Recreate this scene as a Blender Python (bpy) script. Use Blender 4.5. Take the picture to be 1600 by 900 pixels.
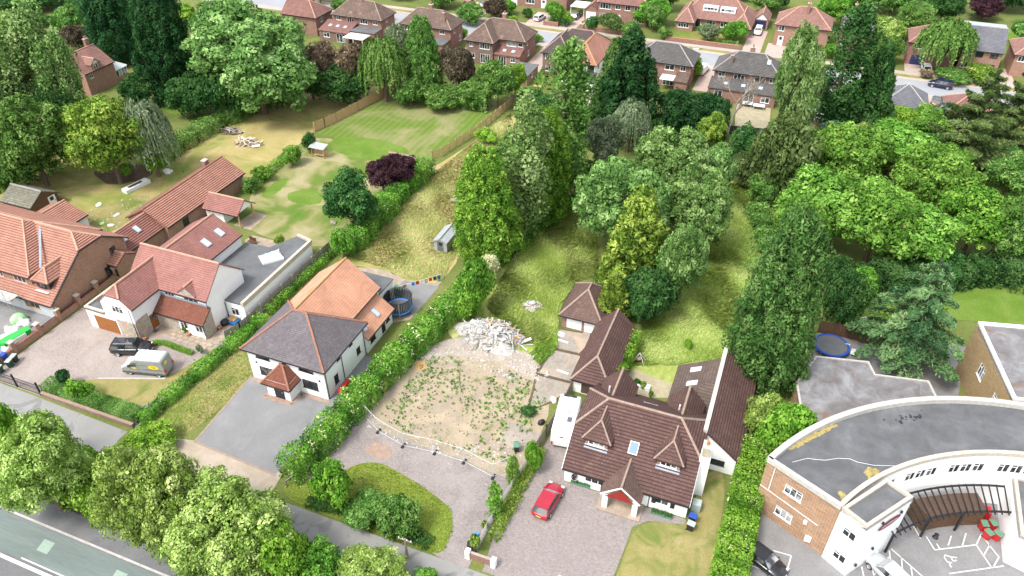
import bpy, math, random
import numpy as np
from mathutils import Vector
R = math.radians
sc = bpy.context.scene
for _o in list(bpy.data.objects):
    bpy.data.objects.remove(_o)

# ------------------------------------------------------------ camera, light, exposure
CAM_H, FPX, PITCH, YAW = 61.0, 1184.0, R(37.2), R(21.5)
cam_d = bpy.data.cameras.new('camera')
cam = bpy.data.objects.new('camera', cam_d)
sc.collection.objects.link(cam)
cam.location = (0, 0, CAM_H)
cam.rotation_euler = (R(90) - PITCH, 0, YAW)
cam_d.sensor_width = 36
cam_d.lens = 36 * FPX / 1600
cam_d.clip_start = 0.5
cam_d.clip_end = 4000
sc.camera = cam

SUN_EL, SUN_AZ = R(58), R(-150)          # azimuth measured from +Y towards +X
world = bpy.data.worlds.new('World')
sc.world = world
world.use_nodes = True
wn, wl = world.node_tree.nodes, world.node_tree.links
sky = wn.new('ShaderNodeTexSky')
sky.sky_type = 'NISHITA'
sky.sun_disc = False
sky.sun_elevation = SUN_EL
sky.sun_rotation = SUN_AZ
sky.air_density, sky.dust_density, sky.ozone_density = 1.0, 2.5, 1.0
hs = wn.new('ShaderNodeHueSaturation')
hs.inputs['Saturation'].default_value = 0.3
bg = wn['Background']
bg.inputs['Strength'].default_value = 0.15
wl.new(sky.outputs[0], hs.inputs['Color'])
wl.new(hs.outputs[0], bg.inputs['Color'])
sun_d = bpy.data.lights.new('sun', 'SUN')
sun_d.energy = 1.25
sun_d.angle = R(14)
sun_d.color = (1.0, 0.96, 0.9)
sun = bpy.data.objects.new('sun', sun_d)
sc.collection.objects.link(sun)
_sd = Vector((math.sin(SUN_AZ) * math.cos(SUN_EL), math.cos(SUN_AZ) * math.cos(SUN_EL), math.sin(SUN_EL)))
sun.rotation_euler = _sd.to_track_quat('Z', 'Y').to_euler()
sun.location = (0, 60, 120)
sc.view_settings.view_transform = 'Standard'
sc.view_settings.look = 'None'
sc.view_settings.gamma = 1.0
sc.view_settings.use_curve_mapping = False
sc.view_settings.exposure = 1.44
sc.cycles.max_bounces = 6

# ------------------------------------------------------------ pixel -> place
_cp, _sp, _cy, _sy = math.cos(PITCH), math.sin(PITCH), math.cos(YAW), math.sin(YAW)
def g(px, py, z=0.0):
    x, y = (px - 800) / FPX, (py - 450) / FPX
    dx, dy, dz = x, _cp - y * _sp, -_sp - y * _cp
    t = (CAM_H - z) / -dz
    return ((dx * _cy - dy * _sy) * t, (dx * _sy + dy * _cy) * t)
def proj(X, Y, Z):
    x, y, z = X * _cy + Y * _sy, -X * _sy + Y * _cy, Z - CAM_H
    d = y * _cp - z * _sp
    return 800 + FPX * x / d, 450 + FPX * (-y * _sp - z * _cp) / d, d
def zat(X, Y, py):
    lo, hi = -5.0, 45.0
    for _ in range(40):
        m = (lo + hi) / 2
        if proj(X, Y, m)[1] > py: lo = m
        else: hi = m
    return lo

# ------------------------------------------------------------ object helpers
COL = sc.collection
def tag(o, label, cat, group=None):
    o['label'] = label; o['category'] = cat
    if group: o['group'] = group
    return o
def thing(name, label, cat, loc=(0, 0, 0), rz=0, group=None):
    o = bpy.data.objects.new(name, None)
    o.empty_display_size = .3
    COL.objects.link(o)
    o.location = loc; o.rotation_euler = (0, 0, rz)
    return tag(o, label, cat, group)
def root_loc(p):
    while p.parent: p = p.parent
    return p
class MB:
    """collects faces; build() makes one mesh object"""
    def __init__(s): s.v = []; s.f = []; s.uv = []; s.has = False
    def face(s, pts, uv=None):
        i = len(s.v); s.v += [tuple(p) for p in pts]; s.f.append(tuple(range(i, i + len(pts))))
        if uv: s.has = True
        s.uv += list(uv) if uv else [(0, 0)] * len(pts)
        return s
    def box(s, x0, x1, y0, y1, z0, z1):
        c = [(x0,y0,z0),(x1,y0,z0),(x1,y1,z0),(x0,y1,z0),(x0,y0,z1),(x1,y0,z1),(x1,y1,z1),(x0,y1,z1)]
        for f in ((3,2,1,0),(4,5,6,7),(0,1,5,4),(1,2,6,5),(2,3,7,6),(3,0,4,7)): s.face([c[k] for k in f])
        return s
    def prism(s, poly, z0, z1, cap=True):
        a = sum(poly[i][0]*poly[(i+1)%len(poly)][1]-poly[(i+1)%len(poly)][0]*poly[i][1] for i in range(len(poly)))
        if a < 0: poly = poly[::-1]
        n = len(poly)
        if cap:
            s.face([(p[0], p[1], z1) for p in poly]); s.face([(p[0], p[1], z0) for p in poly[::-1]])
        for i in range(n):
            p, q = poly[i], poly[(i+1) % n]
            s.face([(p[0],p[1],z0),(q[0],q[1],z0),(q[0],q[1],z1),(p[0],p[1],z1)])
        return s
    def bar(s, a, b, w, h=None):
        """box beam from a to b, w wide, h high"""
        h = h or w
        a, b = Vector(a), Vector(b); d = (b - a)
        if d.length < 1e-6: return s
        d.normalize()
        sd = d.cross(Vector((0,0,1)))
        if sd.length < 1e-3: sd = Vector((1,0,0))
        sd.normalize(); up = sd.cross(d)
        sd *= w/2; up *= h/2
        c = [a-sd-up, a+sd-up, a+sd+up, a-sd+up, b-sd-up, b+sd-up, b+sd+up, b-sd+up]
        for f in ((0,1,2,3),(7,6,5,4),(1,0,4,5),(2,1,5,6),(3,2,6,7),(0,3,7,4)): s.face([c[k] for k in f])
        return s
    def tube(s, pts, rs, n=8, cap=True):
        rings = []
        for i, p in enumerate(pts):
            p = Vector(p)
            d = Vector(pts[min(i+1, len(pts)-1)]) - Vector(pts[max(i-1, 0)])
            if d.length < 1e-6: d = Vector((0,0,1))
            d.normalize()
            u = d.cross(Vector((0,0,1)) if abs(d.z) < .9 else Vector((1,0,0))).normalized(); w = d.cross(u)
            r = rs[i] if isinstance(rs, (list, tuple)) else rs
            rings.append([tuple(p + (u*math.cos(2*math.pi*k/n) + w*math.sin(2*math.pi*k/n))*r) for k in range(n)])
        for a, b in zip(rings[:-1], rings[1:]):
            for k in range(n): s.face([a[k], b[k], b[(k+1) % n], a[(k+1) % n]][::-1])
        if cap: s.face(rings[0]); s.face(rings[-1][::-1])
        return s
    def lathe(s, cx, cy, prof, n=14):
        """prof = [(r,z)...] bottom to top"""
        for (r0, z0), (r1, z1) in zip(prof[:-1], prof[1:]):
            for k in range(n):
                a, b = 2*math.pi*k/n, 2*math.pi*(k+1)/n
                q = [(cx+r0*math.cos(a),cy+r0*math.sin(a),z0),(cx+r0*math.cos(b),cy+r0*math.sin(b),z0),(cx+r1*math.cos(b),cy+r1*math.sin(b),z1),(cx+r1*math.cos(a),cy+r1*math.sin(a),z1)]
                if r0 < 1e-6: q = [q[0], q[2], q[3]]
                elif r1 < 1e-6: q = [q[0], q[1], q[2]]
                s.face(q)
        return s
    def build(s, name, mat, parent=None, smooth=False, origin=None, bevel=0):
        if origin is None: origin = tuple(root_loc(parent).location) if parent is not None else (0, 0, 0)
        key = {}; vv = []; idx = []
        for v in s.v:
            k = (round(v[0],4), round(v[1],4), round(v[2],4))
            j = key.get(k)
            if j is None:
                j = key[k] = len(vv); vv.append((v[0]-origin[0], v[1]-origin[1], v[2]-origin[2]))
            idx.append(j)
        faces, uvs, c = [], [], 0
        for f in s.f:
            ff = [idx[k] for k in f]; n = len(f)
            if len(set(ff)) == n: faces.append(ff); uvs += s.uv[c:c+n]
            c += n
        me = bpy.data.meshes.new(name); me.from_pydata(vv, [], faces)
        if s.has:
            l = me.uv_layers.new(name='uv'); l.data.foreach_set('uv', [t for u in uvs for t in u])
        if smooth: me.polygons.foreach_set('use_smooth', [True]*len(me.polygons))
        me.update()
        o = bpy.data.objects.new(name, me); COL.objects.link(o)
        if mat: me.materials.append(mat)
        if parent is not None: o.parent = parent
        else: o.location = origin
        if bevel:
            m = o.modifiers.new('bevel', 'BEVEL'); m.width = bevel; m.segments = 2; m.limit_method = 'ANGLE'
        return o
def copy_tree(o, parent=None):
    c = o.copy(); COL.objects.link(c); c.parent = parent
    for ch in list(o.children): copy_tree(ch, c)
    return c
def struct(o):
    o['kind'] = 'structure'; return o
def stuff(o):
    o['kind'] = 'stuff'; return o

# ------------------------------------------------------------ materials
M = {}
class NT:
    def __init__(s, name):
        s.m = bpy.data.materials.new(name); s.m.use_nodes = True
        s.n, s.l = s.m.node_tree.nodes, s.m.node_tree.links
        s.p = s.n['Principled BSDF']; M[name] = s.m
    def node(s, t, **k):
        x = s.n.new('ShaderNode' + t)
        for a, b in k.items(): setattr(x, a, b)
        return x
    def link(s, a, b): s.l.new(a, b)
    def coord(s, kind='pos'):
        if kind == 'pos': return s.node('NewGeometry').outputs['Position']
        return s.node('TexCoord').outputs[{'obj': 'Object', 'uv': 'UV'}[kind]]
    def mapped(s, vec, scale=(1,1,1), rot=(0,0,0)):
        m = s.node('Mapping'); s.link(vec, m.inputs[0]); m.inputs['Scale'].default_value = scale; m.inputs['Rotation'].default_value = rot
        return m.outputs[0]
    def noise(s, vec, scale, detail=4, rough=.6, dist=0):
        t = s.node('TexNoise'); s.link(vec, t.inputs['Vector'])
        t.inputs['Scale'].default_value = scale; t.inputs['Detail'].default_value = detail; t.inputs['Roughness'].default_value = rough; t.inputs['Distortion'].default_value = dist
        return t.outputs['Fac']
    def ramp(s, fac, stops):
        r = s.node('ValToRGB'); s.link(fac, r.inputs[0]); e = r.color_ramp.elements
        while len(e) < len(stops): e.new(.5)
        for k, (p, c) in zip(e, stops):
            k.position = p; k.color = tuple(c) + (1,) if len(c) == 3 else c
        return r.outputs[0]
    def mix(s, fac, a, b, mode='MIX'):
        x = s.node('Mix', data_type='RGBA', blend_type=mode)
        for v, i in ((fac, 0), (a, 6), (b, 7)):
            if isinstance(v, (int, float)): x.inputs[i].default_value = v
            elif isinstance(v, tuple): x.inputs[i].default_value = v + (1,)
            else: s.link(v, x.inputs[i])
        return x.outputs[2]
    def math(s, op, a, b=None):
        x = s.node('Math', operation=op)
        for v, i in ((a, 0), (b, 1)):
            if v is None: continue
            if isinstance(v, (int, float)): x.inputs[i].default_value = v
            else: s.link(v, x.inputs[i])
        return x.outputs[0]
    def color(s, c):
        if isinstance(c, tuple): s.p.inputs['Base Color'].default_value = c + (1,)
        else: s.link(c, s.p.inputs['Base Color'])
    def bump(s, h, strength=.4, dist=.05):
        b = s.node('Bump'); s.link(h, b.inputs['Height']); b.inputs['Strength'].default_value = strength; b.inputs['Distance'].default_value = dist
        s.link(b.outputs[0], s.p.inputs['Normal'])
    def fin(s, rough=.8, metal=0, spec=.4):
        s.p.inputs['Roughness'].default_value = rough; s.p.inputs['Metallic'].default_value = metal
        s.p.inputs['Specular IOR Level'].default_value = spec
        return s.m
def mul(c, k): return tuple(min(1, x*k) for x in c)
def plain(name, c, rough=.6, metal=0, var=.12, scale=3.0, spec=.4):
    """one colour with a little dirt and unevenness"""
    t = NT(name); v = t.coord('pos')
    n = t.noise(v, scale, 5); t.color(t.ramp(n, [(.3, mul(c, 1-var)), (.7, mul(c, 1+var*.6))]))
    return t.fin(rough, metal, spec)
def ground_mat(name, stops, big=.25, fine=6.0, bump=.5, bdist=.06, rough=.95, patch=None, stretch=None, mixamt=.5):
    """stops: colour ramp over blended coarse and fine noise"""
    stops = [(p, mul(c, .74)) for p, c in stops]
    if patch: patch = (mul(patch[0], .74),) + patch[1:]
    t = NT(name); v = t.coord('pos')
    if stretch: v2 = t.mapped(v, *stretch)
    else: v2 = v
    a = t.noise(v2, big, 5, .62, .6); b = t.noise(v2 if stretch else v, fine, 5, .7)
    f = t.math('ADD', t.math('MULTIPLY', a, 1-mixamt), t.math('MULTIPLY', b, mixamt))
    col = t.ramp(f, stops)
    if patch:
        pc, ps, lo, hi = patch
        pf = t.ramp(t.noise(v, ps, 4, .6, 1.0), [(lo, (0,0,0)), (hi, (1,1,1))])
        col = t.mix(pf, col, pc)
    t.color(col)
    t.bump(t.noise(v2, fine*2.2, 4, .7), bump, bdist)
    return t.fin(rough, 0, .15)
def roof_mat(name, c, var=.25, lich=(.5,.45,.4), lichamt=.12, tile=.3, course=.3, rough=.85, moss=None, line=.5):
    t = NT(name); uv = t.coord('uv'); c, lich = mul(c, .74), mul(lich, .75)
    br = t.node('TexBrick', offset=.5, squash=1.0)
    br.inputs['Scale'].default_value = 1.0; br.inputs['Brick Width'].default_value = tile; br.inputs['Row Height'].default_value = course
    br.inputs['Mortar Size'].default_value = .013; br.inputs['Mortar Smooth'].default_value = .5
    br.inputs['Color1'].default_value = mul(c, 1-var) + (1,); br.inputs['Color2'].default_value = mul(c, 1+var) + (1,); br.inputs['Mortar'].default_value = mul(c, .38) + (1,)
    t.link(uv, br.inputs['Vector'])
    col = br.outputs['Color']; pos = t.coord('pos')
    n1 = t.noise(pos, .5, 6, .7, .8)
    col = t.mix(t.ramp(n1, [(.35, (.0,)*3), (.72, (.75,)*3)]), col, mul(c, .55))
    n2 = t.noise(pos, 2.8, 5, .8)
    col = t.mix(t.ramp(n2, [(.58, (0,)*3), (.72, (lichamt*3,)*3)]), col, lich)
    if moss: col = t.mix(t.ramp(t.noise(pos, .9, 6, .75), [(.55, (0,)*3), (.7, (.7,)*3)]), col, moss)
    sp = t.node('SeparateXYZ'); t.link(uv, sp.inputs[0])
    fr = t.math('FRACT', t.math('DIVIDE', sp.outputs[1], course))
    col = t.mix(t.ramp(fr, [(.10, (line,)*3), (.26, (0,)*3)]), col, mul(c, .22))      # darker band along the lower edge of every course
    t.color(col); t.bump(br.outputs['Fac'], -.3, .02)
    return t.fin(rough, 0, .25)
def brick_mat(name, c, var=.3, mortar=(.42,.38,.33), w=.23, h=.075):
    t = NT(name); pos = t.coord('pos'); c = mul(c, .85)
    sx = t.node('SeparateXYZ'); t.link(pos, sx.inputs[0]); cb = t.node('CombineXYZ')
    t.link(t.math('ADD', sx.outputs[0], sx.outputs[1]), cb.inputs[0]); t.link(sx.outputs[2], cb.inputs[1])
    br = t.node('TexBrick'); t.link(cb.outputs[0], br.inputs['Vector'])
    br.inputs['Scale'].default_value = 1; br.inputs['Brick Width'].default_value = w; br.inputs['Row Height'].default_value = h; br.inputs['Mortar Size'].default_value = .01
    br.inputs['Color1'].default_value = mul(c, 1-var) + (1,); br.inputs['Color2'].default_value = mul(c, 1+var) + (1,); br.inputs['Mortar'].default_value = mortar + (1,)
    n = t.noise(pos, 1.1, 6, .7)
    nb = t.noise(t.mapped(cb.outputs[0], (1.2, 7, 1)), 1.5, 4, .7)
    col = t.mix(t.ramp(n, [(.3, (.4,)*3), (.7, (0,)*3)]), br.outputs['Color'], mul(c, .6))
    col = t.mix(t.ramp(nb, [(.5, (0,)*3), (.72, (.5,)*3)]), col, mul(c, 1.35))
    t.color(col); t.bump(br.outputs['Fac'], -.4, .02)
    return t.fin(.9, 0, .2)
def paving_mat(name, c, var=.2, w=.2, h=.1, patchc=None, blot=.35, rot=0.0, amt=.45):
    t = NT(name); pos = t.coord('pos'); c = mul(c, .72); patchc = mul(patchc, .72) if patchc else None
    br = t.node('TexBrick'); t.link(t.mapped(pos, (1,1,1), (0,0,rot)), br.inputs['Vector'])
    br.inputs['Scale'].default_value = 1; br.inputs['Brick Width'].default_value = w; br.inputs['Row Height'].default_value = h; br.inputs['Mortar Size'].default_value = .008
    br.inputs['Color1'].default_value = mul(c, 1-var) + (1,); br.inputs['Color2'].default_value = mul(c, 1+var) + (1,); br.inputs['Mortar'].default_value = mul(c, .5) + (1,)
    n = t.noise(pos, blot, 7, .72, .7)
    col = t.mix(t.ramp(n, [(.38, (0,)*3), (.68, (.75,)*3)]), br.outputs['Color'], patchc or mul(c, .7))
    n2 = t.noise(pos, 3.5, 5, .8)
    col = t.mix(t.ramp(n2, [(.45, (0,)*3), (.75, (amt,)*3)]), col, mul(c, 1.4))
    t.color(col); t.bump(br.outputs['Fac'], -.3, .015)
    return t.fin(.9, 0, .2)
def leaf_mat(name, dark, mid, lite, trans=.18):
    t = NT(name); dark, mid, lite = mul(dark, .95), mul(mid, 1.18), mul(lite, 1.22)
    at = t.node('Attribute', attribute_name='tint')
    oi = t.node('ObjectInfo')
    col = t.ramp(at.outputs['Fac'], [(0, dark), (.5, mid), (1, lite)])
    h = t.node('HueSaturation'); t.link(col, h.inputs['Color'])
    t.link(t.math('ADD', t.math('MULTIPLY', oi.outputs['Random'], .016), .492), h.inputs['Hue'])
    t.link(t.math('ADD', t.math('MULTIPLY', oi.outputs['Random'], .22), .9), h.inputs['Value'])
    t.link(h.outputs[0], t.p.inputs['Base Color'])
    t.fin(.85, 0, .06)
    tr = t.node('BsdfTranslucent'); t.link(h.outputs[0], tr.inputs['Color'])
    mx = t.node('MixShader'); mx.inputs[0].default_value = trans
    t.link(t.p.outputs[0], mx.inputs[1]); t.link(tr.outputs[0], mx.inputs[2])
    t.link(mx.outputs[0], t.n['Material Output'].inputs['Surface'])
    return t.m

# walls and trims
plain('render_white', (.86, .86, .85), .85, var=.05, scale=.7)
plain('render_cream', (.72, .66, .55), .85, var=.08, scale=1.2)
plain('upvc', (.82, .82, .81), .35, var=.03)
plain('fascia_black', (.025, .025, .028), .45)
plain('frame_black', (.03, .032, .036), .4)
plain('fascia_white', (.75, .75, .73), .5, var=.08)
plain('lead', (.25, .29, .34), .55, var=.15)
plain('ridge_stone', (.30, .22, .175), .9, var=.25)
plain('ridge_red', (.30, .14, .095), .9, var=.25)
plain('ridge_orange', (.50, .26, .10), .9, var=.2)
plain('ridge_pale', (.46, .27, .19), .9, var=.2)
plain('ridge_grey', (.3, .28, .27), .9, var=.25)
plain('oak', (.30, .11, .025), .5, var=.2, scale=8)
plain('door_black', (.02, .022, .028), .35)
plain('door_white', (.78, .78, .77), .45, var=.04)
plain('door_brown', (.10, .06, .04), .6, var=.2)
plain('door_blue', (.02, .03, .12), .4)
plain('wood_new', (.50, .33, .17), .85, var=.22, scale=5)
plain('wood_post', (.40, .27, .14), .85, var=.25, scale=5)
plain('wood_grey', (.27, .235, .19), .9, var=.28, scale=4)
plain('wood_dark', (.12, .065, .035), .9, var=.3, scale=4)
plain('timber', (.45, .28, .13), .8, var=.25, scale=6)
plain('concrete', (.42, .40, .37), .95, var=.18, scale=2)
plain('stone_cap', (.48, .42, .35), .95, var=.2, scale=3)
plain('felt_grey', (.12, .125, .13), .9, var=.25, scale=.5)
plain('metal_grey', (.42, .44, .46), .45, .3, var=.12)
plain('galv', (.5, .52, .53), .45, .5, var=.12)
plain('iron', (.018, .018, .02), .5)
plain('bark', (.14, .10, .07), .95, var=.4, scale=4)
plain('bark_pale', (.36, .31, .25), .95, var=.3, scale=4)
plain('rubber', (.02, .02, .02), .8)
plain('alloy', (.5, .5, .52), .35, .7)
plain('plastic_green', (.015, .05, .03), .5); plain('plastic_blue', (.02, .07, .35), .5); plain('plastic_red', (.5, .02, .025), .5); plain('plastic_black', (.02, .02, .022), .5); plain('plastic_lid_grey', (.35, .42, .4), .5); plain('plastic_lid_green', (.10, .22, .14), .55)
plain('white_bright', (.74, .74, .73), .6, var=.06); plain('paint_line', (.60, .60, .57), .8, var=.2, scale=5); plain('paint_faint', (.26, .34, .28), .8, var=.12, scale=4)
plain('clay', (.38, .17, .09), .85, var=.25); plain('stone_pale', (.44, .42, .38), .9, var=.2)
plain('conc_render', (.44, .46, .47), .85, var=.1, scale=1.5)
plain('yellow', (.80, .60, .02), .5, var=.04); plain('maroon', (.22, .02, .035), .5); plain('red_paint', (.26, .02, .018), .6, var=.12)
plain('flower_white', (.78, .76, .66), .8); plain('plastic_lime', (.35, .65, .30), .6); plain('bag_green', (.03, .38, .06), .55); plain('sky_blue', (.05, .25, .65), .5); plain('tarp_blue', (.02, .13, .32), .6)
plain('slab_white', (.50, .50, .49), .8, var=.15); plain('cardboard', (.5, .3, .12), .85); plain('terracotta_weather', (.45, .2, .12), .9); plain('dirt', (.16, .115, .075), .98, var=.35, scale=2); plain('cream_blind', (.72, .66, .55), .7)
plain('black_net', (.018, .018, .02), .9); plain('soil_pink', (.30, .215, .165), .95, var=.2, scale=2)
t = NT('glass'); t.color(t.ramp(t.noise(t.coord('pos'), .75, 2), [(.52, (.02,.024,.028)), (.62, (.13,.13,.125))])); t.fin(.06, 0, .6)
t = NT('glass_lit'); t.color(t.ramp(t.noise(t.coord('pos'), .9, 2), [(.4, (.03,.035,.04)), (.55, (.35,.36,.36))])); t.fin(.08, 0, .6)
t = NT('skylight_glass'); t.color((.45, .50, .55)); t.fin(.05, .0, .9)
t = NT('blue_glass'); t.color((.04, .12, .38)); t.fin(.06, 0, .8)
t = NT('poly_roof'); t.color((.62, .68, .70)); t.fin(.2, 0, .5)
t = NT('shrub_stem'); t.color((.16, .11, .07)); t.fin(.9)
t = NT('mesh_wire'); t.color((.55, .56, .57)); t.fin(.4, .6)
# roofs
roof_mat('slate_purple', (.20, .178, .188), .16, (.36,.32,.32), .22, .25, .22, line=.12)
roof_mat('tile_orange', (.80, .41, .26), .05, (.8,.45,.3), .05, .28, .3, line=.12)
roof_mat('tile_orange_nh', (.56, .275, .20), .10, (.66,.4,.3), .12, .3, .33, line=.75)
roof_mat('tile_red', (.43, .20, .17), .10, (.56,.3,.25), .1, .27, .27, line=.4)
roof_mat('tile_brick', (.38, .17, .135), .12, (.5,.28,.2), .12, .3, .33, line=.75)
roof_mat('tile_porch', (.28, .105, .07), .2, (.4,.2,.12), .15, .2, .18)
roof_mat('tile_brown', (.165, .092, .08), .14, (.42,.33,.28), .2, .33, .34, line=.85)
roof_mat('tile_brown_pale', (.20, .125, .105), .2, (.42,.34,.29), .22, .2, .2)
roof_mat('tile_drab', (.17, .125, .105), .14, (.3,.25,.2), .1, .3, .34)
roof_mat('tile_mid', (.235, .16, .13), .12, (.42,.32,.26), .2, .3, .33, moss=(.33,.27,.2))
roof_mat('tile_dark', (.14, .108, .105), .18, (.3,.26,.24), .16, .3, .33)
roof_mat('tile_grey', (.17, .16, .155), .16, (.33,.31,.28), .2, .28, .3)
roof_mat('tile_slategrey', (.24, .24, .27), .12, (.34,.34,.36), .1, .3, .33)
roof_mat('tile_pink', (.42, .23, .19), .16, (.52,.38,.32), .2, .25, .25)
roof_mat('tile_far_red', (.36, .19, .16), .16, (.46,.33,.28), .2, .25, .25)
roof_mat('tile_stone', (.27, .26, .20), .25, (.16,.15,.09), .3, .4, .35, moss=(.12,.12,.05))
# bricks
brick_mat('brick_new', (.36, .165, .085), .3)
brick_mat('brick_red', (.27, .10, .07), .28)
brick_mat('brick_dark', (.17, .075, .06), .25)
brick_mat('brick_orange', (.34, .15, .09), .28)
brick_mat('brick_buff', (.40, .21, .10), .42)
brick_mat('brick_yellow', (.44, .28, .105), .35)
t = NT('rubble_stone'); v = t.coord('pos'); vo = t.node('TexVoronoi'); t.link(v, vo.inputs['Vector']); vo.inputs['Scale'].default_value = 3.2
t.color(t.mix(t.ramp(t.noise(v, 5, 5, .7), [(.35, (.65,)*3), (.7, (0,)*3)]), t.mix(.5, (.47,.41,.34), vo.outputs['Color'], 'SOFT_LIGHT'), (.25,.19,.14))); t.bump(vo.outputs['Distance'], .6, .05); t.fin(.95)
# leaves
leaf_mat('leaf_lime', (.07,.13,.02), (.19,.30,.055), (.46,.56,.20))
leaf_mat('leaf_fresh', (.05,.13,.012), (.135,.275,.025), (.31,.48,.08))
leaf_mat('leaf_maple', (.035,.10,.014), (.10,.225,.03), (.25,.42,.085))
leaf_mat('leaf_mid', (.03,.08,.015), (.08,.175,.032), (.21,.34,.095))
leaf_mat('leaf_dark', (.012,.042,.012), (.032,.092,.022), (.085,.17,.05))
leaf_mat('leaf_ash', (.04,.10,.022), (.11,.205,.05), (.29,.42,.15))
leaf_mat('leaf_poplar', (.045,.105,.024), (.125,.22,.055), (.33,.42,.18))
leaf_mat('leaf_grey', (.055,.085,.04), (.13,.18,.09), (.28,.33,.2))
leaf_mat('leaf_conifer', (.008,.032,.012), (.02,.07,.022), (.055,.13,.04))
leaf_mat('leaf_leyland', (.022,.06,.014), (.06,.135,.03), (.16,.25,.075))
leaf_mat('leaf_gold', (.03,.075,.010), (.115,.195,.025), (.36,.45,.09))
leaf_mat('leaf_goldgreen', (.035,.10,.012), (.11,.235,.025), (.30,.44,.07))
leaf_mat('leaf_purple', (.014,.008,.012), (.04,.017,.024), (.095,.05,.055))
leaf_mat('leaf_bronze', (.03,.025,.018), (.07,.055,.035), (.15,.13,.09))
leaf_mat('leaf_brown', (.07,.05,.03), (.17,.125,.08), (.32,.25,.17))
leaf_mat('leaf_olive', (.03,.06,.016), (.075,.12,.032), (.17,.23,.085))
leaf_mat('leaf_cedar', (.025,.075,.03), (.07,.165,.06), (.22,.34,.14))
leaf_mat('leaf_blue', (.04,.08,.06), (.09,.15,.115), (.2,.28,.22))
leaf_mat('leaf_hedge', (.03,.095,.012), (.085,.215,.025), (.22,.38,.06))
leaf_mat('leaf_laurel', (.035,.10,.01), (.10,.235,.022), (.25,.40,.06))
leaf_mat('leaf_blossom', (.30,.34,.14), (.46,.48,.25), (.66,.65,.42), .1)
leaf_mat('leaf_weed', (.05,.10,.015), (.13,.22,.03), (.3,.4,.08))
leaf_mat('blade', (.17,.25,.04), (.25,.335,.075), (.44,.47,.19), .3)
leaf_mat('blade_dry', (.24,.25,.08), (.37,.345,.14), (.53,.48,.25), .3)
leaf_mat('leaf_rust', (.09,.05,.02), (.22,.12,.06), (.36,.24,.13))
# ------------------------------------------------------------ ground materials
ground_mat('gr_base', [(.3, (.08,.125,.025)), (.5, (.17,.21,.055)), (.7, (.28,.27,.10))], .12, 3.0)
ground_mat('gr_meadow', [(.3, (.17,.25,.035)), (.44, (.28,.37,.07)), (.56, (.42,.46,.14)), (.7, (.58,.56,.25))], .2, 1.2, .5, .12, stretch=((1.3,.8,1),(0,0,.5)), mixamt=.5)
ground_mat('gr_dry', [(.3, (.25,.23,.07)), (.46, (.42,.35,.13)), (.6, (.56,.46,.22)), (.75, (.68,.56,.34))], .16, 4.0, .5, .06, patch=((.22,.28,.055), .09, .48, .66))
ground_mat('gr_drygreen', [(.3, (.12,.16,.03)), (.48, (.24,.25,.065)), (.62, (.36,.32,.12)), (.75, (.48,.42,.22))], .13, 4.0, .4, .05, patch=((.12,.22,.035), .11, .5, .68))
ground_mat('gr_lawn', [(.3, (.09,.18,.02)), (.5, (.15,.25,.035)), (.72, (.26,.32,.09))], .3, 5.0, .4, .04)
ground_mat('gr_verge', [(.3, (.12,.17,.02)), (.5, (.22,.28,.04)), (.72, (.36,.37,.11))], .5, 5.0, .8, .12)
ground_mat('gr_scorched', [(.3, (.20,.20,.06)), (.5, (.33,.29,.11)), (.72, (.46,.38,.2))], .35, 6.0, .4, .04, patch=((.17,.22,.05), .3, .5, .68))
ground_mat('gr_earth', [(.3, (.07,.05,.03)), (.5, (.14,.10,.065)), (.72, (.24,.18,.12))], .5, 4.0, .7, .08)
ground_mat('sand', [(.25, (.30,.24,.165)), (.42, (.42,.34,.235)), (.58, (.51,.42,.30)), (.75, (.66,.57,.44))], .35, 4.0, .8, .08, patch=((.38,.315,.24), .3, .5, .66), mixamt=.45)
ground_mat('rubble_ground', [(.3, (.32,.265,.215)), (.5, (.46,.395,.33)), (.7, (.64,.57,.50))], .6, 5.0, .8, .08)
ground_mat('concrete_old', [(.3, (.23,.20,.165)), (.5, (.37,.33,.28)), (.72, (.52,.45,.37))], .35, 3.0, .3, .03, patch=((.55,.41,.30), .2, .52, .66))
ground_mat('asphalt', [(.28, (.13,.13,.135)), (.5, (.19,.19,.195)), (.72, (.27,.27,.27))], .3, 8.0, .3, .012, rough=.9, patch=((.23,.225,.22), .25, .56, .7))
ground_mat('asphalt_lane', [(.3, (.27,.265,.255)), (.55, (.345,.34,.325)), (.75, (.43,.415,.39))], .3, 9.0, .3, .015, patch=((.25,.245,.24), .3, .55, .62))
ground_mat('tarmac_new', [(.28, (.205,.205,.208)), (.5, (.27,.27,.272)), (.72, (.37,.368,.365))], .22, 7.0, .25, .012, rough=.85, patch=((.34,.33,.32), .35, .58, .8), mixamt=.42)
ground_mat('asphalt_worn', [(.3, (.19,.185,.185)), (.5, (.27,.265,.265)), (.72, (.37,.36,.355))], .35, 7.0, .3, .015, patch=((.33,.29,.25), .3, .62, .75))
ground_mat('bus_lane', [(.28, (.145,.18,.168)), (.5, (.20,.24,.225)), (.72, (.28,.315,.30))], .5, 6.0, .3, .01, stretch=((.12,1.6,1),(0,0,0)))
ground_mat('gravel_pale', [(.3, (.36,.29,.21)), (.5, (.50,.42,.33)), (.72, (.64,.56,.47))], .5, 9.0, .6, .03)
ground_mat('street_far', [(.3, (.33,.34,.36)), (.55, (.40,.41,.43)), (.75, (.47,.48,.49))], .15, 5.0, .2, .01)
ground_mat('footway_far', [(.3, (.42,.36,.31)), (.55, (.53,.46,.40)), (.75, (.62,.55,.49))], .2, 5.0, .2, .01)
paving_mat('block_pink', (.385, .325, .29), .18, .2, .1, (.50,.435,.39), .2)
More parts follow.
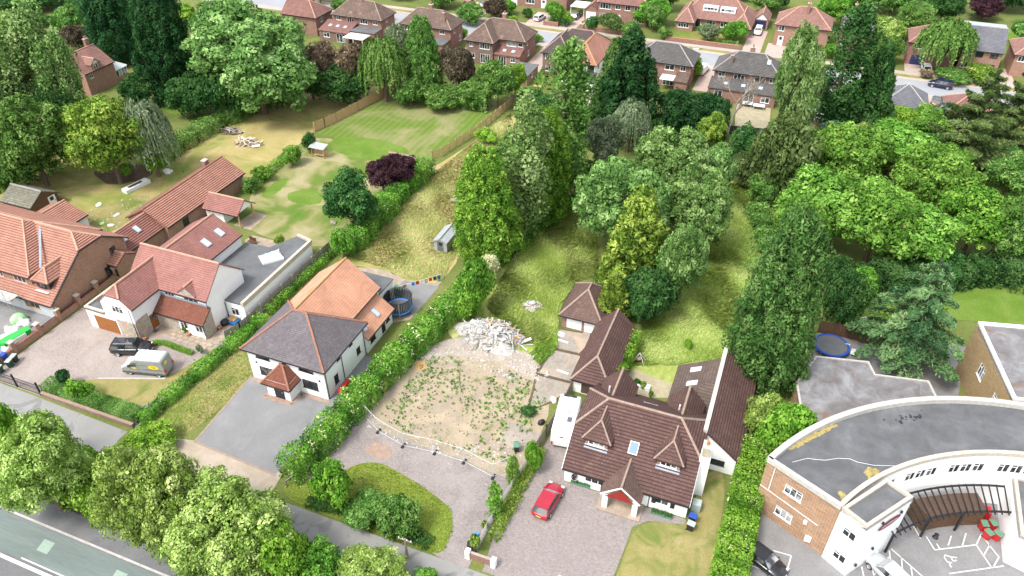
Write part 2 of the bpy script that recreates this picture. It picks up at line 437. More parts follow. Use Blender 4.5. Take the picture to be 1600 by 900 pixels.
paving_mat('block_mauve', (.315, .275, .262), .22, .2, .1, (.44,.385,.355), .25)
paving_mat('block_drive', (.365, .312, .295), .22, .2, .1, (.27,.24,.225), .2, amt=.4)
paving_mat('drive_far', (.55, .42, .36), .12, .4, .2, (.62,.5,.44), .2)
paving_mat('slab_patio', (.46, .375, .29), .2, .6, .6, (.38,.29,.22), .5)
paving_mat('slab_yellow', (.47, .41, .27), .14, .6, .6, (.40,.36,.25), .5)
t = NT('lawn_striped'); v = t.coord('pos')
w = t.node('TexWave', wave_type='BANDS', bands_direction='X'); t.link(v, w.inputs['Vector']); w.inputs['Scale'].default_value = .26; w.inputs['Distortion'].default_value = 1.2; w.inputs['Detail'].default_value = 3
col = t.mix(w.outputs['Fac'], (.10,.165,.026), (.145,.195,.042))
col = t.mix(t.ramp(t.noise(v, .09, 6, .65, .6), [(.45, (0,)*3), (.64, (.9,)*3)]), col, (.29,.25,.135))
col = t.mix(t.ramp(t.noise(v, 5, 4, .7), [(.4, (.25,)*3), (.7, (0,)*3)]), col, (.08,.13,.02))
t.color(col); t.bump(t.noise(v, 9, 3), .4, .04); t.fin(.95, 0, .15)
t = NT('lawn_mottled'); v = t.coord('pos')
col = t.ramp(t.noise(v, .17, 3, .5, .4), [(.34, (.075,.16,.022)), (.43, (.12,.165,.035)), (.50, (.23,.22,.09)), (.60, (.34,.29,.17))])
col = t.mix(t.ramp(t.noise(v, 4, 5, .7), [(.4, (.3,)*3), (.7, (0,)*3)]), col, (.10,.15,.03))
t.color(col); t.bump(t.noise(v, 9, 3), .4, .04); t.fin(.95, 0, .15)
t = NT('flat_roof'); v = t.coord('pos')
col = t.ramp(t.noise(v, .35, 6, .65, .4), [(.35, (.09,.092,.096)), (.55, (.125,.127,.132)), (.7, (.17,.172,.178))])
col = t.mix(t.ramp(t.noise(t.mapped(v, (.5,.5,1), (0,0,.6)), 1.1, 7, .8, .9), [(.6, (0,)*3), (.72, (.7,)*3)]), col, (.06,.06,.065))
t.color(col); t.bump(t.noise(v, 5, 4), .15, .02); t.fin(.85, 0, .15)
t = NT('flat_roof_old'); v = t.coord('pos')
col = t.ramp(t.noise(v, .35, 7, .7, .8), [(.32, (.12,.108,.105)), (.5, (.18,.175,.18)), (.66, (.26,.265,.27))])
col = t.mix(t.ramp(t.noise(v, .28, 5, .7, 1.0), [(.56, (0,)*3), (.68, (.8,)*3)]), col, (.17,.105,.065))
col = t.mix(t.ramp(t.noise(t.mapped(v, (1.2,.35,1)), .8, 6, .8), [(.6, (0,)*3), (.72, (.6,)*3)]), col, (.34,.35,.36))
t.color(col); t.fin(.8, 0, .2)

def gx(poly): return [g(*p) for p in poly]
_pz = [0]
SMOOTH = {'lawn_crescent','lawn_patch','tree_shade_earth','bare_earth','scorched_lawn','grass_island','front_lawn','far_lawn','building_debris_ground','stained_patch','office_lawn','back_lawn'}
def chaikin(p, n=2):
    for _ in range(n):
        q = []
        for i in range(len(p)):
            a, b = p[i], p[(i+1) % len(p)]; q += [(a[0]*.75+b[0]*.25, a[1]*.75+b[1]*.25), (a[0]*.25+b[0]*.75, a[1]*.25+b[1]*.75)]
        p = q
    return p
def ragged(p, amp, seed):
    r = random.Random(seed); return [(x+r.uniform(-amp,amp), y+r.uniform(-amp,amp)) for x, y in p]
def patch(name, poly, z, mat, thick=0):
    if name in SMOOTH: poly = chaikin(poly, 3 if name in ('scorched_lawn','grass_island') else 2)
    if name in ('lawn_crescent','lawn_patch','tree_shade_earth','bare_earth','building_debris_ground','stained_patch','demolition_edge','sandy_plot','grass_strip','dry_garden','overgrown_garden'): poly = ragged(chaikin(poly, 1), .16, len(poly))
    mb = MB(); _pz[0] += 1; z = (.004 + .0005*_pz[0]) if not thick else z
    if thick: mb.prism(poly, 0.0, z)
    else:
        a = sum(poly[i][0]*poly[(i+1)%len(poly)][1]-poly[(i+1)%len(poly)][0]*poly[i][1] for i in range(len(poly)))
        mb.face([(p[0], p[1], z) for p in (poly if a > 0 else poly[::-1])])
    return struct(mb.build(name, M[mat]))
def rect(x0, x1, y0, y1): return [(x0,y0),(x1,y0),(x1,y1),(x0,y1)]
L1, L2, L3, L4, L5 = .008, .016, .075, .081, .040

patch('ground', rect(-900, 900, -500, 1400), 0, 'gr_base')
# main road with bus lane, kerb, footway, verge, frontage lane
patch('main_road', rect(-300, 250, -30, 24.1), L1, 'asphalt')
patch('bus_lane', rect(-300, 250, 20.75, 24.0), L2, 'bus_lane')
patch('road_line', rect(-300, 250, 20.2, 20.52), L3, 'paint_line')
patch('road_line', rect(-56, -48.5, 20.78, 20.9), L3+.004, 'paint_line')
for k in range(-6, 6):
    x = -55.4 + 8.6*k
    patch('lane_marking', [(x,21.95),(x+1.25,21.95),(x+1.0,23.1),(x-.25,23.1)], L3, 'paint_faint')
patch('kerb', rect(-300, 250, 24.1, 24.28), .11, 'concrete', 1)
patch('footway', rect(-300, 250, 24.28, 26.3), .10, 'asphalt', 1)
patch('verge', rect(-300, 250, 26.3, 31.2), .06, 'gr_earth', 1)
patch('frontage_lane', rect(-300, 250, 31.2, 34.7), L1, 'asphalt_lane')
patch('lane_apron', [(-80,34.0),(-58.3,34.0),(-58.3,36.2),(-70.5,36.5),(-80,36.7)], L2, 'asphalt_lane')
patch('verge_strip', [(-57.8,34.8),(-39.2,34.8),(-39.6,37.6),(-50.4,37.9),(-53.5,37.2)], L2, 'gravel_pale')
# plot of the house with the van
patch('paved_drive', rect(-79.4, -57.8, 36.8, 53.0), L1, 'block_pink')
patch('building_yard', rect(-110, -80.2, 36.5, 62), L1, 'asphalt_worn')
patch('front_lawn', [(-70.6,38.4),(-69.6,39.8),(-67.4,41.3),(-60.6,43.9),(-58.9,47.5),(-58.3,51.2),(-57.9,51.2),(-57.9,38.4)], L2, 'gr_scorched')
patch('edging', [(-67.6,41.2),(-67.4,41.45),(-60.3,44.25),(-60.2,44.0)], L3, 'concrete')
slab_path_ = patch('slab_path', [(-67.4,48.6),(-65.3,50.4),(-60.1,50.2),(-59.2,50.6),(-57.9,52.2),(-57.7,56),(-60.1,56),(-60.1,51.4),(-67.4,51.4)], L2, 'slab_patio')
_sm = MB().box(-.42,.42,-.28,.28,0,.03).build('paving_slab', M['slab_patio']); _sme = _sm.data; bpy.data.objects.remove(_sm)
for j in range(3):
    for k in range(9):
        x_, y_ = -65.1+.9*k+.35*(j % 2), 50.72-.0*k+(.0 if j == 0 else 0)+j*.6-.9
        if x_ > -58.6 or (j == 0 and x_ < -64.6) or y_ > 51.1: continue
        o_ = bpy.data.objects.new('paving_slab', _sme); COL.objects.link(o_); o_.parent = slab_path_; o_.location = (x_, y_+.25, .03+.004*((j*5+k*3) % 4)); o_.rotation_euler = (0, 0, .012*((k*7+j) % 3-1))
patch('grass_strip', [(-57.7,37.4),(-52.6,37.4),(-51.2,41),(-50.9,49),(-50.9,58),(-57.0,58),(-57.6,48)], L1, 'gr_scorched')
# white house with the slate roof
patch('tarmac_drive', [(-50.6,37.75),(-40.2,37.2),(-39.6,47.6),(-39.3,56),(-40.9,56),(-40.9,48.1),(-51.2,48.1)], L2, 'tarmac_new')
MBk = MB()
for a, b in (((-50.75,37.7),(-40.1,37.1)), ((-50.7,37.75),(-51.3,48.2))):
    MBk.bar((a[0],a[1],.02),(b[0],b[1],.02),.22,.04)
struct(MBk.build('drive_edging', M['soil_pink']))
MBk = MB()
for a, b in (((-51.1,47.75),(-47.9,47.75)), ((-47.8,47.75),(-47.8,46.0)), ((-47.9,45.9),(-44.3,45.9)), ((-44.3,46.0),(-44.3,47.75)), ((-44.2,47.75),(-40.6,47.75))):
    MBk.bar((a[0],a[1],.025),(b[0],b[1],.025),.5,.03)
struct(MBk.build('brick_border', M['soil_pink']))
patch('rear_patio', gx([(545,418),(606,418),(612,428),(650,440),(690,440),(640,500),(610,505),(560,470)]), L1, 'slab_patio')
patch('rear_tarmac', gx([(617,452),(632,438),(686,448),(648,492),(620,495)]), L2, 'tarmac_new')
patch('dry_garden', gx([(812,168),(700,250),(660,270),(600,350),(535,395),(530,412),(600,420),(640,440),(690,444),(720,400),(735,300),(795,220)]), L1, 'gr_dry')
# gardens behind
patch('dry_field', gx([(405,168),(470,146),(570,134),(628,134),(490,206),(445,245),(405,272),(385,285),(345,248),(240,335),(170,380),(90,380),(20,345),(-60,345),(-60,262),(60,240),(230,262),(330,195)]), L1, 'gr_dry')
patch('striped_lawn', gx([(630,137),(800,164),(672,252),(610,250),(520,215),(494,208)]), L1, 'lawn_striped')
patch('back_lawn', gx([(492,206),(610,246),(668,252),(640,270),(590,340),(520,385),(480,385),(405,370),(380,345),(400,278),(445,248)]), L2, 'lawn_mottled')
patch('lawn_crescent', gx([(520,212),(600,218),(650,238),(610,252),(550,248),(515,232)]), L3, 'gr_lawn')
patch('lawn_patch', gx([(450,300),(485,296),(508,305),(500,320),(470,320),(448,312)]), L3, 'gr_lawn')
patch('lawn_patch', gx([(405,300),(440,278),(455,280),(430,305),(415,312)]), L3, 'gr_lawn')
patch('rear_terrace', gx([(365,352),(398,330),(417,337),(392,360)]), L3, 'slab_patio')
patch('rear_terrace', gx([(383,375),(395,368),(430,376),(440,384),(418,392),(384,392)]), L3, 'slab_patio')
patch('far_lawn', gx([(240,155),(300,150),(310,175),(265,182)]), L2, 'gr_lawn')
patch('far_lawn', gx([(-40,20),(60,10),(40,45),(-40,60)]), L2, 'gr_lawn')
patch('building_debris_ground', gx([(95,350),(165,320),(250,300),(210,345),(150,375)]), L2, 'gr_scorched')
patch('tree_shade_earth', gx([(140,266),(180,256),(245,258),(236,276),(205,286),(165,290)]), L2+.004, 'gr_earth')
# derelict plot
patch('overgrown_garden', gx([(905,285),(930,330),(935,430),(900,440),(872,480),(872,520),(800,570),(700,540),(700,470),(770,380),(830,300)]), L1, 'gr_meadow')
patch('bare_earth', gx([(880,315),(845,345),(800,380),(770,408),(790,415),(840,375),(885,335)]), L2, 'gr_earth')
patch('paved_forecourt', [(-36.2,47.2),(-36.9,41.0),(-37.4,37.4),(-34.5,38.5),(-20.6,34.7),(-17.9,34.7),(-17.4,49.5),(-36,49.5)], L1, 'block_mauve')
patch('sandy_plot', [(-36.4,47.4),(-36.1,52),(-35.3,57),(-33.8,61.5),(-31,63.6),(-24,63.6),(-20.6,62.8),(-17.6,57.6),(-17.2,46.6),(-19.4,45.1),(-23,46.0),(-26.5,45.7),(-30,46.1),(-33.6,46.4)], L2, 'sand')
patch('demolition_edge', [(-35.0,57.8),(-33.8,61.5),(-31,63.6),(-24,63.6),(-20.6,62.8),(-19.4,60.4),(-22.5,59.9),(-25,61.0),(-28.5,59.9),(-31,60.2),(-33,58.2)], L3, 'rubble_ground')
patch('yard_dirt', gx([(864,510),(912,520),(930,505),(915,560),(898,605),(862,630),(822,645),(832,605),(840,572),(864,545)]), L3, 'gr_earth')
for q in ([(868,514),(910,521),(926,508),(917,540),(905,552),(866,543)], [(864,547),(904,556),(911,560),(902,592),(893,596),(842,583)], [(840,587),(892,600),(888,612),(862,626),(845,634),(828,638)]): patch('concrete_slab', gx(q), L3, 'concrete_old')
patch('concrete_slab', gx([(795,660),(812,662),(845,680),(838,692),(815,705),(780,695)]), L4, 'concrete_old')
patch('stained_patch', [(-33.7,43.0),(-30.7,42.6),(-30.4,44.4),(-33.2,44.9)], L2, 'soil_pink')
isl = [(-34.2,39.8),(-33.3,41.3),(-31.8,42.2),(-30.4,42.3),(-28,41.8),(-25.6,41.2),(-23.4,40.5),(-22.0,39.8),(-21.2,38.6),(-20.8,37),(-20.7,35.6),(-21.2,34.9),(-25,34.9),(-30,34.9),(-35.8,34.9),(-37.6,35.3),(-38.6,36.2)]
patch('grass_island', isl, .07, 'gr_verge', 1)
# bungalow plot
patch('block_drive', [(-16.6,34.9),(-17.3,41.0),(-16.6,47.5),(-15.9,56.5),(-13.0,56.5),(-13.0,47),(-0.8,47),(-0.6,46.4),(-4.1,45.5),(-5.3,44.3),(-5.4,41.5),(-5.8,34.9)], L1, 'block_drive')
patch('scorched_lawn', [(-5.6,34.9),(-5.2,42),(-5.0,44.2),(-4.0,45.4),(-2.4,46),(-0.4,46.2),(-.3,53.5),(2.4,54.4),(2.4,34.9)], L2, 'gr_scorched')
patch('slab_yard', gx([(968,598),(985,572),(1052,592),(1046,622),(1005,622)]), L2, 'slab_yellow')
patch('long_grass_paddock', gx([(1130,270),(1200,280),(1195,400),(1165,560),(1130,560),(1050,600),(985,575),(1005,500),(1060,430),(1110,350)]), L1, 'gr_meadow')
patch('gravel_path', [(-17.2,41.0),(-17.0,48),(-16.4,48),(-16.5,38)], L2, 'gr_verge')
# offices
patch('car_park', [(5.4,31.5),(80,31.5),(80,62),(30,62),(22,58),(14,52),(11,49),(5.9,53)], L1, 'asphalt_worn')
patch('office_lawn', gx([(1500,440),(1640,430),(1640,520),(1520,500),(1420,500),(1380,540),(1340,540),(1300,510),(1350,470)]), L1, 'gr_lawn')
patch('office_yard', [(8,72),(24,72),(26,84),(9,80)], L2, 'asphalt_worn')
# street at the back
patch('back_street', rect(-260, 160, 164.8, 172.0), L1, 'street_far')
patch('back_footway', rect(-260, 160, 162.6, 164.8), .09, 'footway_far', 1)
patch('back_footway', rect(-260, 160, 172.0, 173.2), .09, 'footway_far', 1)
patch('back_verge', rect(-260, 160, 173.2, 174.8), .07, 'gr_scorched', 1)
patch('back_footway', rect(-260, 160, 174.8, 176.6), .09, 'footway_far', 1)
for k, x in enumerate((-31,-28.7,-26.4,-24.1)):
    patch('verge_slab', rect(x, x+1.3, 173.5, 174.3), .085, 'slab_white', 1)
for x0, x1, y0, y1 in ((-72.6,-69.4,150,163),(-56.2,-52,146,163),(-38,-33.6,150,163),(-19.8,-16.8,150,163),(9,15,150,164),(24,27.5,150,164),(-90.8,-87.8,150,163)):
    patch('side_drive', rect(x0, x1, y0, y1), L2, 'drive_far')
for x0, x1, y0, y1 in ((-13.6,-9.6,176.6,192),(-8.6,-1.5,176.6,184),(-66,-61.5,176.6,186),(-57.5,-53.2,176.6,187),(20.5,25,176,186),(-84,-78,176,188),(36,41.5,174,190)):
    patch('front_drive', rect(x0, x1, y0, y1), L2, 'drive_far')
patch('front_garden', rect(-30, -14.2, 177, 186), L1, 'gr_drygreen')
patch('front_garden', rect(-52, -39, 177, 183), L1, 'gr_drygreen')
patch('garden_lawn', gx([(806,120),(850,115),(850,160),(800,158)]), L1, 'gr_lawn')
patch('garden_terrace', gx([(895,128),(935,128),(930,165),(900,165)]), L1, 'footway_far')
patch('garden_terrace', gx([(1150,162),(1205,166),(1200,208),(1148,200)]), L1, 'slab_yellow')
patch('garden_terrace', gx([(1310,130),(1400,130),(1380,205),(1310,205)]), L1, 'footway_far')
patch('far_garden', rect(30, 60, 186, 215), L1, 'gr_lawn')
# ------------------------------------------------------------ building helpers
def clip(poly, f):
    out = []
    n = len(poly)
    for i in range(n):
        a, b = poly[i], poly[(i+1) % n]; fa, fb = f(a), f(b)
        if fa >= 0: out.append(a)
        if (fa > 0 and fb < 0) or (fa < 0 and fb > 0):
            t = fa / (fa - fb); out.append(a + (b - a) * t)
    return out
def roof_plane(mb, pts, course=.32, lift=.055, thick=.14):
    """convex planar roof slope laid in real courses"""
    P = [Vector(p) for p in pts]
    n = Vector((0,0,0))
    for i in range(1, len(P)-1): n += (P[i]-P[0]).cross(P[i+1]-P[0])
    n.normalize()
    if n.z < 0: n = -n; P = P[::-1]
    h = Vector((0,0,1)).cross(n)
    if h.length < 1e-4: h = Vector((1,0,0))
    h.normalize(); up = n.cross(h)
    z0 = min(p.dot(up) for p in P); z1 = max(p.dot(up) for p in P)
    k = 0
    while z0 + k*course < z1 - 1e-4:
        a, b = z0 + k*course, min(z1, z0 + (k+1)*course)
        q = clip(clip(P, lambda p: p.dot(up) - a), lambda p: b - p.dot(up))
        if len(q) >= 3:
            L = [p + n * (.012 + lift * (1 - (p.dot(up) - a) / course)) for p in q]
            mb.face(L, [(p.dot(h), p.dot(up)-z0) for p in q])
            lo = [i for i, p in enumerate(q) if abs(p.dot(up) - a) < 1e-4]
            if len(lo) == 2:
                p, r = q[lo[0]], q[lo[1]]; P1, R1 = L[lo[0]], L[lo[1]]
                if (R1-P1).dot(h) < 0: p, r, P1, R1 = r, p, R1, P1
                mb.face([p, r, R1, P1], [(p.dot(h), a-z0), (r.dot(h), a-z0), (r.dot(h), a-z0+.004), (p.dot(h), a-z0+.004)])
        k += 1
    dn = Vector((0,0,-thick))
    mb.face([p + dn for p in P[::-1]])
    for i in range(len(P)):
        p, r = P[i], P[(i+1) % len(P)]
        mb.face([p + dn, r + dn, r + n*.01, p + n*.01], [(p.dot(h), 0), (r.dot(h), 0), (r.dot(h), .1), (p.dot(h), .1)])
def ridge_line(mb, a, b, r=.13):
    mb.tube([Vector(a) + Vector((0,0,.05)), Vector(b) + Vector((0,0,.05))], r, 6)
def end_runs(hw, h): return hw * h
def roof(parent, x0, x1, y0, y1, ze, zr, axis='x', hip=(1, 1), oh=.4, mat='tile_mid', ridge='ridge_stone', name='roof', course=.32, ohe=None, wallmat=None, eaves=True, ridge_r=.13, gutter='fascia_black', lift=.055):
    """hipped (1), gabled (0) or half-hipped roof over a rectangle; eaves overhang oh, gable verge ohe"""
    ohe0, ohe1 = (ohe if isinstance(ohe, tuple) else (ohe, ohe))
    if axis == 'x': s0, s1, t0, t1 = x0, x1, y0, y1
    else: s0, s1, t0, t1 = y0, y1, x0, x1
    hw = (t1 - t0) / 2; tc = (t0 + t1) / 2; sl = (zr - ze) / hw
    e0 = oh if hip[0] >= 1 else (ohe0 if ohe0 is not None else .15); e1 = oh if hip[1] >= 1 else (ohe1 if ohe1 is not None else .15)
    S0, S1, T0, T1 = s0 - e0, s1 + e1, t0 - oh, t1 + oh
    zE = ze - sl * oh; HW = hw + oh
    def V3(s, t, z): return (s, t, z) if axis == 'x' else (t, s, z)
    mb = MB(); rm = MB()
    R0, R1 = S0 + HW*hip[0], S1 - HW*hip[1]
    if R0 > R1: R0 = R1 = (R0 + R1) / 2
    c0, c1 = zr - (R0 - S0) * sl if hip[0] else zr, zr - (S1 - R1) * sl if hip[1] else zr
    for T, sg in ((T0, -1), (T1, 1)):
        tv0 = tc + sg * (zr - c0) / sl; tv1 = tc + sg * (zr - c1) / sl
        pts = [(S0, T, zE), (S1, T, zE)]
        if hip[1] < 1: pts.append((S1, tv1, c1) if hip[1] > 0 else (S1, tc, zr))
        if hip[1] > 0: pts.append((R1, tc, zr))
        if hip[0] > 0: pts.append((R0, tc, zr))
        if hip[0] < 1: pts.append((S0, tv0, c0) if hip[0] > 0 else (S0, tc, zr))
        q = []
        for p in pts:
            if not q or (Vector(p) - Vector(q[-1])).length > 1e-3: q.append(p)
        roof_plane(mb, [V3(*p) for p in q], course, lift)
    for hf, S, Rr, cz in ((hip[0], S0, R0, c0), (hip[1], S1, R1, c1)):
        if hf > 0:
            d = (zr - cz) / sl
            roof_plane(mb, [V3(S, tc-d, cz), V3(S, tc+d, cz), V3(Rr, tc, zr)], course, lift)
            for sg in (-1, 1): ridge_line(rm, V3(S, tc+sg*d, cz), V3(Rr, tc, zr), ridge_r)
    if R1 - R0 > .05: ridge_line(rm, V3(R0, tc, zr), V3(R1, tc, zr), ridge_r)
    ro = mb.build(name, M[mat], parent)
    if rm.f: rm.build('ridge_tiles', M[ridge], ro)
    if gutter:
        for T, sg in ((T0, -1), (T1, 1)): MB().bar(V3(S0, T+sg*.05, zE-.06), V3(S1, T+sg*.05, zE-.06), .11, .11).build('gutter', M[gutter], ro)
        for hf, S, sg in ((hip[0], S0, -1), (hip[1], S1, 1)):
            if hf >= 1: MB().bar(V3(S+sg*.05, T0, zE-.06), V3(S+sg*.05, T1, zE-.06), .11, .11).build('gutter', M[gutter], ro)
    # gable walls
    if wallmat:
        for hf, s, cz in ((hip[0], s0, c0), (hip[1], s1, c1)):
            if hf < 1:
                d = (zr - cz) / sl
                w = [V3(s, t0, ze-.02), V3(s, t1, ze-.02)] + ([V3(s, tc+d, cz-.08), V3(s, tc-d, cz-.08)] if hf > 0 else [V3(s, tc, zr-.08)])
                MB().face(w).build('gable_wall', M[wallmat], parent)
    return ro
def opening(parent, p, u, n, w, h, kind, frame='upvc', lights=2, proud=True):
    """window or door filling a hole: p = lower corner on the wall face, u along the wall, n outwards"""
    p, u, n = Vector(p), Vector(u), Vector(n); up = Vector((0,0,1))
    q = p + n * .012 if proud else p - n * .07
    def bx(mb, a0, a1, b0, b1, d0, d1):
        c = [q + u*a + up*b + n*d for d in (d0, d1) for b in (b0, b1) for a in (a0, a1)]
        for f in ((0,1,3,2),(4,6,7,5),(0,4,5,1),(2,3,7,6),(0,2,6,4),(1,5,7,3)): mb.face([c[k] for k in f])
    fr = MB(); gl = MB(); fw = .07
    if kind in ('win', 'bay', 'patio', 'lit'):
        bx(fr, 0, w, 0, fw, 0, .06); bx(fr, 0, w, h-fw, h, 0, .06)
        for k in range(lights + 1):
            a = k * (w - fw) / lights; bx(fr, a, a+fw, fw, h-fw, 0, .055)
        if kind != 'patio' and h > .8:
            for k in range(0, lights, 2):
                a = k*(w-fw)/lights; bx(fr, a+fw, a+(w-fw)/lights, h*.68, h*.68+.05, 0, .05)
        if kind != 'patio': bx(fr, -.06, w+.06, -.05, 0, 0, .13)
        bx(gl, .01, w-.01, .01, h-.01, -.02, .015)
        f = fr.build('window' if kind != 'patio' else 'patio_door', M[frame], parent)
        gl.build('pane', M['glass_lit' if kind == 'lit' else 'glass'], f)
    elif kind == 'door':
        bx(fr, 0, w, 0, h, -.02, .03)
        f = fr.build('door', M[frame], parent)
        k = MB(); bx(k, w*.8, w*.88, h*.45, h*.55, .03, .08); k.build('handle', M['alloy'], f)
        k = MB(); bx(k, w*.25, w*.75, h*.58, h*.9, .03, .036); k.build('pane', M['glass'], f)
    elif kind == 'garage':
        bx(fr, 0, w, 0, h, -.04, .02)
        f = fr.build('garage_door', M[frame], parent)
        k = MB()
        for j in range(1, 5): bx(k, .05, w-.05, h*j/5-.012, h*j/5+.012, .02, .03)
        bx(k, w*.46, w*.54, h*.38, h*.42, .02, .06)
        k.build('panel_ribs', M['fascia_white' if frame == 'door_white' else 'door_brown'], f)
def wall(mb, parent, a, b, z0, z1, holes=(), frame='upvc'):
    """wall face from a to b (outside on the right hand going a->b), with real holes: (u, z, w, h, kind, lights[, frame])"""
    a, b = Vector((a[0], a[1], 0)), Vector((b[0], b[1], 0)); L = (b-a).length; u = (b-a)/L; n = Vector((u.y, -u.x, 0))
    us = sorted({0, L, *[k for h in holes for k in (h[0], h[0]+h[2])]}); zs = sorted({z0, z1, *[k for h in holes for k in (h[1], h[1]+h[3])]})
    for i in range(len(us)-1):
        for j in range(len(zs)-1):
            uc, zc = (us[i]+us[i+1])/2, (zs[j]+zs[j+1])/2
            if any(h[0] < uc < h[0]+h[2] and h[1] < zc < h[1]+h[3] for h in holes): continue
            p = [a+u*us[i], a+u*us[i+1]]
            mb.face([(p[0].x,p[0].y,zs[j]),(p[1].x,p[1].y,zs[j]),(p[1].x,p[1].y,zs[j+1]),(p[0].x,p[0].y,zs[j+1])])
    for h in holes:
        p = a + u*h[0] + Vector((0,0,h[1])); q = p + u*h[2]; d = n * -.12; t = Vector((0,0,h[3]))
        for r in ((p, p+d, p+d+t, p+t), (q+d, q, q+t, q+t+d), (p, q, q+d, p+d), (p+t, p+t+d, q+t+d, q+t)): mb.face(r)
        opening(parent, p, u, n, h[2], h[3], h[4], h[6] if len(h) > 6 else frame, h[5] if len(h) > 5 else 2, False)
def block(parent, x0, x1, y0, y1, z1, mat, S=(), E=(), N=(), W=(), frame='upvc', z0=-.2, name='wall'):
    """four walls; S faces the camera side (-Y); holes measured from the left as seen from outside"""
    mb = MB()
    wall(mb, parent, (x0,y0), (x1,y0), z0, z1, S, frame); wall(mb, parent, (x1,y0), (x1,y1), z0, z1, E, frame)
    wall(mb, parent, (x1,y1), (x0,y1), z0, z1, N, frame); wall(mb, parent, (x0,y1), (x0,y0), z0, z1, W, frame)
    return mb.build(name, M[mat], parent)
def flat_top(parent, poly, z, mat='felt_grey', par=None, name='flat_roof', pw=.3, ph=.25):
    r = MB().prism(poly, z-.15, z).build(name, M[mat], parent)
    if par:
        n = len(poly); mb = MB()
        a = sum(poly[i][0]*poly[(i+1)%n][1]-poly[(i+1)%n][0]*poly[i][1] for i in range(n))
        P = poly if a > 0 else poly[::-1]
        # mitred inner ring
        inn = []
        for i in range(n):
            p0, p1, p2 = Vector(P[i-1]), Vector(P[i]), Vector(P[(i+1) % n])
            d1, d2 = (p1-p0).normalized(), (p2-p1).normalized(); n1, n2 = Vector((-d1.y, d1.x)), Vector((-d2.y, d2.x))
            m = (n1+n2); m = m / max(.3, m.dot(n1)); inn.append(p1 + m*pw)
        for i in range(n):
            j = (i+1) % n; o0, o1, i0, i1 = P[i], P[j], inn[i], inn[j]
            zb, zt = z-.3, z+ph
            mb.face([(o0[0],o0[1],zb),(o1[0],o1[1],zb),(o1[0],o1[1],zt),(o0[0],o0[1],zt)])
            mb.face([(o0[0],o0[1],zt),(o1[0],o1[1],zt),(i1[0],i1[1],zt),(i0[0],i0[1],zt)])
            mb.face([(i1[0],i1[1],z-.1),(i0[0],i0[1],z-.1),(i0[0],i0[1],zt),(i1[0],i1[1],zt)])
        mb.build('parapet', M[par], parent)
    return r
def skylight(parent, c, u, v, w, h, glass='skylight_glass', frame='lead', name='skylight'):
    """c centre on the slope, u along eaves, v up the slope"""
    c, u, v = Vector(c), Vector(u).normalized(), Vector(v).normalized(); n = u.cross(v); 
    if n.z < 0: n = -n
    def slab(w, h, d0, d1):
        mb = MB(); k = [c+u*a*w/2+v*b*h/2+n*d for d in (d0, d1) for b in (-1,1) for a in (-1,1)]
        for f in ((0,2,3,1),(4,5,7,6),(0,1,5,4),(2,6,7,3),(0,4,6,2),(1,3,7,5)): mb.face([k[i] for i in f])
        return mb
    f = slab(w+.14, h+.14, -.05, .10).build(name, M[frame], parent)
    slab(w, h, .06, .13).build('pane', M[glass], f)
def chimney(parent, x, y, z0, z1, w=.6, d=.9, mat='brick_red', pots=2, cap='concrete', potmat='clay'):
    c = MB().box(x-w/2, x+w/2, y-d/2, y+d/2, z0, z1).build('chimney', M[mat], parent)
    MB().box(x-w/2-.06, x+w/2+.06, y-d/2-.06, y+d/2+.06, z1, z1+.1).build('capping', M[cap], c)
    for k in range(pots):
        yy = y + (k-(pots-1)/2)*.4
        MB().lathe(x, yy, [(.13,z1+.1),(.11,z1+.5),(.14,z1+.52),(.14,z1+.58),(0,z1+.58)], 8).build('chimney_pot', M[potmat], c)
    return c
def pipe(parent, x, y, z0, z1, mat='fascia_black', r=.045):
    return MB().tube([(x,y,z0),(x,y,z1)], r, 6).build('drainpipe', M[mat], parent)
# ------------------------------------------------------------ white house with slate hip and orange rear wing
h = thing('white_house', 'white rendered house with hipped purple-grey slate roof and orange-tiled rear wing', 'house', (-46, 52, 0))
FB = 'frame_black'
block(h, -50.9, -40.9, 48.1, 56.4, 4.9, 'render_white', frame=FB,
      S=[(1.1,3.45,1.85,1.2,'win',3),(4.6,3.6,.55,1.0,'win',1),(6.75,3.45,1.9,1.2,'win',2),(1.2,.95,1.9,1.25,'win',2),(6.9,.95,2.0,1.25,'win',2)],
      E=[(1.6,.8,.8,1.3,'win',1),(2.6,3.5,.7,1.1,'win',1),(5.2,3.5,.7,1.1,'win',1),(6.4,1.2,.8,1.0,'win',1)])
roof(h, -50.9, -40.9, 48.1, 56.4, 4.9, 8.05, 'x', (1,1), .45, 'slate_purple', 'ridge_red', course=.22, lift=.02)
block(h, -50.9, -42.7, 56.4, 63.2, 4.75, 'render_white', name='rear_wall')
roof(h, -50.9, -42.7, 52.5, 63.2, 4.75, 7.88, 'y', (0,0), .3, 'tile_orange', 'ridge_orange', name='rear_roof', wallmat='render_white', course=.3, lift=.015, ridge_r=.1)
block(h, -42.69, -40.75, 56.41, 62.6, 2.35, 'render_white', frame=FB, E=[(.9,.8,1.2,1.3,'win',2),(3.6,0.05,.9,2.1,'door',1,'door_black'),(4.7,1.0,.9,1.2,'win',1)], name='lean_to_wall')
mb = MB(); roof_plane(mb, [(-40.4,56.42,2.2),(-40.4,62.8,2.2),(-42.7,62.8,3.95),(-42.7,56.42,3.95)], .3, .015); lr = mb.build('lean_to_roof', M['tile_orange'], h)
MB().bar((-40.33,56.42,2.15),(-40.33,62.8,2.15),.11).build('gutter', M['fascia_black'], lr)
MB().face([(-42.68,62.6,2.3),(-40.75,62.6,2.3),(-42.68,62.6,3.85)][::-1]).build('lean_to_gable', M['render_white'], h)
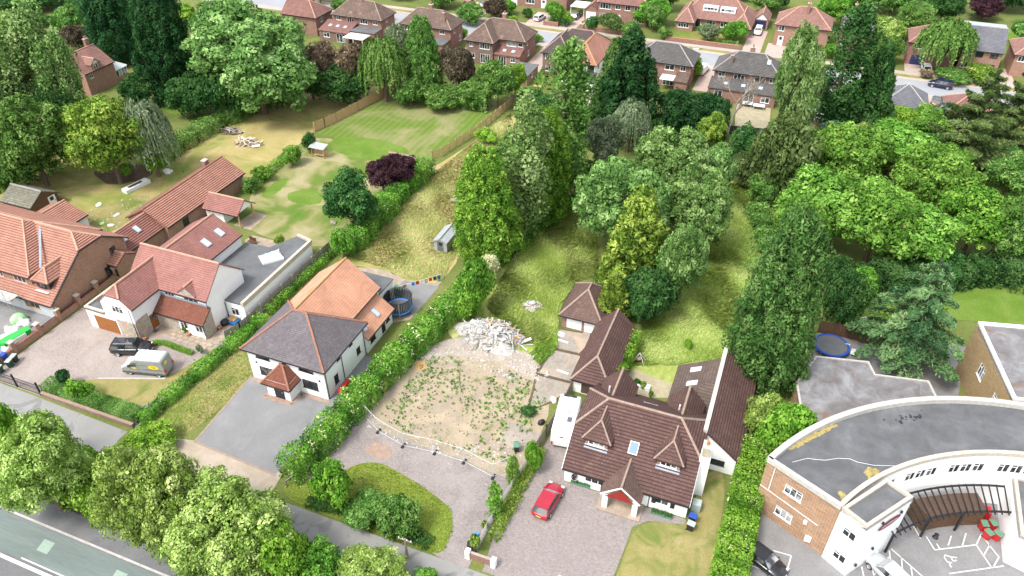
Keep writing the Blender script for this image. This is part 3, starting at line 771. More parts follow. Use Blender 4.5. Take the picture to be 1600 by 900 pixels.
for y in (57.3, 60.3): skylight(h, (-41.55,y,3.1), (0,1,0), (-2.3,0,1.75), .55, 1.1)
block(h, -47.5, -42.9, 63.21, 67.0, 2.95, 'render_white', E=[(1.2,.1,1.6,2.1,'patio',2,FB)], name='annex_wall')
flat_top(h, rect(-47.6,-42.8,63.22,67.1), 3.2, 'felt_grey')
MB().box(-47.55,-44.55,46.3,48.08,-.1,2.5).build('porch_wall', M['render_white'], h)
opening(h, (-46.55,46.29,.12), (1,0,0), (0,-1,0), 1.25, 2.1, 'door', 'door_black')
roof(h, -47.55, -44.55, 46.3, 49.0, 2.45, 3.9, 'x', (1,1), .35, 'tile_porch', 'ridge_red', name='porch_roof', course=.2)
MB().box(-47.8,-44.3,46.05,46.3,0,.12).build('doorstep', M['soil_pink'], h)
for x, y in ((-40.83,48.25),(-40.83,51.5),(-40.83,56.2)): pipe(h, x, y, 0, 4.6)
wl_ = MB()
for x, z in ((-49.9,2.6),(-41.6,2.6),(-46.95,1.6),(-44.9,1.6)): wl_.box(x-.07, x+.07, (46.18 if z < 2 else 47.98), (46.29 if z < 2 else 48.09), z, z+.22)
wl_.build('wall_lamps', M['fascia_black'], h)
# ------------------------------------------------------------ white house with red roofs and grey flat extension
h = thing('white_house', 'white house with red tiled gables, oak garage door and a long grey flat-roofed extension', 'house', (-66, 55, 0))
block(h, -72.2, -60.4, 53.2, 59.8, 5.0, 'render_white', S=[(5.2,3.6,1.5,1.0,'win',3),(8.1,3.7,2.2,1.0,'win',3)])
roof(h, -72.2, -60.4, 53.2, 59.8, 5.0, 8.0, 'x', (0,0), .3, 'tile_red', 'ridge_pale', wallmat='render_white', course=.27, lift=.02)
block(h, -72.2, -67.6, 48.4, 53.3, 5.0, 'render_white', S=[(1.5,3.55,1.7,1.1,'win',3)], E=[(2.0,.05,1.15,2.2,'door',1,'oak')], name='front_wing_wall')
roof(h, -72.2, -67.6, 48.4, 56.5, 5.0, 7.15, 'y', (.45,0), .25, 'tile_red', 'ridge_pale', name='front_wing_roof', wallmat='render_white', course=.27, lift=.02, ohe=.1)
MB().box(-75.3,-69.1,48.3,54.5,-.1,2.85).build('garage_wall', M['render_white'], h)
flat_top(h, rect(-75.35,-72.22,48.25,54.6), 2.95, 'felt_grey', 'stone_cap')
opening(h, (-74.2,48.29,.02), (1,0,0), (0,-1,0), 3.5, 2.15, 'garage', 'oak')
MB().box(-70.5,-67.55,48.27,48.45,-.1,2.6).box(-67.75,-67.52,48.45,50.3,-.1,2.9).build('stone_facing', M['rubble_stone'], h)
block(h, -67.55, -60.2, 51.5, 53.19, 2.45, 'rubble_stone', S=[(3.7,.9,1.1,1.2,'win',2),(6.0,.9,1.0,1.2,'win',2)], name='porch_wall')
MB().box(-64.1,-60.4,51.44,51.49,.1,2.3).build('render_panel', M['render_white'], h)
for u in (-63.85, -61.55): opening(h, (u,51.43,.9), (1,0,0), (0,-1,0), 1.1, 1.2, 'win', 'upvc', 2)
mb = MB(); roof_plane(mb, [(-67.6,51.2,2.35),(-60.1,51.2,2.35),(-60.1,53.19,3.75),(-67.6,53.19,3.75)], .22, .02); pr = mb.build('porch_roof', M['tile_porch'], h)
MB().bar((-67.6,51.14,2.28),(-60.1,51.14,2.28),.1).build('gutter', M['fascia_black'], pr)
MB().bar((-67.55,53.12,3.85),(-60.3,53.12,3.85),.14,.2).build('flashing', M['lead'], pr)
MB().face([(-60.2,51.5,2.4),(-60.2,53.19,2.4),(-60.2,53.19,3.7)]).build('porch_gable', M['rubble_stone'], h)
block(h, -64.4, -62.0, 52.95, 53.5, 5.2, 'rubble_stone', z0=4.75, name='gablet_wall')
roof(h, -64.4, -62.0, 53.0, 55.8, 5.1, 6.1, 'y', (0,0), .15, 'tile_red', 'ridge_pale', name='gablet_roof', wallmat='rubble_stone', course=.27, ohe=.05, gutter=None)
block(h, -73.8, -66.0, 59.81, 66.7, 4.7, 'render_white', name='rear_wing_wall')
roof(h, -73.8, -66.0, 57.0, 66.7, 4.7, 7.0, 'y', (0,.0), .25, 'tile_red', 'ridge_pale', name='rear_wing_roof', wallmat='render_white', course=.27, lift=.02)
for y in (62.2, 64.9): skylight(h, (-67.6,y,5.68), (0,1,0), (-3.9,0,2.3), .8, 1.2)
ext = [(-60.38,55.8),(-57.55,55.8),(-57.55,70.6),(-60.2,71.3),(-62.2,67.6),(-65.95,67.4),(-65.95,59.85),(-60.38,59.85)]
mb = MB().prism(ext, -.2, 2.75, cap=False); mb.build('extension_wall', M['render_white'], h)
opening(h, (-59.6,55.79,.95), (1,0,0), (0,-1,0), 1.15, 1.15, 'win', 'upvc', 2)
flat_top(h, ext, 2.95, 'felt_grey')
MB().box(-57.9,-57.5,55.75,70.7,2.6,3.25).bar((-57.6,70.75,3.02),(-60.2,71.4,3.02),.35,.45).build('parapet', M['stone_cap'], h)
c0 = g(423, 403, 3.1); lan = MB()
a, b = [g(*p, 3.0) for p in ((404,402),(411,414),(444,405),(436,391))], 3.05
lan.prism(a, 2.9, 3.2); cx = sum(p[0] for p in a)/4; cy = sum(p[1] for p in a)/4
lo = lan.build('roof_lantern', M['upvc'], h); lg = MB()
m1 = ((a[0][0]+a[1][0])/2*.7+cx*.3, (a[0][1]+a[1][1])/2*.7+cy*.3, 3.5); m2 = ((a[2][0]+a[3][0])/2*.7+cx*.3, (a[2][1]+a[3][1])/2*.7+cy*.3, 3.5)
A = [(p[0], p[1], 3.2) for p in a]
for q in ([A[0],A[1],m1],[A[1],A[2],m2,m1],[A[2],A[3],m2],[A[3],A[0],m1,m2]): lg.face(q)
lg.build('pane', M['skylight_glass'], lo)
lb = MB()
for p, q in ((A[0],m1),(A[1],m1),(A[2],m2),(A[3],m2),(m1,m2)): lb.bar(p, q, .08)
for t_ in (.33, .66):
    for s0, s1 in ((A[1],A[2]),(A[0],A[3])):
        lb.bar(Vector(s0).lerp(Vector(s1), t_), Vector(m1).lerp(Vector(m2), t_), .06)
lb.build('glazing_bar', M['upvc'], lo)
for x, y, z in ((-67.75,48.2,4.7),(-60.3,51.4,2.3),(-60.32,52.95,4.8),(-60.3,55.7,2.7)): pipe(h, x, y, 0 if z != 4.8 else 3.6, z)
MB().box(-69.9,-68.3,48.2,48.38,2.98,3.1).build('ledge', M['upvc'], h)
# carport behind
h = thing('carport', 'open red-tiled carport on timber posts beside the stone terrace', 'carport', (-75.4, 75, 0))
roof(h, -78.3, -72.2, 73.6, 77.2, 2.5, 3.9, 'x', (0,0), .3, 'tile_red', 'ridge_pale', wallmat='render_white', course=.27)
MB().box(-78.3,-75.2,73.8,77.1,-.1,2.45).build('store_wall', M['render_white'], h)
for x, y in ((-72.4,73.8),(-72.4,77.0)): MB().box(x-.09,x+.09,y-.09,y+.09,0,2.5).build('post', M['wood_new'], h)
for s in (-1, 1): MB().bar((-72.3,75.4+s*1.0,2.5),(-72.3,75.4,3.2),.1).build('brace', M['wood_new'], h)
# ------------------------------------------------------------ long brick outbuilding with link
h = thing('brick_outbuilding', 'long low brick outbuilding with orange-red tiled gable roof behind the white house', 'outbuilding', (-83, 75, 0))
block(h, -86.4, -79.4, 67.0, 84.2, 2.7, 'brick_orange', E=[(3,.8,1.2,1.2,'win',2,FB),(9,.8,1.2,1.2,'win',2,FB)])
roof(h, -86.4, -79.4, 67.0, 84.2, 2.7, 4.7, 'y', (0,0), .35, 'tile_orange_nh', 'ridge_red', wallmat='brick_orange', course=.33, lift=.085)
chimney(h, -84.6, 82.2, 3.2, 4.7, .7, .9, 'brick_red', 0)
MB().box(-87.3,-86.75,67.5,83.8,2.1,2.25).build('side_flat_roof', M['felt_grey'], h)
h = thing('brick_link', 'brick link building with maroon tiled roof and two skylights', 'building', (-82, 63, 0))
block(h, -85.2, -80.2, 58.6, 66.98, 2.5, 'brick_orange', E=[(.9,.7,1.0,1.3,'win',1,FB)])
roof(h, -85.2, -80.2, 58.6, 66.9, 2.5, 4.2, 'y', (.55,0), .3, 'tile_brick', 'ridge_pale', wallmat='brick_orange', course=.33, lift=.085)
for y in (61.3, 63.9): skylight(h, (-81.55,y,3.5), (0,1,0), (-2.5,0,1.7), .6, 1.0)
block(h, -80.19, -78.9, 57.0, 60.2, 2.6, 'brick_orange', S=[(.2,.7,.9,1.2,'win',1,FB)], name='bay_wall')
roof(h, -81.5, -78.9, 57.0, 60.2, 2.6, 3.5, 'x', (0,0), .2, 'tile_orange_nh', 'ridge_pale', name='bay_roof', wallmat='brick_orange', course=.33)
# ------------------------------------------------------------ new brick house at the left edge
h = thing('brick_house', 'new brick house with orange tiled roof and scaffold board at its front', 'house', (-90, 52, 0))
block(h, -104, -80.4, 47.7, 60.6, 2.6, 'conc_render', S=[(14.2,.9,2.2,1.2,'win',3,'timber'),(18.6,.8,2.5,1.3,'win',3,'timber'),(9.5,.1,2.6,2.2,'patio',3,FB)], name='front_wall')
W = MB(); W.face([(-80.38,47.75,-.2),(-80.38,60.55,-.2),(-80.38,60.55,4.6),(-80.38,57.2,6.75),(-80.38,53.6,6.75),(-80.38,47.75,2.6)]); W.build('gable_wall', M['brick_new'], h)
for y_, z_ in ((56.2,.9),(57.9,3.0)): opening(h, (-80.38,y_,z_), (0,1,0), (1,0,0), .9, 1.3, 'win', FB, 1)
mb = MB(); rm = MB(); ZR = 8.0
roof_plane(mb, [(-104,47.3,2.35),(-80.1,47.3,2.35),(-80.1,53.55,6.75),(-82.6,55.4,ZR),(-104,55.4,ZR)], .33, .09)
roof_plane(mb, [(-104,61,4.3),(-80.1,61,4.3),(-80.1,57.3,6.75),(-82.6,55.4,ZR),(-104,55.4,ZR)], .33, .09)
roof_plane(mb, [(-80.1,53.55,6.75),(-80.1,57.3,6.75),(-82.6,55.4,ZR)], .33, .09)
ro = mb.build('roof', M['tile_orange_nh'], h)
for p, q in (((-104,55.4,ZR),(-82.6,55.4,ZR)),((-80.1,53.55,6.75),(-82.6,55.4,ZR)),((-80.1,57.3,6.75),(-82.6,55.4,ZR))): ridge_line(rm, p, q, .15)
rm.build('ridge_tiles', M['ridge_pale'], ro)
MB().bar((-104,47.22,2.3),(-80.1,47.22,2.3),.12).build('gutter', M['fascia_black'], ro)
MB().bar((-80.02,47.3,2.3),(-80.02,53.55,6.7),.12,.16).bar((-80.02,53.55,6.7),(-80.02,57.3,6.7),.1,.14).bar((-80.02,57.3,6.7),(-80.02,61,4.25),.12,.16).build('verge', M['fascia_black'], ro)
block(h, -104, -84.2, 48.9, 55, 5.0, 'brick_new', S=[(13.2,3.5,1.6,1.2,'win',3,'upvc'),(16.6,3.5,2.2,1.2,'win',3,'upvc')], z0=2.5, name='upper_wall')
roof(h, -104, -84.2, 48.9, 60.3, 5.0, 8.55, 'x', (0,.95), .35, 'tile_orange_nh', 'ridge_pale', name='front_roof', course=.33, lift=.09)
MB().bar((-88.2,55.6,8.0),(-83.2,50.1,5.6),.28,.1).build('valley', M['lead'], ro)
d = MB(); d.box(-83.4,-81.2,48.9,52.0,3.3,4.9); d.build('dormer_wall', M['fascia_black'], h)
opening(h, (-82.9,48.88,3.6), (1,0,0), (0,-1,0), 1.0, 1.1, 'win', FB, 2)
roof(h, -83.4, -81.2, 48.9, 53.0, 4.9, 6.0, 'y', (1,0), .25, 'tile_orange_nh', 'ridge_pale', name='dormer_roof', course=.33, gutter=None)
MB().bar((-83.3,48.6,3.35),(-81.2,48.6,3.35),.5,.06).build('dormer_flashing', M['fascia_white'], h)
sb = thing('scaffold', 'galvanised scaffold with pale boards along the new brick house front', 'scaffold', (-90, 46.4, 0))
for k in range(4): MB().box(-104,-84.9,45.7+k*.36,46.02+k*.36,2.95,3.0).build('board', M['stone_pale'], sb)
for x in (-103,-99,-95,-91,-87,-85.2):
    for y in (45.6,47.1): MB().tube([(x,y,0),(x,y,4.6)], .035, 6).build('upright', M['galv'], sb)
for y, z in ((45.6,3.5),(45.6,4.1),(47.1,2.9),(45.6,2.9)): MB().tube([(-104,y,z),(-84.3,y,z)], .03, 6).build('rail', M['galv'], sb)
h = thing('stone_shed', 'dark boarded shed with mossy stone-tile roof at the left edge', 'shed', (-106, 67, 0))
block(h, -109.0, -103.0, 64.6, 69.4, 2.0, 'wood_dark', E=[(3.0,.05,1.3,1.9,'door',1,'door_white')])
roof(h, -109.0, -103.0, 64.6, 69.4, 2.0, 3.4, 'x', (0,0), .3, 'tile_stone', 'ridge_grey', wallmat='wood_dark', course=.4)
h = thing('orange_wing', 'small orange-tiled wing with white gable behind the new house', 'building', (-95, 62, 0))
block(h, -100, -93.0, 61.2, 65.5, 2.5, 'render_white')
roof(h, -100, -93.0, 61.2, 65.5, 2.5, 4.0, 'y', (0,0), .3, 'tile_orange_nh', 'ridge_pale', wallmat='render_white', course=.33)
MB().box(-92.9,-87.5,60.7,63.5,1.9,2.1).build('side_flat_roof', M['felt_grey'], h)
# ------------------------------------------------------------ bungalow
h = thing('bungalow', 'white dormer bungalow with brown tiled roof, two front dormers and a red-gabled porch', 'bungalow', (-7, 52, 0))
block(h, -13.0, -.85, 47.15, 58.6, 2.42, 'render_white', S=[(2.1,.85,2.0,.95,'win',3),(9.0,.85,1.35,.95,'win',2)])
for x in (-4.25, -2.45): MB().box(x,x+.4,47.07,47.14,.85,1.85).build('shutter', M['fascia_black'], h)
roof(h, -13.0, -.85, 47.15, 58.9, 2.42, 6.85, 'x', (.42,.42), .35, 'tile_brown', 'ridge_stone', wallmat='render_white', course=.34, ohe=(.15,.15), lift=.085, gutter='fascia_black')
MB().bar((-13.2,46.8,2.08),(-13.2,50.6,4.93),.05,.14).bar((-.68,46.8,2.08),(-.68,50.6,4.93),.05,.14).build('bargeboard', M['fascia_white'], h)
for i, (x0, x1) in enumerate(((-11.75,-9.3),(-4.65,-2.25))):
    d = MB().box(x0+.12,x1-.12,49.15,52.5,3.5,5.0).build('dormer', M['brick_orange'], h)
    opening(h, (x0+.42,49.15,4.05), (1,0,0), (0,-1,0), x1-x0-.84, .82, 'lit' if i == 0 else 'win', 'upvc', 3)
    roof(h, x0, x1, 49.2, 53.4, 5.0, 6.35, 'y', (1,0), .22, 'tile_brown', 'ridge_stone', name='dormer_roof', course=.3, gutter=None, ridge_r=.09)
    MB().face([(x0+.05,48.72,3.66),(x1-.05,48.72,3.66),(x1-.05,49.13,4.0),(x0+.05,49.13,4.0)]).face([(x0+.05,48.72,3.5),(x1-.05,48.72,3.5),(x1-.05,48.72,3.66),(x0+.05,48.72,3.66)]).build('lead_apron', M['lead'], h)
skylight(h, (-7.0,49.85,4.45), (1,0,0), (0,5.9,4.43), .75, 1.1, 'blue_glass', 'upvc')
# porch
PX = -6.97
mb = MB()
for s, x in ((-1, -8.95), (1, -4.99)):
    roof_plane(mb, [(x,45.35,2.05),(x,47.4,2.05),(PX,50.4,3.75),(PX,45.35,3.75)] if s < 0 else [(x,45.35,2.05),(x,47.4,2.05),(PX,50.4,3.75),(PX,45.35,3.75)], .22, .025)
pr = mb.build('porch_roof', M['tile_brown_pale'], h); rm = MB(); ridge_line(rm, (PX,45.4,3.75), (PX,50.3,3.75), .12); rm.build('ridge_tiles', M['ridge_stone'], pr)
MB().bar((-8.9,45.33,2.05),(PX,45.33,3.7),.06,.16).bar((-5.04,45.33,2.05),(PX,45.33,3.7),.06,.16).bar((-8.6,45.36,2.12),(-5.3,45.36,2.12),.06,.14).build('bargeboard', M['fascia_white'], pr)
MB().face([(-8.45,45.14,2.2),(-5.5,45.14,2.2),(PX,45.14,3.5)]).build('gable_panel', M['red_paint'], h)
for x in (-8.65, -5.75): MB().box(x,x+.5,45.4,45.9,0.1,2.15).build('porch_column', M['render_white'], h)
MB().box(-9.1,-4.85,45.0,47.14,-.1,.12).build('porch_floor', M['slab_patio'], h)
MB().box(-8.3,-5.65,46.95,47.12,.12,2.1).build('porch_back_wall', M['slab_patio'], h)
opening(h, (-7.35,46.94,.15), (1,0,0), (0,-1,0), .95, 1.9, 'door', 'oak')
for x in (-9.2, -4.5): pipe(h, x, 47.08, 0, 2.0)
# chimney on the right gable
MB().box(-.84,.15,50.2,51.4,-.1,5.4).build('chimney_breast', M['render_white'], h)
chimney(h, -.38, 50.8, 5.4, 6.6, .75, .95, 'rubble_stone', 1, 'stone_cap', 'clay')
# rear dormers, link roofs
roof(h, -12.2, -9.0, 54.2, 59.2, 3.6, 5.4, 'y', (0,0), .25, 'tile_brown', 'ridge_stone', name='rear_gable_roof', wallmat='render_white', course=.34, gutter=None)
roof(h, -5.0, -1.9, 54.2, 59.2, 3.6, 5.4, 'y', (0,0), .25, 'tile_brown', 'ridge_stone', name='rear_gable_roof', wallmat='render_white', course=.34, gutter=None)
skylight(h, (-6.8,56.0,4.55), (1,0,0), (0,-5.9,4.65), 1.5, .35, 'skylight_glass', 'lead')
for x in (-11.2, -3.9): MB().tube([(x,56,4.6),(x,56,5.6)], .09, 6).build('vent_pipe', M['fascia_white'], h)
# left rear wing (garage)
block(h, -16.0, -12.0, 59.4, 70.2, 2.3, 'render_white', S=[(.9,.02,2.3,2.05,'garage',1,'door_brown')], name='wing_wall')
roof(h, -16.0, -12.0, 59.4, 70.2, 2.3, 4.25, 'y', (1,0), .3, 'tile_brown', 'ridge_stone', name='wing_roof', wallmat='render_white', course=.34, lift=.085)
# right wing with white coping
block(h, -.8, 2.55, 53.9, 66.3, 2.5, 'render_white', S=[(.75,.9,1.6,.75,'win',2,FB)], name='side_wing_wall')
MB().face([(-.8,53.88,2.4),(2.6,53.88,2.4),(-.8,53.88,5.2)]).build('side_gable', M['render_white'], h)
mb = MB(); roof_plane(mb, [(2.95,53.6,2.2),(2.95,66.6,2.2),(-.75,66.6,5.25),(-.75,53.6,5.25)], .34, .085); mb.build('side_wing_roof', M['tile_brown'], h)
MB().box(-1.15,-.72,53.7,66.6,-.1,5.5).build('coping_wall', M['stone_pale'], h)
block(h, -5.3, -1.16, 59.6, 65.3, 2.4, 'render_white', name='garden_room_wall')
mb = MB(); roof_plane(mb, [(-5.55,65.5,2.25),(-5.55,59.0,2.25),(-1.16,62.2,4.7),(-1.16,65.5,4.7)], .34, .03); mb.build('garden_room_roof', M['tile_drab'], h)
mb = MB(); roof_plane(mb, [(-5.55,59.0,2.25),(-1.16,59.0,2.25),(-1.16,62.2,4.7)], .34, .03); mb.build('garden_room_hip', M['tile_drab'], h)
for y in (61.9, 64.2): skylight(h, (-3.5,y,3.42), (0,1,0), (4.4,0,2.45), .55, 1.1, 'skylight_glass', 'fascia_white')
# double garage
h = thing('double_garage', 'small brick double garage with brown pyramid roof and two white doors', 'garage', (-18.2, 70, 0))
block(h, -20.8, -15.9, 69.7, 76.0, 2.25, 'brick_red', S=[(.6,.02,1.95,1.95,'garage',1,'door_white'),(2.85,.02,1.95,1.95,'garage',1,'door_white')])
roof(h, -20.8, -15.9, 69.7, 76.0, 2.3, 4.7, 'y', (1,1), .35, 'tile_brown_pale', 'ridge_stone', course=.25, lift=.02)
# ------------------------------------------------------------ curved offices
h = thing('curved_offices', 'white and brick curved office building with flat grey roof', 'office', (20, 60, 0))
OC, OR_, IC, IR_ = (31.17, 37.85), 29.2, (32.22, 37.10), 23.3
a0, a1 = math.atan2(50.4-OC[1], 5.7-OC[0]), R(62)
b0, b1 = math.atan2(47.6-IC[1], 11.5-IC[0]), R(62)
NA = 40
outer = [(OC[0]+OR_*math.cos(a0+(a1-a0)*k/NA), OC[1]+OR_*math.sin(a0+(a1-a0)*k/NA)) for k in range(NA+1)]
inner = [(IC[0]+IR_*math.cos(b0+(b1-b0)*k/NA), IC[1]+IR_*math.sin(b0+(b1-b0)*k/NA)) for k in range(NA+1)]
ZP = 7.1
mb = MB()
for k in range(NA): wall(mb, h, outer[k+1], outer[k], -.2, ZP)
mb.build('outer_wall', M['brick_buff'], h)
iw = MB()
def arcp(u): # metres along the inner wall from its left end
    a = b0 - u/IR_; return (IC[0]+IR_*math.cos(a), IC[1]+IR_*math.sin(a))
u = 0
segs = []
while u < 44:
    w_ = 1.15; segs.append((u, u+w_)); u += w_
for k, (p, q) in enumerate(segs):
    hole = [] if (k % 4 == 3 or k < 4) else [(.06,4.55,1.03,1.15,'win',2)]
    wall(iw, h, arcp(p), arcp(q), -.2, ZP, hole)
iw.build('inner_wall', M['render_white'], h)
flank = MB()
wall(flank, h, outer[0], inner[0], -.2, ZP, [(2.2,4.5,1.7,1.15,'lit',3),(2.0,1.2,1.7,1.15,'lit',3)])
flank.build('brick_flank', M['brick_buff'], h)
e1 = MB(); wall(e1, h, inner[-1], outer[-1], -.2, ZP); e1.build('end_wall', M['brick_buff'], h)
rf = MB()
for k in range(NA): rf.face([(inner[k][0],inner[k][1],ZP-.25),(inner[k+1][0],inner[k+1][1],ZP-.25),(outer[k+1][0],outer[k+1][1],ZP-.25),(outer[k][0],outer[k][1],ZP-.25)][::-1])
rf.build('flat_roof', M['flat_roof'], h)
def coping(pts, w, z0, z1, off, c):
    mb = MB()
    def sh(p, d):
        v = Vector(p) - Vector(c); v = v.normalized(); return (p[0]+v.x*d, p[1]+v.y*d)
    for p, q in zip(pts[:-1], pts[1:]):
        a, b_, c_, d = sh(p, off), sh(q, off), sh(q, off+w), sh(p, off+w)
        mb.prism([a, b_, c_, d], z0, z1)
    return mb
coping(outer, .55, ZP-.3, ZP+.25, -.45, OC).build('parapet', M['stone_pale'], h)
coping(inner, .4, ZP-.3, ZP+.12, -.05, IC).build('parapet', M['stone_cap'], h)
MB().bar((*outer[0],ZP+.0),(*inner[0],ZP+.0),.4,.5).build('parapet', M['stone_pale'], h)
tw = [(11.45,47.55),(13.5,46.25),(17.15,51.0),(15.0,52.3)]
mb = MB()
wall(mb, h, tw[0], tw[1], -.2, 6.95, [(.75,4.4,1.2,1.0,'win',2),(.75,1.1,1.2,1.0,'win',2)])
wall(mb, h, tw[1], tw[2], -.2, 6.95); wall(mb, h, tw[2], tw[3], -.2, 6.95); wall(mb, h, tw[3], tw[0], -.2, 6.95)
mb.build('tower_wall', M['render_white'], h)
flat_top(h, tw, 6.9, 'flat_roof', 'stone_cap', 'tower_roof', .3, .3)
ud = (Vector(tw[2])-Vector(tw[1])).normalized(); nd = Vector((ud.y,-ud.x))
sg = thing('oval_sign', 'maroon oval sign with white lettering high on the white tower', 'sign', (15.2, 48.6, 5.6))
cs = Vector(tw[1]).lerp(Vector(tw[2]), .60)
def disc(mb, rx, rz, d, z, n=24):
    mb.face([(cs.x+ud.x*rx*math.cos(t)+nd.x*d, cs.y+ud.y*rx*math.cos(t)+nd.y*d, z+rz*math.sin(t)) for t in [2*math.pi*k/n for k in range(n)]])
m_ = MB(); disc(m_, 1.6, .62, .04, 5.3); m_.build('rim', M['fascia_white'], sg)
m_ = MB(); disc(m_, 1.5, .54, .055, 5.3); m_.build('face', M['maroon'], sg)
m_ = MB(); rnd = random.Random(4)
for k in range(13):
    a_ = -1.05+k*.165; p = cs + ud*a_ + nd*.07; q = cs + ud*(a_+.11) + nd*.07; hh = rnd.uniform(.16,.3)
    m_.face([(p.x,p.y,5.14),(q.x,q.y,5.14),(q.x,q.y,5.14+hh),(p.x,p.y,5.14+hh)])
m_.build('lettering', M['white_bright'], sg)
for k, (u_, z) in enumerate(((.12,1.2),(.42,2.3),(.36,6.2),(.78,6.0))):
    p = Vector(tw[1]).lerp(Vector(tw[2]), u_); MB().lathe(p.x+nd.x*.15, p.y+nd.y*.15, [(.0,z),(.12,z+.02),(.1,z+.25),(0,z+.28)], 8).build('wall_lamp', M['fascia_black'], h)
fd = (Vector(inner[0])-Vector(outer[0])).normalized(); fn = Vector((fd.y,-fd.x))
for u_, z, s_ in ((4.9,2.6,.3),(5.6,.7,.55)):
    p = Vector(outer[0])+fd*u_+fn*.12; MB().box(p.x-s_/2,p.x+s_/2,p.y-.12,p.y+.12,z,z+s_*1.2).build('meter_box', M['white_bright'], h)
p = Vector(outer[0])+fd*.9+fn*.06; MB().tube([(p.x,p.y,6.6),(p.x,p.y,3.6)], .05, 6).build('drainpipe', M['white_bright'], h)
p0_, p1_ = Vector(outer[0])+fn*.05, Vector(inner[0])-fd*1.2+fn*.05; MB().bar((p0_.x,p0_.y,3.5),(p1_.x,p1_.y,3.3),.05).build('cable_tray', M['white_bright'], h)
# cable and lichen on the flat roof
mb = MB(); zc = ZP-.2
cab = [g(*p, zc) for p in ((1238,722),(1262,716),(1275,718),(1290,719),(1310,716),(1328,717),(1340,722),(1365,727),(1400,728))]
mb.tube([(x,y,zc) for x, y in cab], .02, 5); mb.build('roof_cable', M['white_bright'], h)
plain('lichen', (.34,.27,.10), .95, var=.4, scale=3)
def speckle(poly, n, seed, name, mat):
    rs = np.random.RandomState(seed); P = np.array([g(x, y, ZP-.24) for x, y in poly]); c0 = P.mean(0); mb = MB()
    for k in range(n):
        w_ = rs.dirichlet(np.ones(len(P))*.7); c = w_@P; r = rs.uniform(.05,.22)
        mb.face([(c[0]+r*math.cos(t)*rs.uniform(.6,1.2), c[1]+r*math.sin(t)*rs.uniform(.6,1.2), ZP-.243+k*.00002) for t in np.linspace(0,5.4,6)])
    return stuff(mb.build(name, M[mat], h))
for k, q in enumerate(([(1218,704),(1232,702),(1262,682),(1318,656),(1310,664),(1245,700)],[(1347,738),(1355,728),(1370,732),(1374,740),(1358,748)],[(1310,768),(1320,772),(1316,780)])): speckle(q, (260,110,40)[k], k, 'lichen', 'lichen')
speckle([(1370,655),(1440,640),(1460,650),(1390,668)], 26, 8, 'roof_stain', 'fascia_black')
# right wing of the courtyard
rw = [(26.7,53.0),(28.6,52.4),(50,51),(50,64),(26.9,59.9)]
mb = MB()
for i in range(5):
    wall(mb, h, rw[i], rw[(i+1) % 5], -.2, 3.8, [(1.2,1.2,2.4,1.1,'lit',3)] if i == 1 else [])
mb.build('wing_wall', M['render_white'], h); flat_top(h, rw, 3.85, 'flat_roof', 'stone_cap', 'wing_roof')
# steel pergola
pg = thing('pergola', 'black steel pergola of curved rails and slanting bars along the courtyard wall', 'pergola', (21, 56, 0))
def pr_(a, r): return (IC[0]+r*math.cos(a), IC[1]+r*math.sin(a))
A0, A1 = math.atan2(52.0-IC[1], 15.3-IC[0]), math.atan2(58.6-IC[1], 26.5-IC[0])
for r_, zz in ((IR_-.45, 3.15), (IR_-3.1, 2.75)):
    m_ = MB(); pts = [(*pr_(A0+(A1-A0)*k/16, r_), zz) for k in range(17)]
    for p, q in zip(pts[:-1], pts[1:]): m_.bar(p, q, .14, .16)
    m_.build('rail', M['iron'], pg)
for k in range(20):
    a = A0+(A1-A0)*k/19; MB().bar((*pr_(a, IR_-.4),3.24), (*pr_(a+.03, IR_-3.5),2.84), .09, .12).build('bar', M['iron'], pg)
for k, a in enumerate((A0+.02, A0+(A1-A0)*.32, A0+(A1-A0)*.62, A1-.03)):
    x, y = pr_(a, IR_-3.1); MB().box(x-.09,x+.09,y-.09,y+.09,0,2.7).build('post', M['iron'], pg)
st = thing('timber_store', 'brown boarded store with flat roof under the black pergola', 'store', (22.8, 55.6, 0))
a_s = [(IC, A0+(A1-A0)*t) for t in (.36, .52, .68, .84)]
poly = [pr_(a, IR_-2.6) for _, a in a_s] + [pr_(a, IR_-.6) for _, a in a_s[::-1]]
MB().prism(poly, 0, 2.1).build('board_wall', M['wood_dark'], st); MB().prism([(p[0]*1.0, p[1]) for p in poly], 2.1, 2.2).build('flat_roof', M['door_brown'], st)
# flat-roofed block and brick block behind
h = thing('flat_block', 'low flat-roofed block with weathered grey roof behind the curved offices', 'building', (13, 68, 0))
fb = [(6.9,66.3),(7.9,61.2),(10,60),(14,64.5),(18,67),(21.1,69.2),(20.3,71.8),(14.9,70.8),(14.2,72.7),(8.6,71.5)]
MB().prism(fb, -.2, 3.1, cap=False).build('wall', M['brick_buff'], h)
flat_top(h, fb, 3.2, 'flat_roof_old', 'stone_pale', pw=.22, ph=.15)
h = thing('brick_block', 'tall yellow-brick office block with flat grey roof at the right edge', 'office', (32, 74, 0))
bb = [(26.6,67.2),(44,71),(44,84),(29.0,80.2),(24.4,79.1)]
mb = MB()
for i in range(5): wall(mb, h, bb[i], bb[(i+1) % 5], -.2, 7.0, [(4.2,3.4,1.5,1.6,'lit',3),(7.5,.1,.9,2.0,'door',1,'door_white'),(8.8,3.4,1.2,1.6,'lit',2)] if i == 4 else [])
mb.build('wall', M['brick_yellow'], h); flat_top(h, bb, 7.0, 'flat_roof_old', 'white_bright', pw=.3, ph=.3)
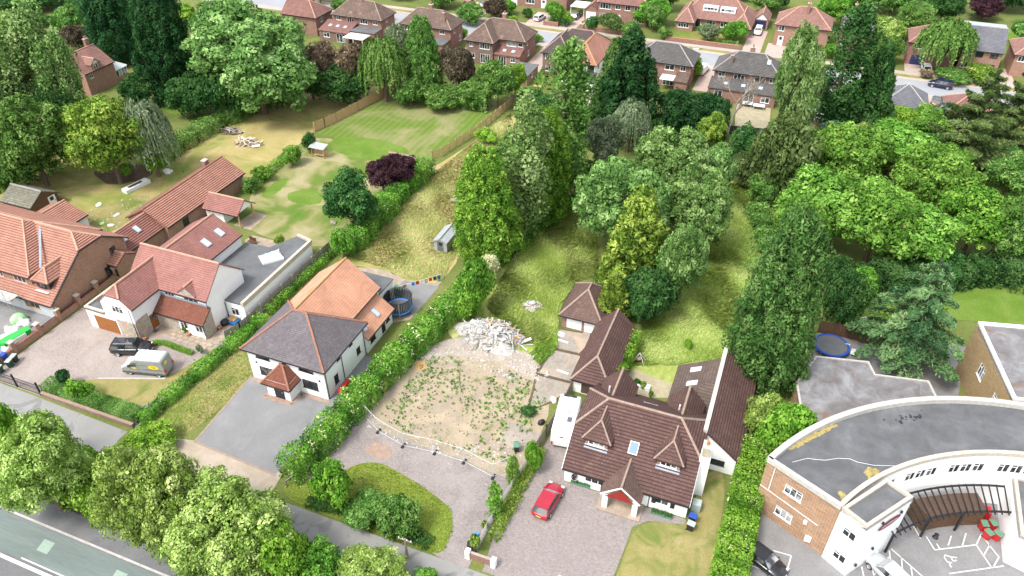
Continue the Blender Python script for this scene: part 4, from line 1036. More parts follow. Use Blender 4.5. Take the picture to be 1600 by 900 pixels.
# ------------------------------------------------------------ houses along the street at the back
def w2(u, z=3.55, w=1.2, hh=1.05, n=2, k='win', fr='upvc'): return (u, z, w, hh, k, n, fr)
def lean(parent, x0, x1, y0, y1, ze, zt, mat, wallm, S=(), sky=0, E=()):
    block(parent, x0+.1, x1-.1, y0+.2, y1-.01, ze, wallm, S=S, E=E, name='extension_wall')
    mb = MB(); roof_plane(mb, [(x0,y0,ze-.1),(x1,y0,ze-.1),(x1,y1,zt),(x0,y1,zt)], .33, .03); mb.build('extension_roof', M[mat], parent)
    for k in range(sky):
        x = x0 + (x1-x0)*(k+1)/(sky+1); skylight(parent, (x,(y0+y1)/2,(ze-.1+zt)/2), (1,0,0), (0,y1-y0,zt-ze+.1), .7, .8)
GS = 'houses along the back street'
h = thing('brick_house', 'brick semi-detached pair with brown hip roof, pink lean-to and white canopy behind', 'house', (-98.8, 155, 0), group=GS)
block(h, -105.2, -92.4, 152.4, 158.7, 5.0, 'brick_red', S=[w2(.9),w2(3.7,3.4,1.9,1.2,3),w2(7.2,3.4,2.0,1.2,3),w2(10.6)], E=[w2(2.2,3.6,.8,1),w2(3.0,.8,.9,1.2)])
roof(h, -105.2, -92.4, 152.4, 158.7, 5.0, 7.7, 'x', (1,1), .35, 'tile_mid', 'ridge_stone')
chimney(h, -98.8, 155.6, 7.0, 8.6, .8, 1.0)
lean(h, -106.6, -98.6, 147.6, 152.4, 2.5, 3.5, 'tile_far_red', 'brick_dark', [w2(1.2,.9,1.6,1.1),(4.6,.1,2.4,2.0,'patio',3,'upvc')], 3)
block(h, -98.5, -92.5, 149.0, 152.39, 2.7, 'brick_red', name='flat_extension_wall'); flat_top(h, rect(-98.6,-92.3,148.8,152.38), 2.85, 'felt_grey')
MB().box(-98.5,-93.3,145.2,148.7,2.3,2.42).build('canopy', M['white_bright'], h)
for x in (-98.3,-95.9,-93.5): MB().box(x-.06,x+.06,145.3,145.42,0,2.3).build('canopy_post', M['upvc'], h)
h = thing('brick_house', 'brick pair with brown hip roof half hidden by the willow and dark conifer', 'house', (-81, 155, 0), group=GS)
block(h, -87.3, -74.8, 152.4, 158.7, 5.0, 'brick_red', S=[w2(1.0,3.5,1.3,1.2),w2(4.5,3.4,1.9,1.2,3),w2(9.8,3.5,1.2,1.1)], E=[w2(1.6,3.4,.8,1.2,1),w2(4.4,.8,1,1.4)])
roof(h, -87.3, -74.8, 152.4, 158.7, 5.0, 7.7, 'x', (1,1), .35, 'tile_mid', 'ridge_stone'); chimney(h, -81, 155.9, 7.1, 8.6, .8, 1.0); chimney(h, -76.8, 153.6, 5.4, 7.9, .5, .5, pots=1)
block(h, -79.0, -75.0, 148.4, 152.38, 2.5, 'brick_red', name='flat_extension_wall'); flat_top(h, rect(-79.1,-74.8,148.2,152.37), 2.65, 'felt_grey')
h = thing('brick_house', 'dark brick pair with projecting hipped wing and pink tiled lean-to', 'house', (-63, 153, 0), group=GS)
block(h, -69.0, -56.7, 151.2, 158.2, 5.0, 'brick_red', S=[(8.2,3.4,2.2,1.35,'lit',1,'upvc'),w2(10.8,3.5,1.1,1.1,1)], E=[w2(1.4,3.4,.8,1,1),w2(2.0,.9,1.2,1.2)])
roof(h, -69.0, -56.7, 151.2, 158.2, 5.0, 7.8, 'x', (1,1), .35, 'tile_mid', 'ridge_stone'); chimney(h, -62.9, 155.4, 7.2, 8.8, .8, 1.0)
block(h, -69.0, -62.8, 148.0, 151.3, 5.0, 'brick_dark', S=[w2(.8,3.4,.8,1.2,2),w2(3.2,3.2,2.3,1.35,4),w2(.7,.9,1.3,1.1),(3.3,.1,2.2,2.0,'patio',4,'upvc')], name='wing_wall')
roof(h, -69.0, -62.8, 148.0, 154.5, 5.0, 7.7, 'y', (1,0), .35, 'tile_mid', 'ridge_stone', name='wing_roof')
lean(h, -62.7, -56.6, 148.1, 151.2, 2.5, 3.3, 'tile_far_red', 'brick_red', [(1.0,.1,1.8,2.0,'patio',3,'upvc'),w2(3.8,1.0,1.1,1.0)], 2)
h = thing('semi_house', 'semi-detached pair, one half brown-roofed and one with bright orange tiles', 'house', (-45, 151, 0), group=GS)
block(h, -51.0, -38.7, 150.4, 158.2, 5.0, 'brick_dark', E=[w2(2,3.5,1,1.1)])
roof(h, -51.0, -38.7, 150.4, 158.2, 5.0, 7.8, 'x', (1,1), .35, 'tile_dark', 'ridge_stone'); chimney(h, -45.2, 155.2, 7.2, 8.8, .8, 1.0)
block(h, -51.0, -45.3, 147.0, 150.5, 5.0, 'brick_dark', S=[w2(.6,3.4,1.0,1.3),w2(3.0,3.3,2.2,1.4,3),w2(.7,.8,1.2,1.2)], name='wing_wall')
roof(h, -51.0, -45.3, 147.0, 154.4, 5.0, 7.5, 'y', (1,0), .35, 'tile_dark', 'ridge_stone', name='wing_roof')
block(h, -44.9, -38.7, 143.9, 150.5, 5.0, 'render_white', S=[w2(.4,3.3,1.8,1.4,2,fr=FB),w2(2.8,3.4,.9,1.2,1,fr=FB),w2(4.6,3.3,1.4,1.4,2,fr=FB)], E=[w2(2,3.3,1,1.2,1,fr=FB)], name='orange_wing_wall')
roof(h, -44.9, -38.7, 143.9, 156.5, 5.0, 7.72, 'y', (1,1), .35, 'tile_orange_nh', 'ridge_orange', name='orange_roof', course=.3)
lean(h, -45.0, -38.2, 141.2, 143.9, 2.5, 3.2, 'tile_dark', 'render_white', [(1.2,.2,4.2,1.9,'patio',4,FB)])
h = thing('brick_house', 'red brick house with grey slate roof and polycarbonate lean-to beside the big conifer', 'house', (-26, 152, 0), group=GS)
block(h, -32.5, -20.6, 150.2, 157.4, 5.0, 'brick_red', S=[w2(6.6,3.4,1.9,1.3,2),w2(9.7,3.5,1.1,1.1),(6.4,.2,2.3,2.0,'patio',3,'upvc')], E=[w2(2,3.5,1,1.1)])
roof(h, -32.5, -20.6, 150.2, 157.4, 5.0, 7.6, 'x', (1,1), .35, 'tile_grey', 'ridge_grey')
MB().prism(rect(-26.2,-23.4,147.2,150.15), 2.4, 2.5).build('lean_to_canopy', M['poly_roof'], h)
block(h, -23.2, -20.7, 147.6, 150.19, 2.4, 'brick_red', name='kitchen_wall'); mb = MB(); roof_plane(mb, [(-23.3,147.4,2.3),(-20.6,147.4,2.3),(-20.6,150.19,3.1),(-23.3,150.19,3.1)]); mb.build('kitchen_roof', M['tile_mid'], h)
h = thing('brick_house', 'red brick pair with grey slate roof and long slate lean-to by the bare tree', 'house', (-10, 152, 0), group=GS)
block(h, -16.0, -3.6, 150.2, 157.6, 5.0, 'brick_red', S=[w2(.8,3.5,1.3,1.2),w2(3.8,3.4,2.1,1.3,3),w2(7.8,3.4,2.1,1.3,2),w2(10.6,3.5,1.2,1.2)], E=[w2(2,3.5,1,1.1)], W=[w2(2,3.5,1,1.1)])
roof(h, -16.0, -3.6, 150.2, 157.6, 5.0, 7.7, 'x', (1,1), .35, 'tile_grey', 'ridge_grey'); chimney(h, -9.8, 154.4, 7.2, 8.6, .9, .8, 'brick_red', 2); chimney(h, -13.2, 151.6, 5.6, 7.5, .5, .5, 'brick_dark', 1)
skylight(h, (-6.2,152.4,6.75), (1,0,0), (0,3.7,2.7), .6, 1.0)
lean(h, -16.4, -3.4, 146.4, 150.2, 2.6, 3.5, 'tile_grey', 'brick_red', [(1.2,.2,1.6,1.9,'patio',2,'upvc'),(7.0,.1,1.8,2.1,'patio',2,'upvc'),w2(10.2,.9,1.6,1.1)], 3)
h = thing('grey_bungalow', 'low bungalow with dark grey pyramid roof and white conservatory behind the poplars', 'bungalow', (4.6, 150, 0), group=GS)
block(h, .8, 8.2, 147.0, 156.0, 2.5, 'render_cream'); roof(h, .8, 8.2, 147.0, 156.0, 2.5, 5.4, 'y', (1,1), .35, 'tile_dark', 'ridge_grey')
cv = MB().box(1.4,7.0,142.0,146.9,0,.7); cv.build('conservatory_base', M['brick_dark'], h)
fr = MB()
for k in range(9): x = 1.4+5.6*k/8; fr.box(x-.05,x+.05,141.95,142.05,.7,2.25)
fr.box(1.4,7.0,141.93,142.07,2.2,2.35).box(1.4,7.0,141.93,142.07,1.5,1.58).build('conservatory_frame', M['upvc'], h)
MB().box(1.45,6.95,142.02,142.04,.7,2.2).build('pane', M['glass'], h)
MB().face([(1.3,141.8,2.3),(7.1,141.8,2.3),(7.1,146.95,3.0),(1.3,146.95,3.0)]).face([(1.3,146.95,2.9),(7.1,146.95,2.9),(7.1,141.8,2.2),(1.3,141.8,2.2)]).build('conservatory_roof', M['poly_roof'], h)
h = thing('grey_bungalow', 'bungalow with plain grey tiled hip roof and a pale ridge in front of the street', 'bungalow', (19.5, 155, 0), group=GS)
block(h, 15.7, 23.3, 151.2, 159.0, 2.5, 'render_cream'); roof(h, 15.7, 23.3, 151.2, 159.0, 2.5, 5.2, 'x', (1,1), .35, 'tile_slategrey', 'stone_pale', ridge_r=.09)
h = thing('red_bungalow', 'bungalow with faded red pyramid roof beside the parked black car', 'bungalow', (30, 155, 0), group=GS)
block(h, 26.6, 34.8, 151.5, 158.8, 2.5, 'render_cream'); roof(h, 26.6, 34.8, 151.5, 158.8, 2.5, 5.0, 'x', (1,1), .35, 'tile_far_red', 'ridge_pale')
h = thing('brick_house', 'brick house with rose-brown roof partly hidden behind the huge sycamore', 'house', (-112, 152, 0), group=GS)
block(h, -117.5, -108.2, 149.5, 156.5, 4.6, 'brick_red', E=[w2(2,2.8,1,1.1)]); roof(h, -117.5, -108.2, 149.5, 156.5, 4.6, 7.0, 'x', (0,1), .35, 'tile_far_red', 'ridge_pale', wallmat='brick_red'); chimney(h, -111.5, 154.2, 6.2, 8.0)
h = thing('brick_outhouse', 'brick outhouse with flat grey roof at the end of the small lawn', 'outhouse', (-53.5, 142, 0))
block(h, -55.8, -51.6, 139.4, 145.8, 2.2, 'brick_orange', E=[w2(2.5,.9,1.0,1.0)], S=[(.8,.05,1.2,1.9,'door',1,'door_white')]); flat_top(h, rect(-56,-51.4,139.2,146), 2.35, 'felt_grey')
h = thing('brown_garage', 'low garden building with brown ribbed roof below the orange-tiled half', 'garage', (-41, 132, 0))
block(h, -43.2, -38.4, 129.5, 134.5, 2.2, 'render_cream'); roof(h, -43.2, -38.4, 129.5, 134.5, 2.2, 3.2, 'x', (0,0), .3, 'tile_dark', 'ridge_grey', wallmat='render_cream')
GF = 'houses beyond the back street'
h = thing('brick_house', 'red brick pair with arched porches at the top edge of the picture', 'house', (-70, 192, 0), group=GF)
block(h, -82, -59.5, 189, 197, 5.2, 'brick_red', S=[w2(1.0,3.3,1.6,1.2,3),(4.2,.1,1.2,2.1,'door',1,'door_white'),(6.4,.1,2.6,2.0,'garage',1,'door_white'),w2(11.4,.9,2.4,1.4,3),(15.6,.1,1.4,2.2,'door',1,'door_white'),w2(18.4,.9,1.4,1.3,2),w2(11.4,3.4,2.4,1.3,3),w2(17,3.4,1.6,1.3,2)], E=[w2(2,3.4,.9,1.1),w2(4.5,3.4,.9,1.1)])
roof(h, -82, -59.5, 189, 197, 5.2, 8.0, 'x', (1,1), .35, 'tile_far_red', 'ridge_pale')
h = thing('brick_house', 'brick house with white bay windows, garage and faded roof behind shrubs', 'house', (-45, 187, 0), group=GF)
block(h, -49.9, -37.6, 184.5, 192, 5.0, 'brick_red', S=[(.4,3.2,2.8,1.5,'bay',4,'upvc'),w2(4.3,3.4,1.3,1.4),w2(6.7,3.4,1.3,1.4),(9.0,3.2,2.8,1.5,'bay',4,'upvc'),(.5,.7,2.6,1.4,'bay',4,'upvc'),(4.4,.1,1.3,2.1,'door',1,'door_white'),(9.1,.7,2.6,1.5,'bay',4,'upvc')])
roof(h, -49.9, -37.6, 184.5, 192, 5.0, 7.7, 'x', (1,1), .35, 'tile_far_red', 'ridge_pale')
block(h, -53.4, -49.91, 184.8, 191, 2.5, 'brick_red', S=[(.4,.05,2.5,2.0,'garage',1,'door_white')], name='garage_wall'); roof(h, -53.4, -49.91, 184.8, 191, 2.5, 3.9, 'y', (0,0), .2, 'tile_far_red', 'ridge_pale', name='garage_roof', wallmat='brick_red')
MB().box(-57.6,-53.5,186.0,191,2.3,2.42).build('carport_roof', M['white_bright'], h)
for x in (-57.4,-54): MB().box(x-.06,x+.06,186.1,186.2,0,2.3).build('carport_post', M['upvc'], h)
h = thing('pink_bungalow', 'wide bungalow with rose-red roof, white dormer strip and two hipped bays', 'bungalow', (-22, 190, 0), group=GF)
block(h, -30.6, -13.6, 188.8, 197, 2.5, 'brick_red', S=[(4.0,.1,1.3,2.1,'patio',1,'upvc'),w2(6.6,.8,2.2,1.4,3),w2(10,.8,2.2,1.4,3),(12.9,.1,1.0,2.1,'patio',1,'upvc')])
roof(h, -30.6, -13.6, 188.8, 198, 2.5, 6.2, 'x', (1,1), .35, 'tile_pink', 'ridge_pale')
for x0, x1 in ((-30.6,-26.6),(-17.4,-13.4)):
    block(h, x0, x1, 185.2, 188.9, 2.5, 'brick_orange', S=[w2(.5,.8,2.6,1.4,4)], name='bay_wall'); roof(h, x0, x1, 185.2, 193, 2.5, 4.9, 'y', (1,0), .3, 'tile_pink', 'ridge_pale', name='bay_roof')
for x in (-25.4, -21.3): MB().box(x,x+3.6,190.2,192.6,3.7,4.85).build('dormer', M['upvc'], h); opening(h, (x+.2,190.19,4.0), (1,0,0), (0,-1,0), 3.2, .7, 'lit', 'upvc', 4)
h = thing('small_garage', 'little garage with gabled pink roof and navy blue door at the drive end', 'garage', (-11.6, 195, 0))
block(h, -13.2, -10.0, 193.2, 199, 2.3, 'brick_orange', S=[(.3,.05,2.5,2.0,'garage',1,'door_blue')]); roof(h, -13.2, -10.0, 193.2, 199, 2.3, 3.8, 'y', (0,0), .2, 'tile_pink', 'ridge_pale', wallmat='fascia_white')
h = thing('brick_house', 'brick house with pinkish hip roof and arched white door behind the tall poplar', 'house', (-2, 187, 0), group=GF)
block(h, -7.6, 3.9, 183.0, 191.4, 5.0, 'brick_orange', S=[w2(.6,3.4,1.3,1.3,2),(.9,.1,1.2,2.2,'door',1,'door_white'),w2(5,3.3,2,1.3,3),w2(5,.8,2.2,1.4,3)])
roof(h, -7.6, 3.9, 183.0, 191.4, 5.0, 8.0, 'x', (1,1), .35, 'tile_pink', 'ridge_pale'); chimney(h, -1.6, 186.0, 6.6, 9.2)
h = thing('brick_house', 'brick house with grey roof seen between the two poplars', 'house', (9.6, 189, 0), group=GF)
block(h, 6.4, 13.0, 186.2, 193.2, 5.0, 'brick_red', S=[w2(.5,3.3,2.0,1.4,3),w2(.5,.8,2.0,1.4,3),w2(4,3.4,1.2,1.2)], W=[w2(1,3.4,1,1.2)]); roof(h, 6.4, 13.0, 186.2, 193.2, 5.0, 7.8, 'y', (1,1), .35, 'tile_grey', 'ridge_grey'); chimney(h, 8.3, 190.5, 6.6, 8.8)
h = thing('grey_garage', 'small garage with grey pyramid roof behind the lime-green trees', 'garage', (16.6, 200, 0))
block(h, 14.6, 18.6, 197, 202, 2.4, 'render_cream'); roof(h, 14.6, 18.6, 197, 202, 2.4, 4.2, 'y', (1,1), .3, 'tile_grey', 'ridge_grey')
h = thing('brick_house', 'brick house with rose tiled roof and navy garage beside the weeping willow', 'house', (23.6, 186, 0), group=GF)
block(h, 20.4, 30.0, 181.6, 190, 5.0, 'brick_red', S=[w2(1.0,3.5,1.6,1.1,2),(1.0,.05,2.5,2.1,'garage',1,'door_blue')]); roof(h, 20.4, 30.0, 181.6, 190, 5.0, 7.8, 'x', (1,1), .35, 'tile_far_red', 'ridge_pale')
h = thing('brick_house', 'pink brick house with large slate-grey gable roof at the upper right', 'house', (35, 186, 0), group=GF)
block(h, 30.6, 38.2, 181.2, 190, 5.0, 'brick_orange', S=[w2(.6,3.4,.9,1.1,1),w2(2.6,3.4,1.5,1.3,2,fr=FB),w2(5.4,3.5,1.5,1.2,2,fr=FB),w2(.6,.9,1.3,1.2,2),(2.9,.1,1.1,2.1,'door',1,'oak'),w2(5.3,.8,1.6,1.3,2,fr=FB)])
roof(h, 30.6, 38.2, 181.2, 190, 5.0, 8.4, 'x', (0,0), .35, 'tile_slategrey', 'ridge_grey', wallmat='fascia_white')
h = thing('brick_house', 'brick house with pink hip roof cut off by the right edge', 'house', (45, 186, 0), group=GF)
block(h, 40.7, 50, 182, 191, 4.8, 'brick_orange', S=[w2(.6,3.2,1.8,1.4,3)]); roof(h, 40.7, 50, 182, 191, 4.8, 7.8, 'x', (1,1), .35, 'tile_pink', 'ridge_pale')
h = thing('cream_garage', 'long cream garden building with pale green flat roof near the purple tree', 'building', (36, 205, 0))
block(h, 32.2, 42.0, 203.5, 208, 2.7, 'render_cream'); flat_top(h, rect(32,42.2,203.3,208.2), 2.9, 'plastic_lid_grey')
h = thing('brick_house', 'brick cottage with salmon gable roof and white conservatory among the dark trees', 'house', (-133, 107, 0))
block(h, -139, -131.0, 103.2, 110.6, 4.6, 'brick_orange', S=[w2(.6,3.0,1.1,1.2),w2(4.5,.9,1.2,1.2)], E=[w2(1.0,3.1,.9,1.1)])
roof(h, -139, -131.0, 103.2, 110.6, 4.6, 7.4, 'y', (0,0), .3, 'tile_pink', 'ridge_pale', wallmat='brick_orange'); chimney(h, -135.4, 109.6, 6.6, 8.8)
block(h, -133.2, -130.9, 105.2, 107.4, 5.6, 'brick_orange', z0=4.3, E=[(.5,4.5,1.1,1.0,'win',2,'upvc')], name='dormer_wall'); roof(h, -134.5, -130.9, 105.2, 107.4, 5.6, 6.5, 'x', (0,0), .15, 'tile_pink', 'ridge_pale', name='dormer_roof', wallmat='upvc', gutter=None)
MB().box(-134.6,-131.4,110.7,113.8,-.1,.9).build('conservatory_base', M['brick_orange'], h)
fr = MB()
for k in range(5): fr.box(-131.5,-131.4,110.8+.73*k,110.88+.73*k,.9,2.3); fr.box(-134.5+.75*k,-134.42+.75*k,110.68,110.74,.9,2.3)
fr.box(-134.6,-131.38,110.66,113.8,2.3,2.42).build('conservatory_frame', M['upvc'], h); MB().box(-134.4,-131.46,110.8,113.6,.9,2.3).build('pane', M['glass_lit'], h)
roof(h, -134.6, -131.4, 110.8, 113.8, 2.45, 3.5, 'x', (1,1), .1, 'poly_roof', 'upvc', name='conservatory_roof', gutter=None)
# boundary walls on the street
wn_ = [('low red brick wall along the front of the rose-roofed bungalow', -31, -14.2, 176.9), ('low red brick wall in front of the bay-windowed house', -52, -39, 176.9), ('low brick wall beside the white car drive', -61.2, -57.8, 176.9)]
for lb, x0, x1, y in wn_:
    w_ = thing('brick_wall', lb, 'wall', ((x0+x1)/2, y, 0), group='street front walls')
    MB().box(x0,x1,y-.12,y+.12,0,.95).build('brickwork', M['brick_red'], w_); MB().box(x0-.03,x1+.03,y-.16,y+.16,.95,1.03).build('capping', M['terracotta_weather'], w_)
    for x in (x0, x1): MB().box(x-.2,x+.2,y-.2,y+.2,0,1.15).build('pier', M['brick_red'], w_)
# ------------------------------------------------------------ foliage
def cards(pos, nrm, size, asp=.6, jit=.6, seed=0, fold=.25, tint=None, droop=0.0):
    """leaf cards: pos (n,3), nrm (n,3) -> vertices and faces; each a folded quad pair"""
    rs = np.random.RandomState(seed); n = len(pos)
    nr = nrm + rs.normal(0, jit, (n,3)); nr /= np.linalg.norm(nr, axis=1, keepdims=True) + 1e-9
    a = rs.normal(0, 1, (n,3)); a[:,2] -= droop
    a -= nr * (a*nr).sum(1, keepdims=True); a /= np.linalg.norm(a, axis=1, keepdims=True) + 1e-9
    b = np.cross(nr, a); s = (size * np.clip(np.exp(rs.normal(-.05, .34, n)), .4, 2.0))[:,None] if np.isscalar(size) else (size*rs.uniform(.7,1.3,n))[:,None]
    p0 = pos - a*s*.5; p1 = pos + b*s*asp*.5 - nr*s*fold*.3; p2 = pos + a*s*.5; p3 = pos - b*s*asp*.5 - nr*s*fold*.3
    v = np.stack([p0,p1,p2,p3], 1).reshape(-1,3)
    t = rs.beta(2.2, 2.2, n) if tint is None else np.clip(tint + rs.normal(0, .13, n), 0, 1)
    return v, t
def leaf_mesh(name, parts, mat):
    """parts: list of (verts, tints) of quads"""
    v = np.concatenate([p[0] for p in parts]).astype(np.float32); t = np.concatenate([p[1] for p in parts]).astype(np.float32)
    n = len(t); me = bpy.data.meshes.new(name)
    me.vertices.add(4*n); me.vertices.foreach_set('co', v.ravel())
    me.loops.add(4*n); me.loops.foreach_set('vertex_index', np.arange(4*n, dtype=np.int32))
    me.polygons.add(n); me.polygons.foreach_set('loop_start', np.arange(0, 4*n, 4, dtype=np.int32))
    me.update(calc_edges=True)
    at = me.attributes.new('tint', 'FLOAT', 'FACE'); at.data.foreach_set('value', t)
    me.materials.append(mat)
    return me
def sphere_pts(n, rs):
    p = rs.normal(0, 1, (n,3)); return p / np.linalg.norm(p, axis=1, keepdims=True)
def clumps_to_leaves(cen, rad, nleaf, size, seed, up=.35, flat=1.0, asp=.6, jit=.5, droop=0, inner=.12):
    """leaf cards over the outer shells of many clumps"""
    rs = np.random.RandomState(seed); n = len(cen)
    k = np.maximum(6, (nleaf * rad**2 / (rad**2).sum()).astype(int)); idx = np.repeat(np.arange(n), k); m = len(idx)
    d = sphere_pts(m, rs); d[:,2] = d[:,2]*1.0 + up; d /= np.linalg.norm(d, axis=1, keepdims=True)
    rr = rad[idx] * np.where(rs.rand(m) < inner, rs.uniform(.2,.8,m), rs.uniform(.85,1.12,m))
    pos = cen[idx] + d * rr[:,None] * np.array([1,1,flat]); nr = d * np.array([1,1,1.0/max(flat,.5)])
    tb = rs.beta(3, 3, n)[idx]                      # every clump leans lighter or darker
    v, t = cards(pos, nr, size, asp, jit, seed+1, droop=droop, tint=tb)
    return v, t
TREES = {}
def trunk_mesh(name, h, r, limbs, seed, mat='bark', spread=.5, top=.85):
    rs = random.Random(seed); mb = MB()
    mb.tube([(0,0,-.2),(0,0,.3),(rs.uniform(-.1,.1)*r*4,rs.uniform(-.1,.1)*r*4,h*.4),(0,0,h*top)], [r*1.35,r,r*.75,r*.15], 7)
    for k in range(limbs):
        a = 2*math.pi*(k+rs.random()*.6)/max(1,limbs); z = h*rs.uniform(.25,.6); L = h*spread*rs.uniform(.5,.9)
        p = Vector((0,0,z)); q = p + Vector((math.cos(a)*L*.5, math.sin(a)*L*.5, L*.35)); e = p + Vector((math.cos(a)*L, math.sin(a)*L, L*.6))
        mb.tube([p,q,e], [r*.45,r*.25,r*.06], 5)
    o = mb.build(name, M[mat]); me = o.data; bpy.data.objects.remove(o); return me
def proto(key, crown, trunk): TREES.setdefault(key, []).append((crown, trunk))
# unit trees: crown radius 1 wide, height 1 -> scaled; built at a reference size so that leaves keep their size
def make_round(key, Rr, H, nl, ls, seed, nc=150, base=.1, lob=.17, nlobe=9):
    """crown of several lobes, each studded with leaf clumps"""
    rs = np.random.RandomState(seed); hc = H*(1+base)/2; hh = H*(1-base)/2
    i = np.arange(nlobe); th = i*2.4+rs.uniform(-.4,.4,nlobe); zz = np.linspace(-.6,.8,nlobe)[rs.permutation(nlobe)]
    rr = np.sqrt(np.maximum(0,1-np.abs(zz)**1.6))
    lc = np.c_[np.cos(th)*rr, np.sin(th)*rr, zz]*rs.uniform(.42,.62,(nlobe,1)); lc = np.r_[lc, [[0,0,.05]]]
    lr = np.r_[rs.uniform(.34,.5,nlobe), .6]
    k = rs.choice(len(lr), nc*4, p=lr**2/(lr**2).sum()); d = sphere_pts(nc*4, rs); d[:,2] = d[:,2]*.8+.25; d /= np.linalg.norm(d, axis=1, keepdims=True)
    c = lc[k] + d*lr[k][:,None]
    keep = np.ones(len(c), bool)
    for j in range(len(lr)): keep &= (np.linalg.norm(c-lc[j], axis=1) > lr[j]*.86) | (k == j)
    c = c[keep][:nc]; m = len(c)
    cen = c*np.array([Rr*.9,Rr*.9,hh*.92])*rs.uniform(.88,1.05,(m,1)); cen[:,2] += hc; cen[:,2] = np.maximum(cen[:,2], .1*H)
    rad = Rr*rs.uniform(lob*.65, lob*1.3, m)
    core = lc*np.array([Rr,Rr,hh]); core[:,2] += hc
    v, t = clumps_to_leaves(cen, rad, nl, ls, seed, .45, .85, .62, .38)
    v2, t2 = clumps_to_leaves(core, lr*Rr*.66, nl//6, ls*1.3, seed+5, .1, 1, .7, .5)
    c = leaf_mesh('crown', [(v,t),(v2,t2)], M['leaf_mid'])
    proto(key, c, trunk_mesh('trunk', H*.8, max(.1, Rr*.05), 6, seed))
def make_cone(key, Rr, H, nl, ls, seed, col=.0, nc=300, tip=.1):
    """conifer: small sprays up a cone, pointing outwards and up"""
    rs = np.random.RandomState(seed); t = rs.rand(nc)**.8; a = rs.uniform(0, 2*math.pi, nc)
    prof = ((1-t)**(.7 if col == 0 else .34))*(1-tip) + tip*.5
    prof *= np.minimum(1, .7 + t*2.5)
    prof *= 1 + .10*np.sin(a*3+seed+t*6) + .07*np.sin(a*5-t*9)
    r = Rr*prof*rs.uniform(.72,1.06,nc)
    cen = np.c_[r*np.cos(a), r*np.sin(a), t*H*.97+.02*H]; rad = (.28+.055*Rr*prof)*rs.uniform(.55,1.5,nc)*(Rr/3.8)**.6
    kk = np.linspace(.03,.93,14); cc = np.c_[np.zeros(14), np.zeros(14), kk*H]; cr = Rr*np.interp(kk, [0,.5,1], [.72,.55 if col else .42,.08])
    v, tn = clumps_to_leaves(cen, rad, nl, ls, seed, .5, 1.5, .42, .3)
    v2, t2 = clumps_to_leaves(cc, cr, nl//5, ls*1.3, seed+4, .2, 1.0, .5, .5)
    proto(key, leaf_mesh('crown', [(v, tn),(v2,t2)], M['leaf_conifer']), trunk_mesh('trunk', H*.9, max(.1, Rr*.09), 0, seed))
def make_poplar(key, Rr, H, nl, ls, seed, nc=90, lean=.05):
    rs = np.random.RandomState(seed); t = rs.rand(nc); a = rs.uniform(0, 2*math.pi, nc)
    prof = np.sin(np.pi*np.clip(t*.80+.14,0,1))**.6
    r = Rr*prof*rs.uniform(.25,.95,nc)
    cen = np.c_[r*np.cos(a)+lean*t*H*.2, r*np.sin(a), (.1+.88*t)*H]; rad = Rr*rs.uniform(.22,.42,nc)
    proto(key, leaf_mesh('crown', [clumps_to_leaves(cen, rad, nl, ls, seed, .4, 1.6)], M['leaf_poplar']), trunk_mesh('trunk', H, Rr*.1, 9, seed, spread=.14))
def make_weep(key, Rr, H, ns, ls, seed):
    """weeping tree: hanging strands of leaves"""
    rs = np.random.RandomState(seed); P = []; N = []; T = []
    for k in range(ns):
        a = rs.uniform(0, 2*math.pi); r0 = Rr*np.sqrt(rs.rand())*.85; zt = H*(1-.38*(r0/Rr)**2)*rs.uniform(.82,1.0); L = H*rs.uniform(.25,.62)*(0.5+.5*r0/Rr)
        m = 34; s = np.linspace(0,1,m); rr = r0 + Rr*.2*np.sqrt(s)
        z = np.maximum(.3, zt + .04*H*np.sin(s*2.2) - L*s**1.4)
        w = rs.normal(0,.07,(m,3))
        P.append(np.c_[np.cos(a)*rr, np.sin(a)*rr, z] + w); N.append(np.tile([np.cos(a),np.sin(a),.5], (m,1))); T.append(np.full(m, rs.beta(3,3)))
    v, t = cards(np.concatenate(P), np.concatenate(N), ls, .38, .45, seed, tint=np.concatenate(T), droop=2.0)
    cen = sphere_pts(16, rs)*np.array([Rr*.45,Rr*.45,H*.25]); cen[:,2] += H*.62
    v2, t2 = clumps_to_leaves(cen, np.full(16, Rr*.32), ns*10, ls, seed+3, .3)
    proto(key, leaf_mesh('crown', [(v,t),(v2,t2)], M['leaf_mid']), trunk_mesh('trunk', H*.8, Rr*.07, 6, seed))
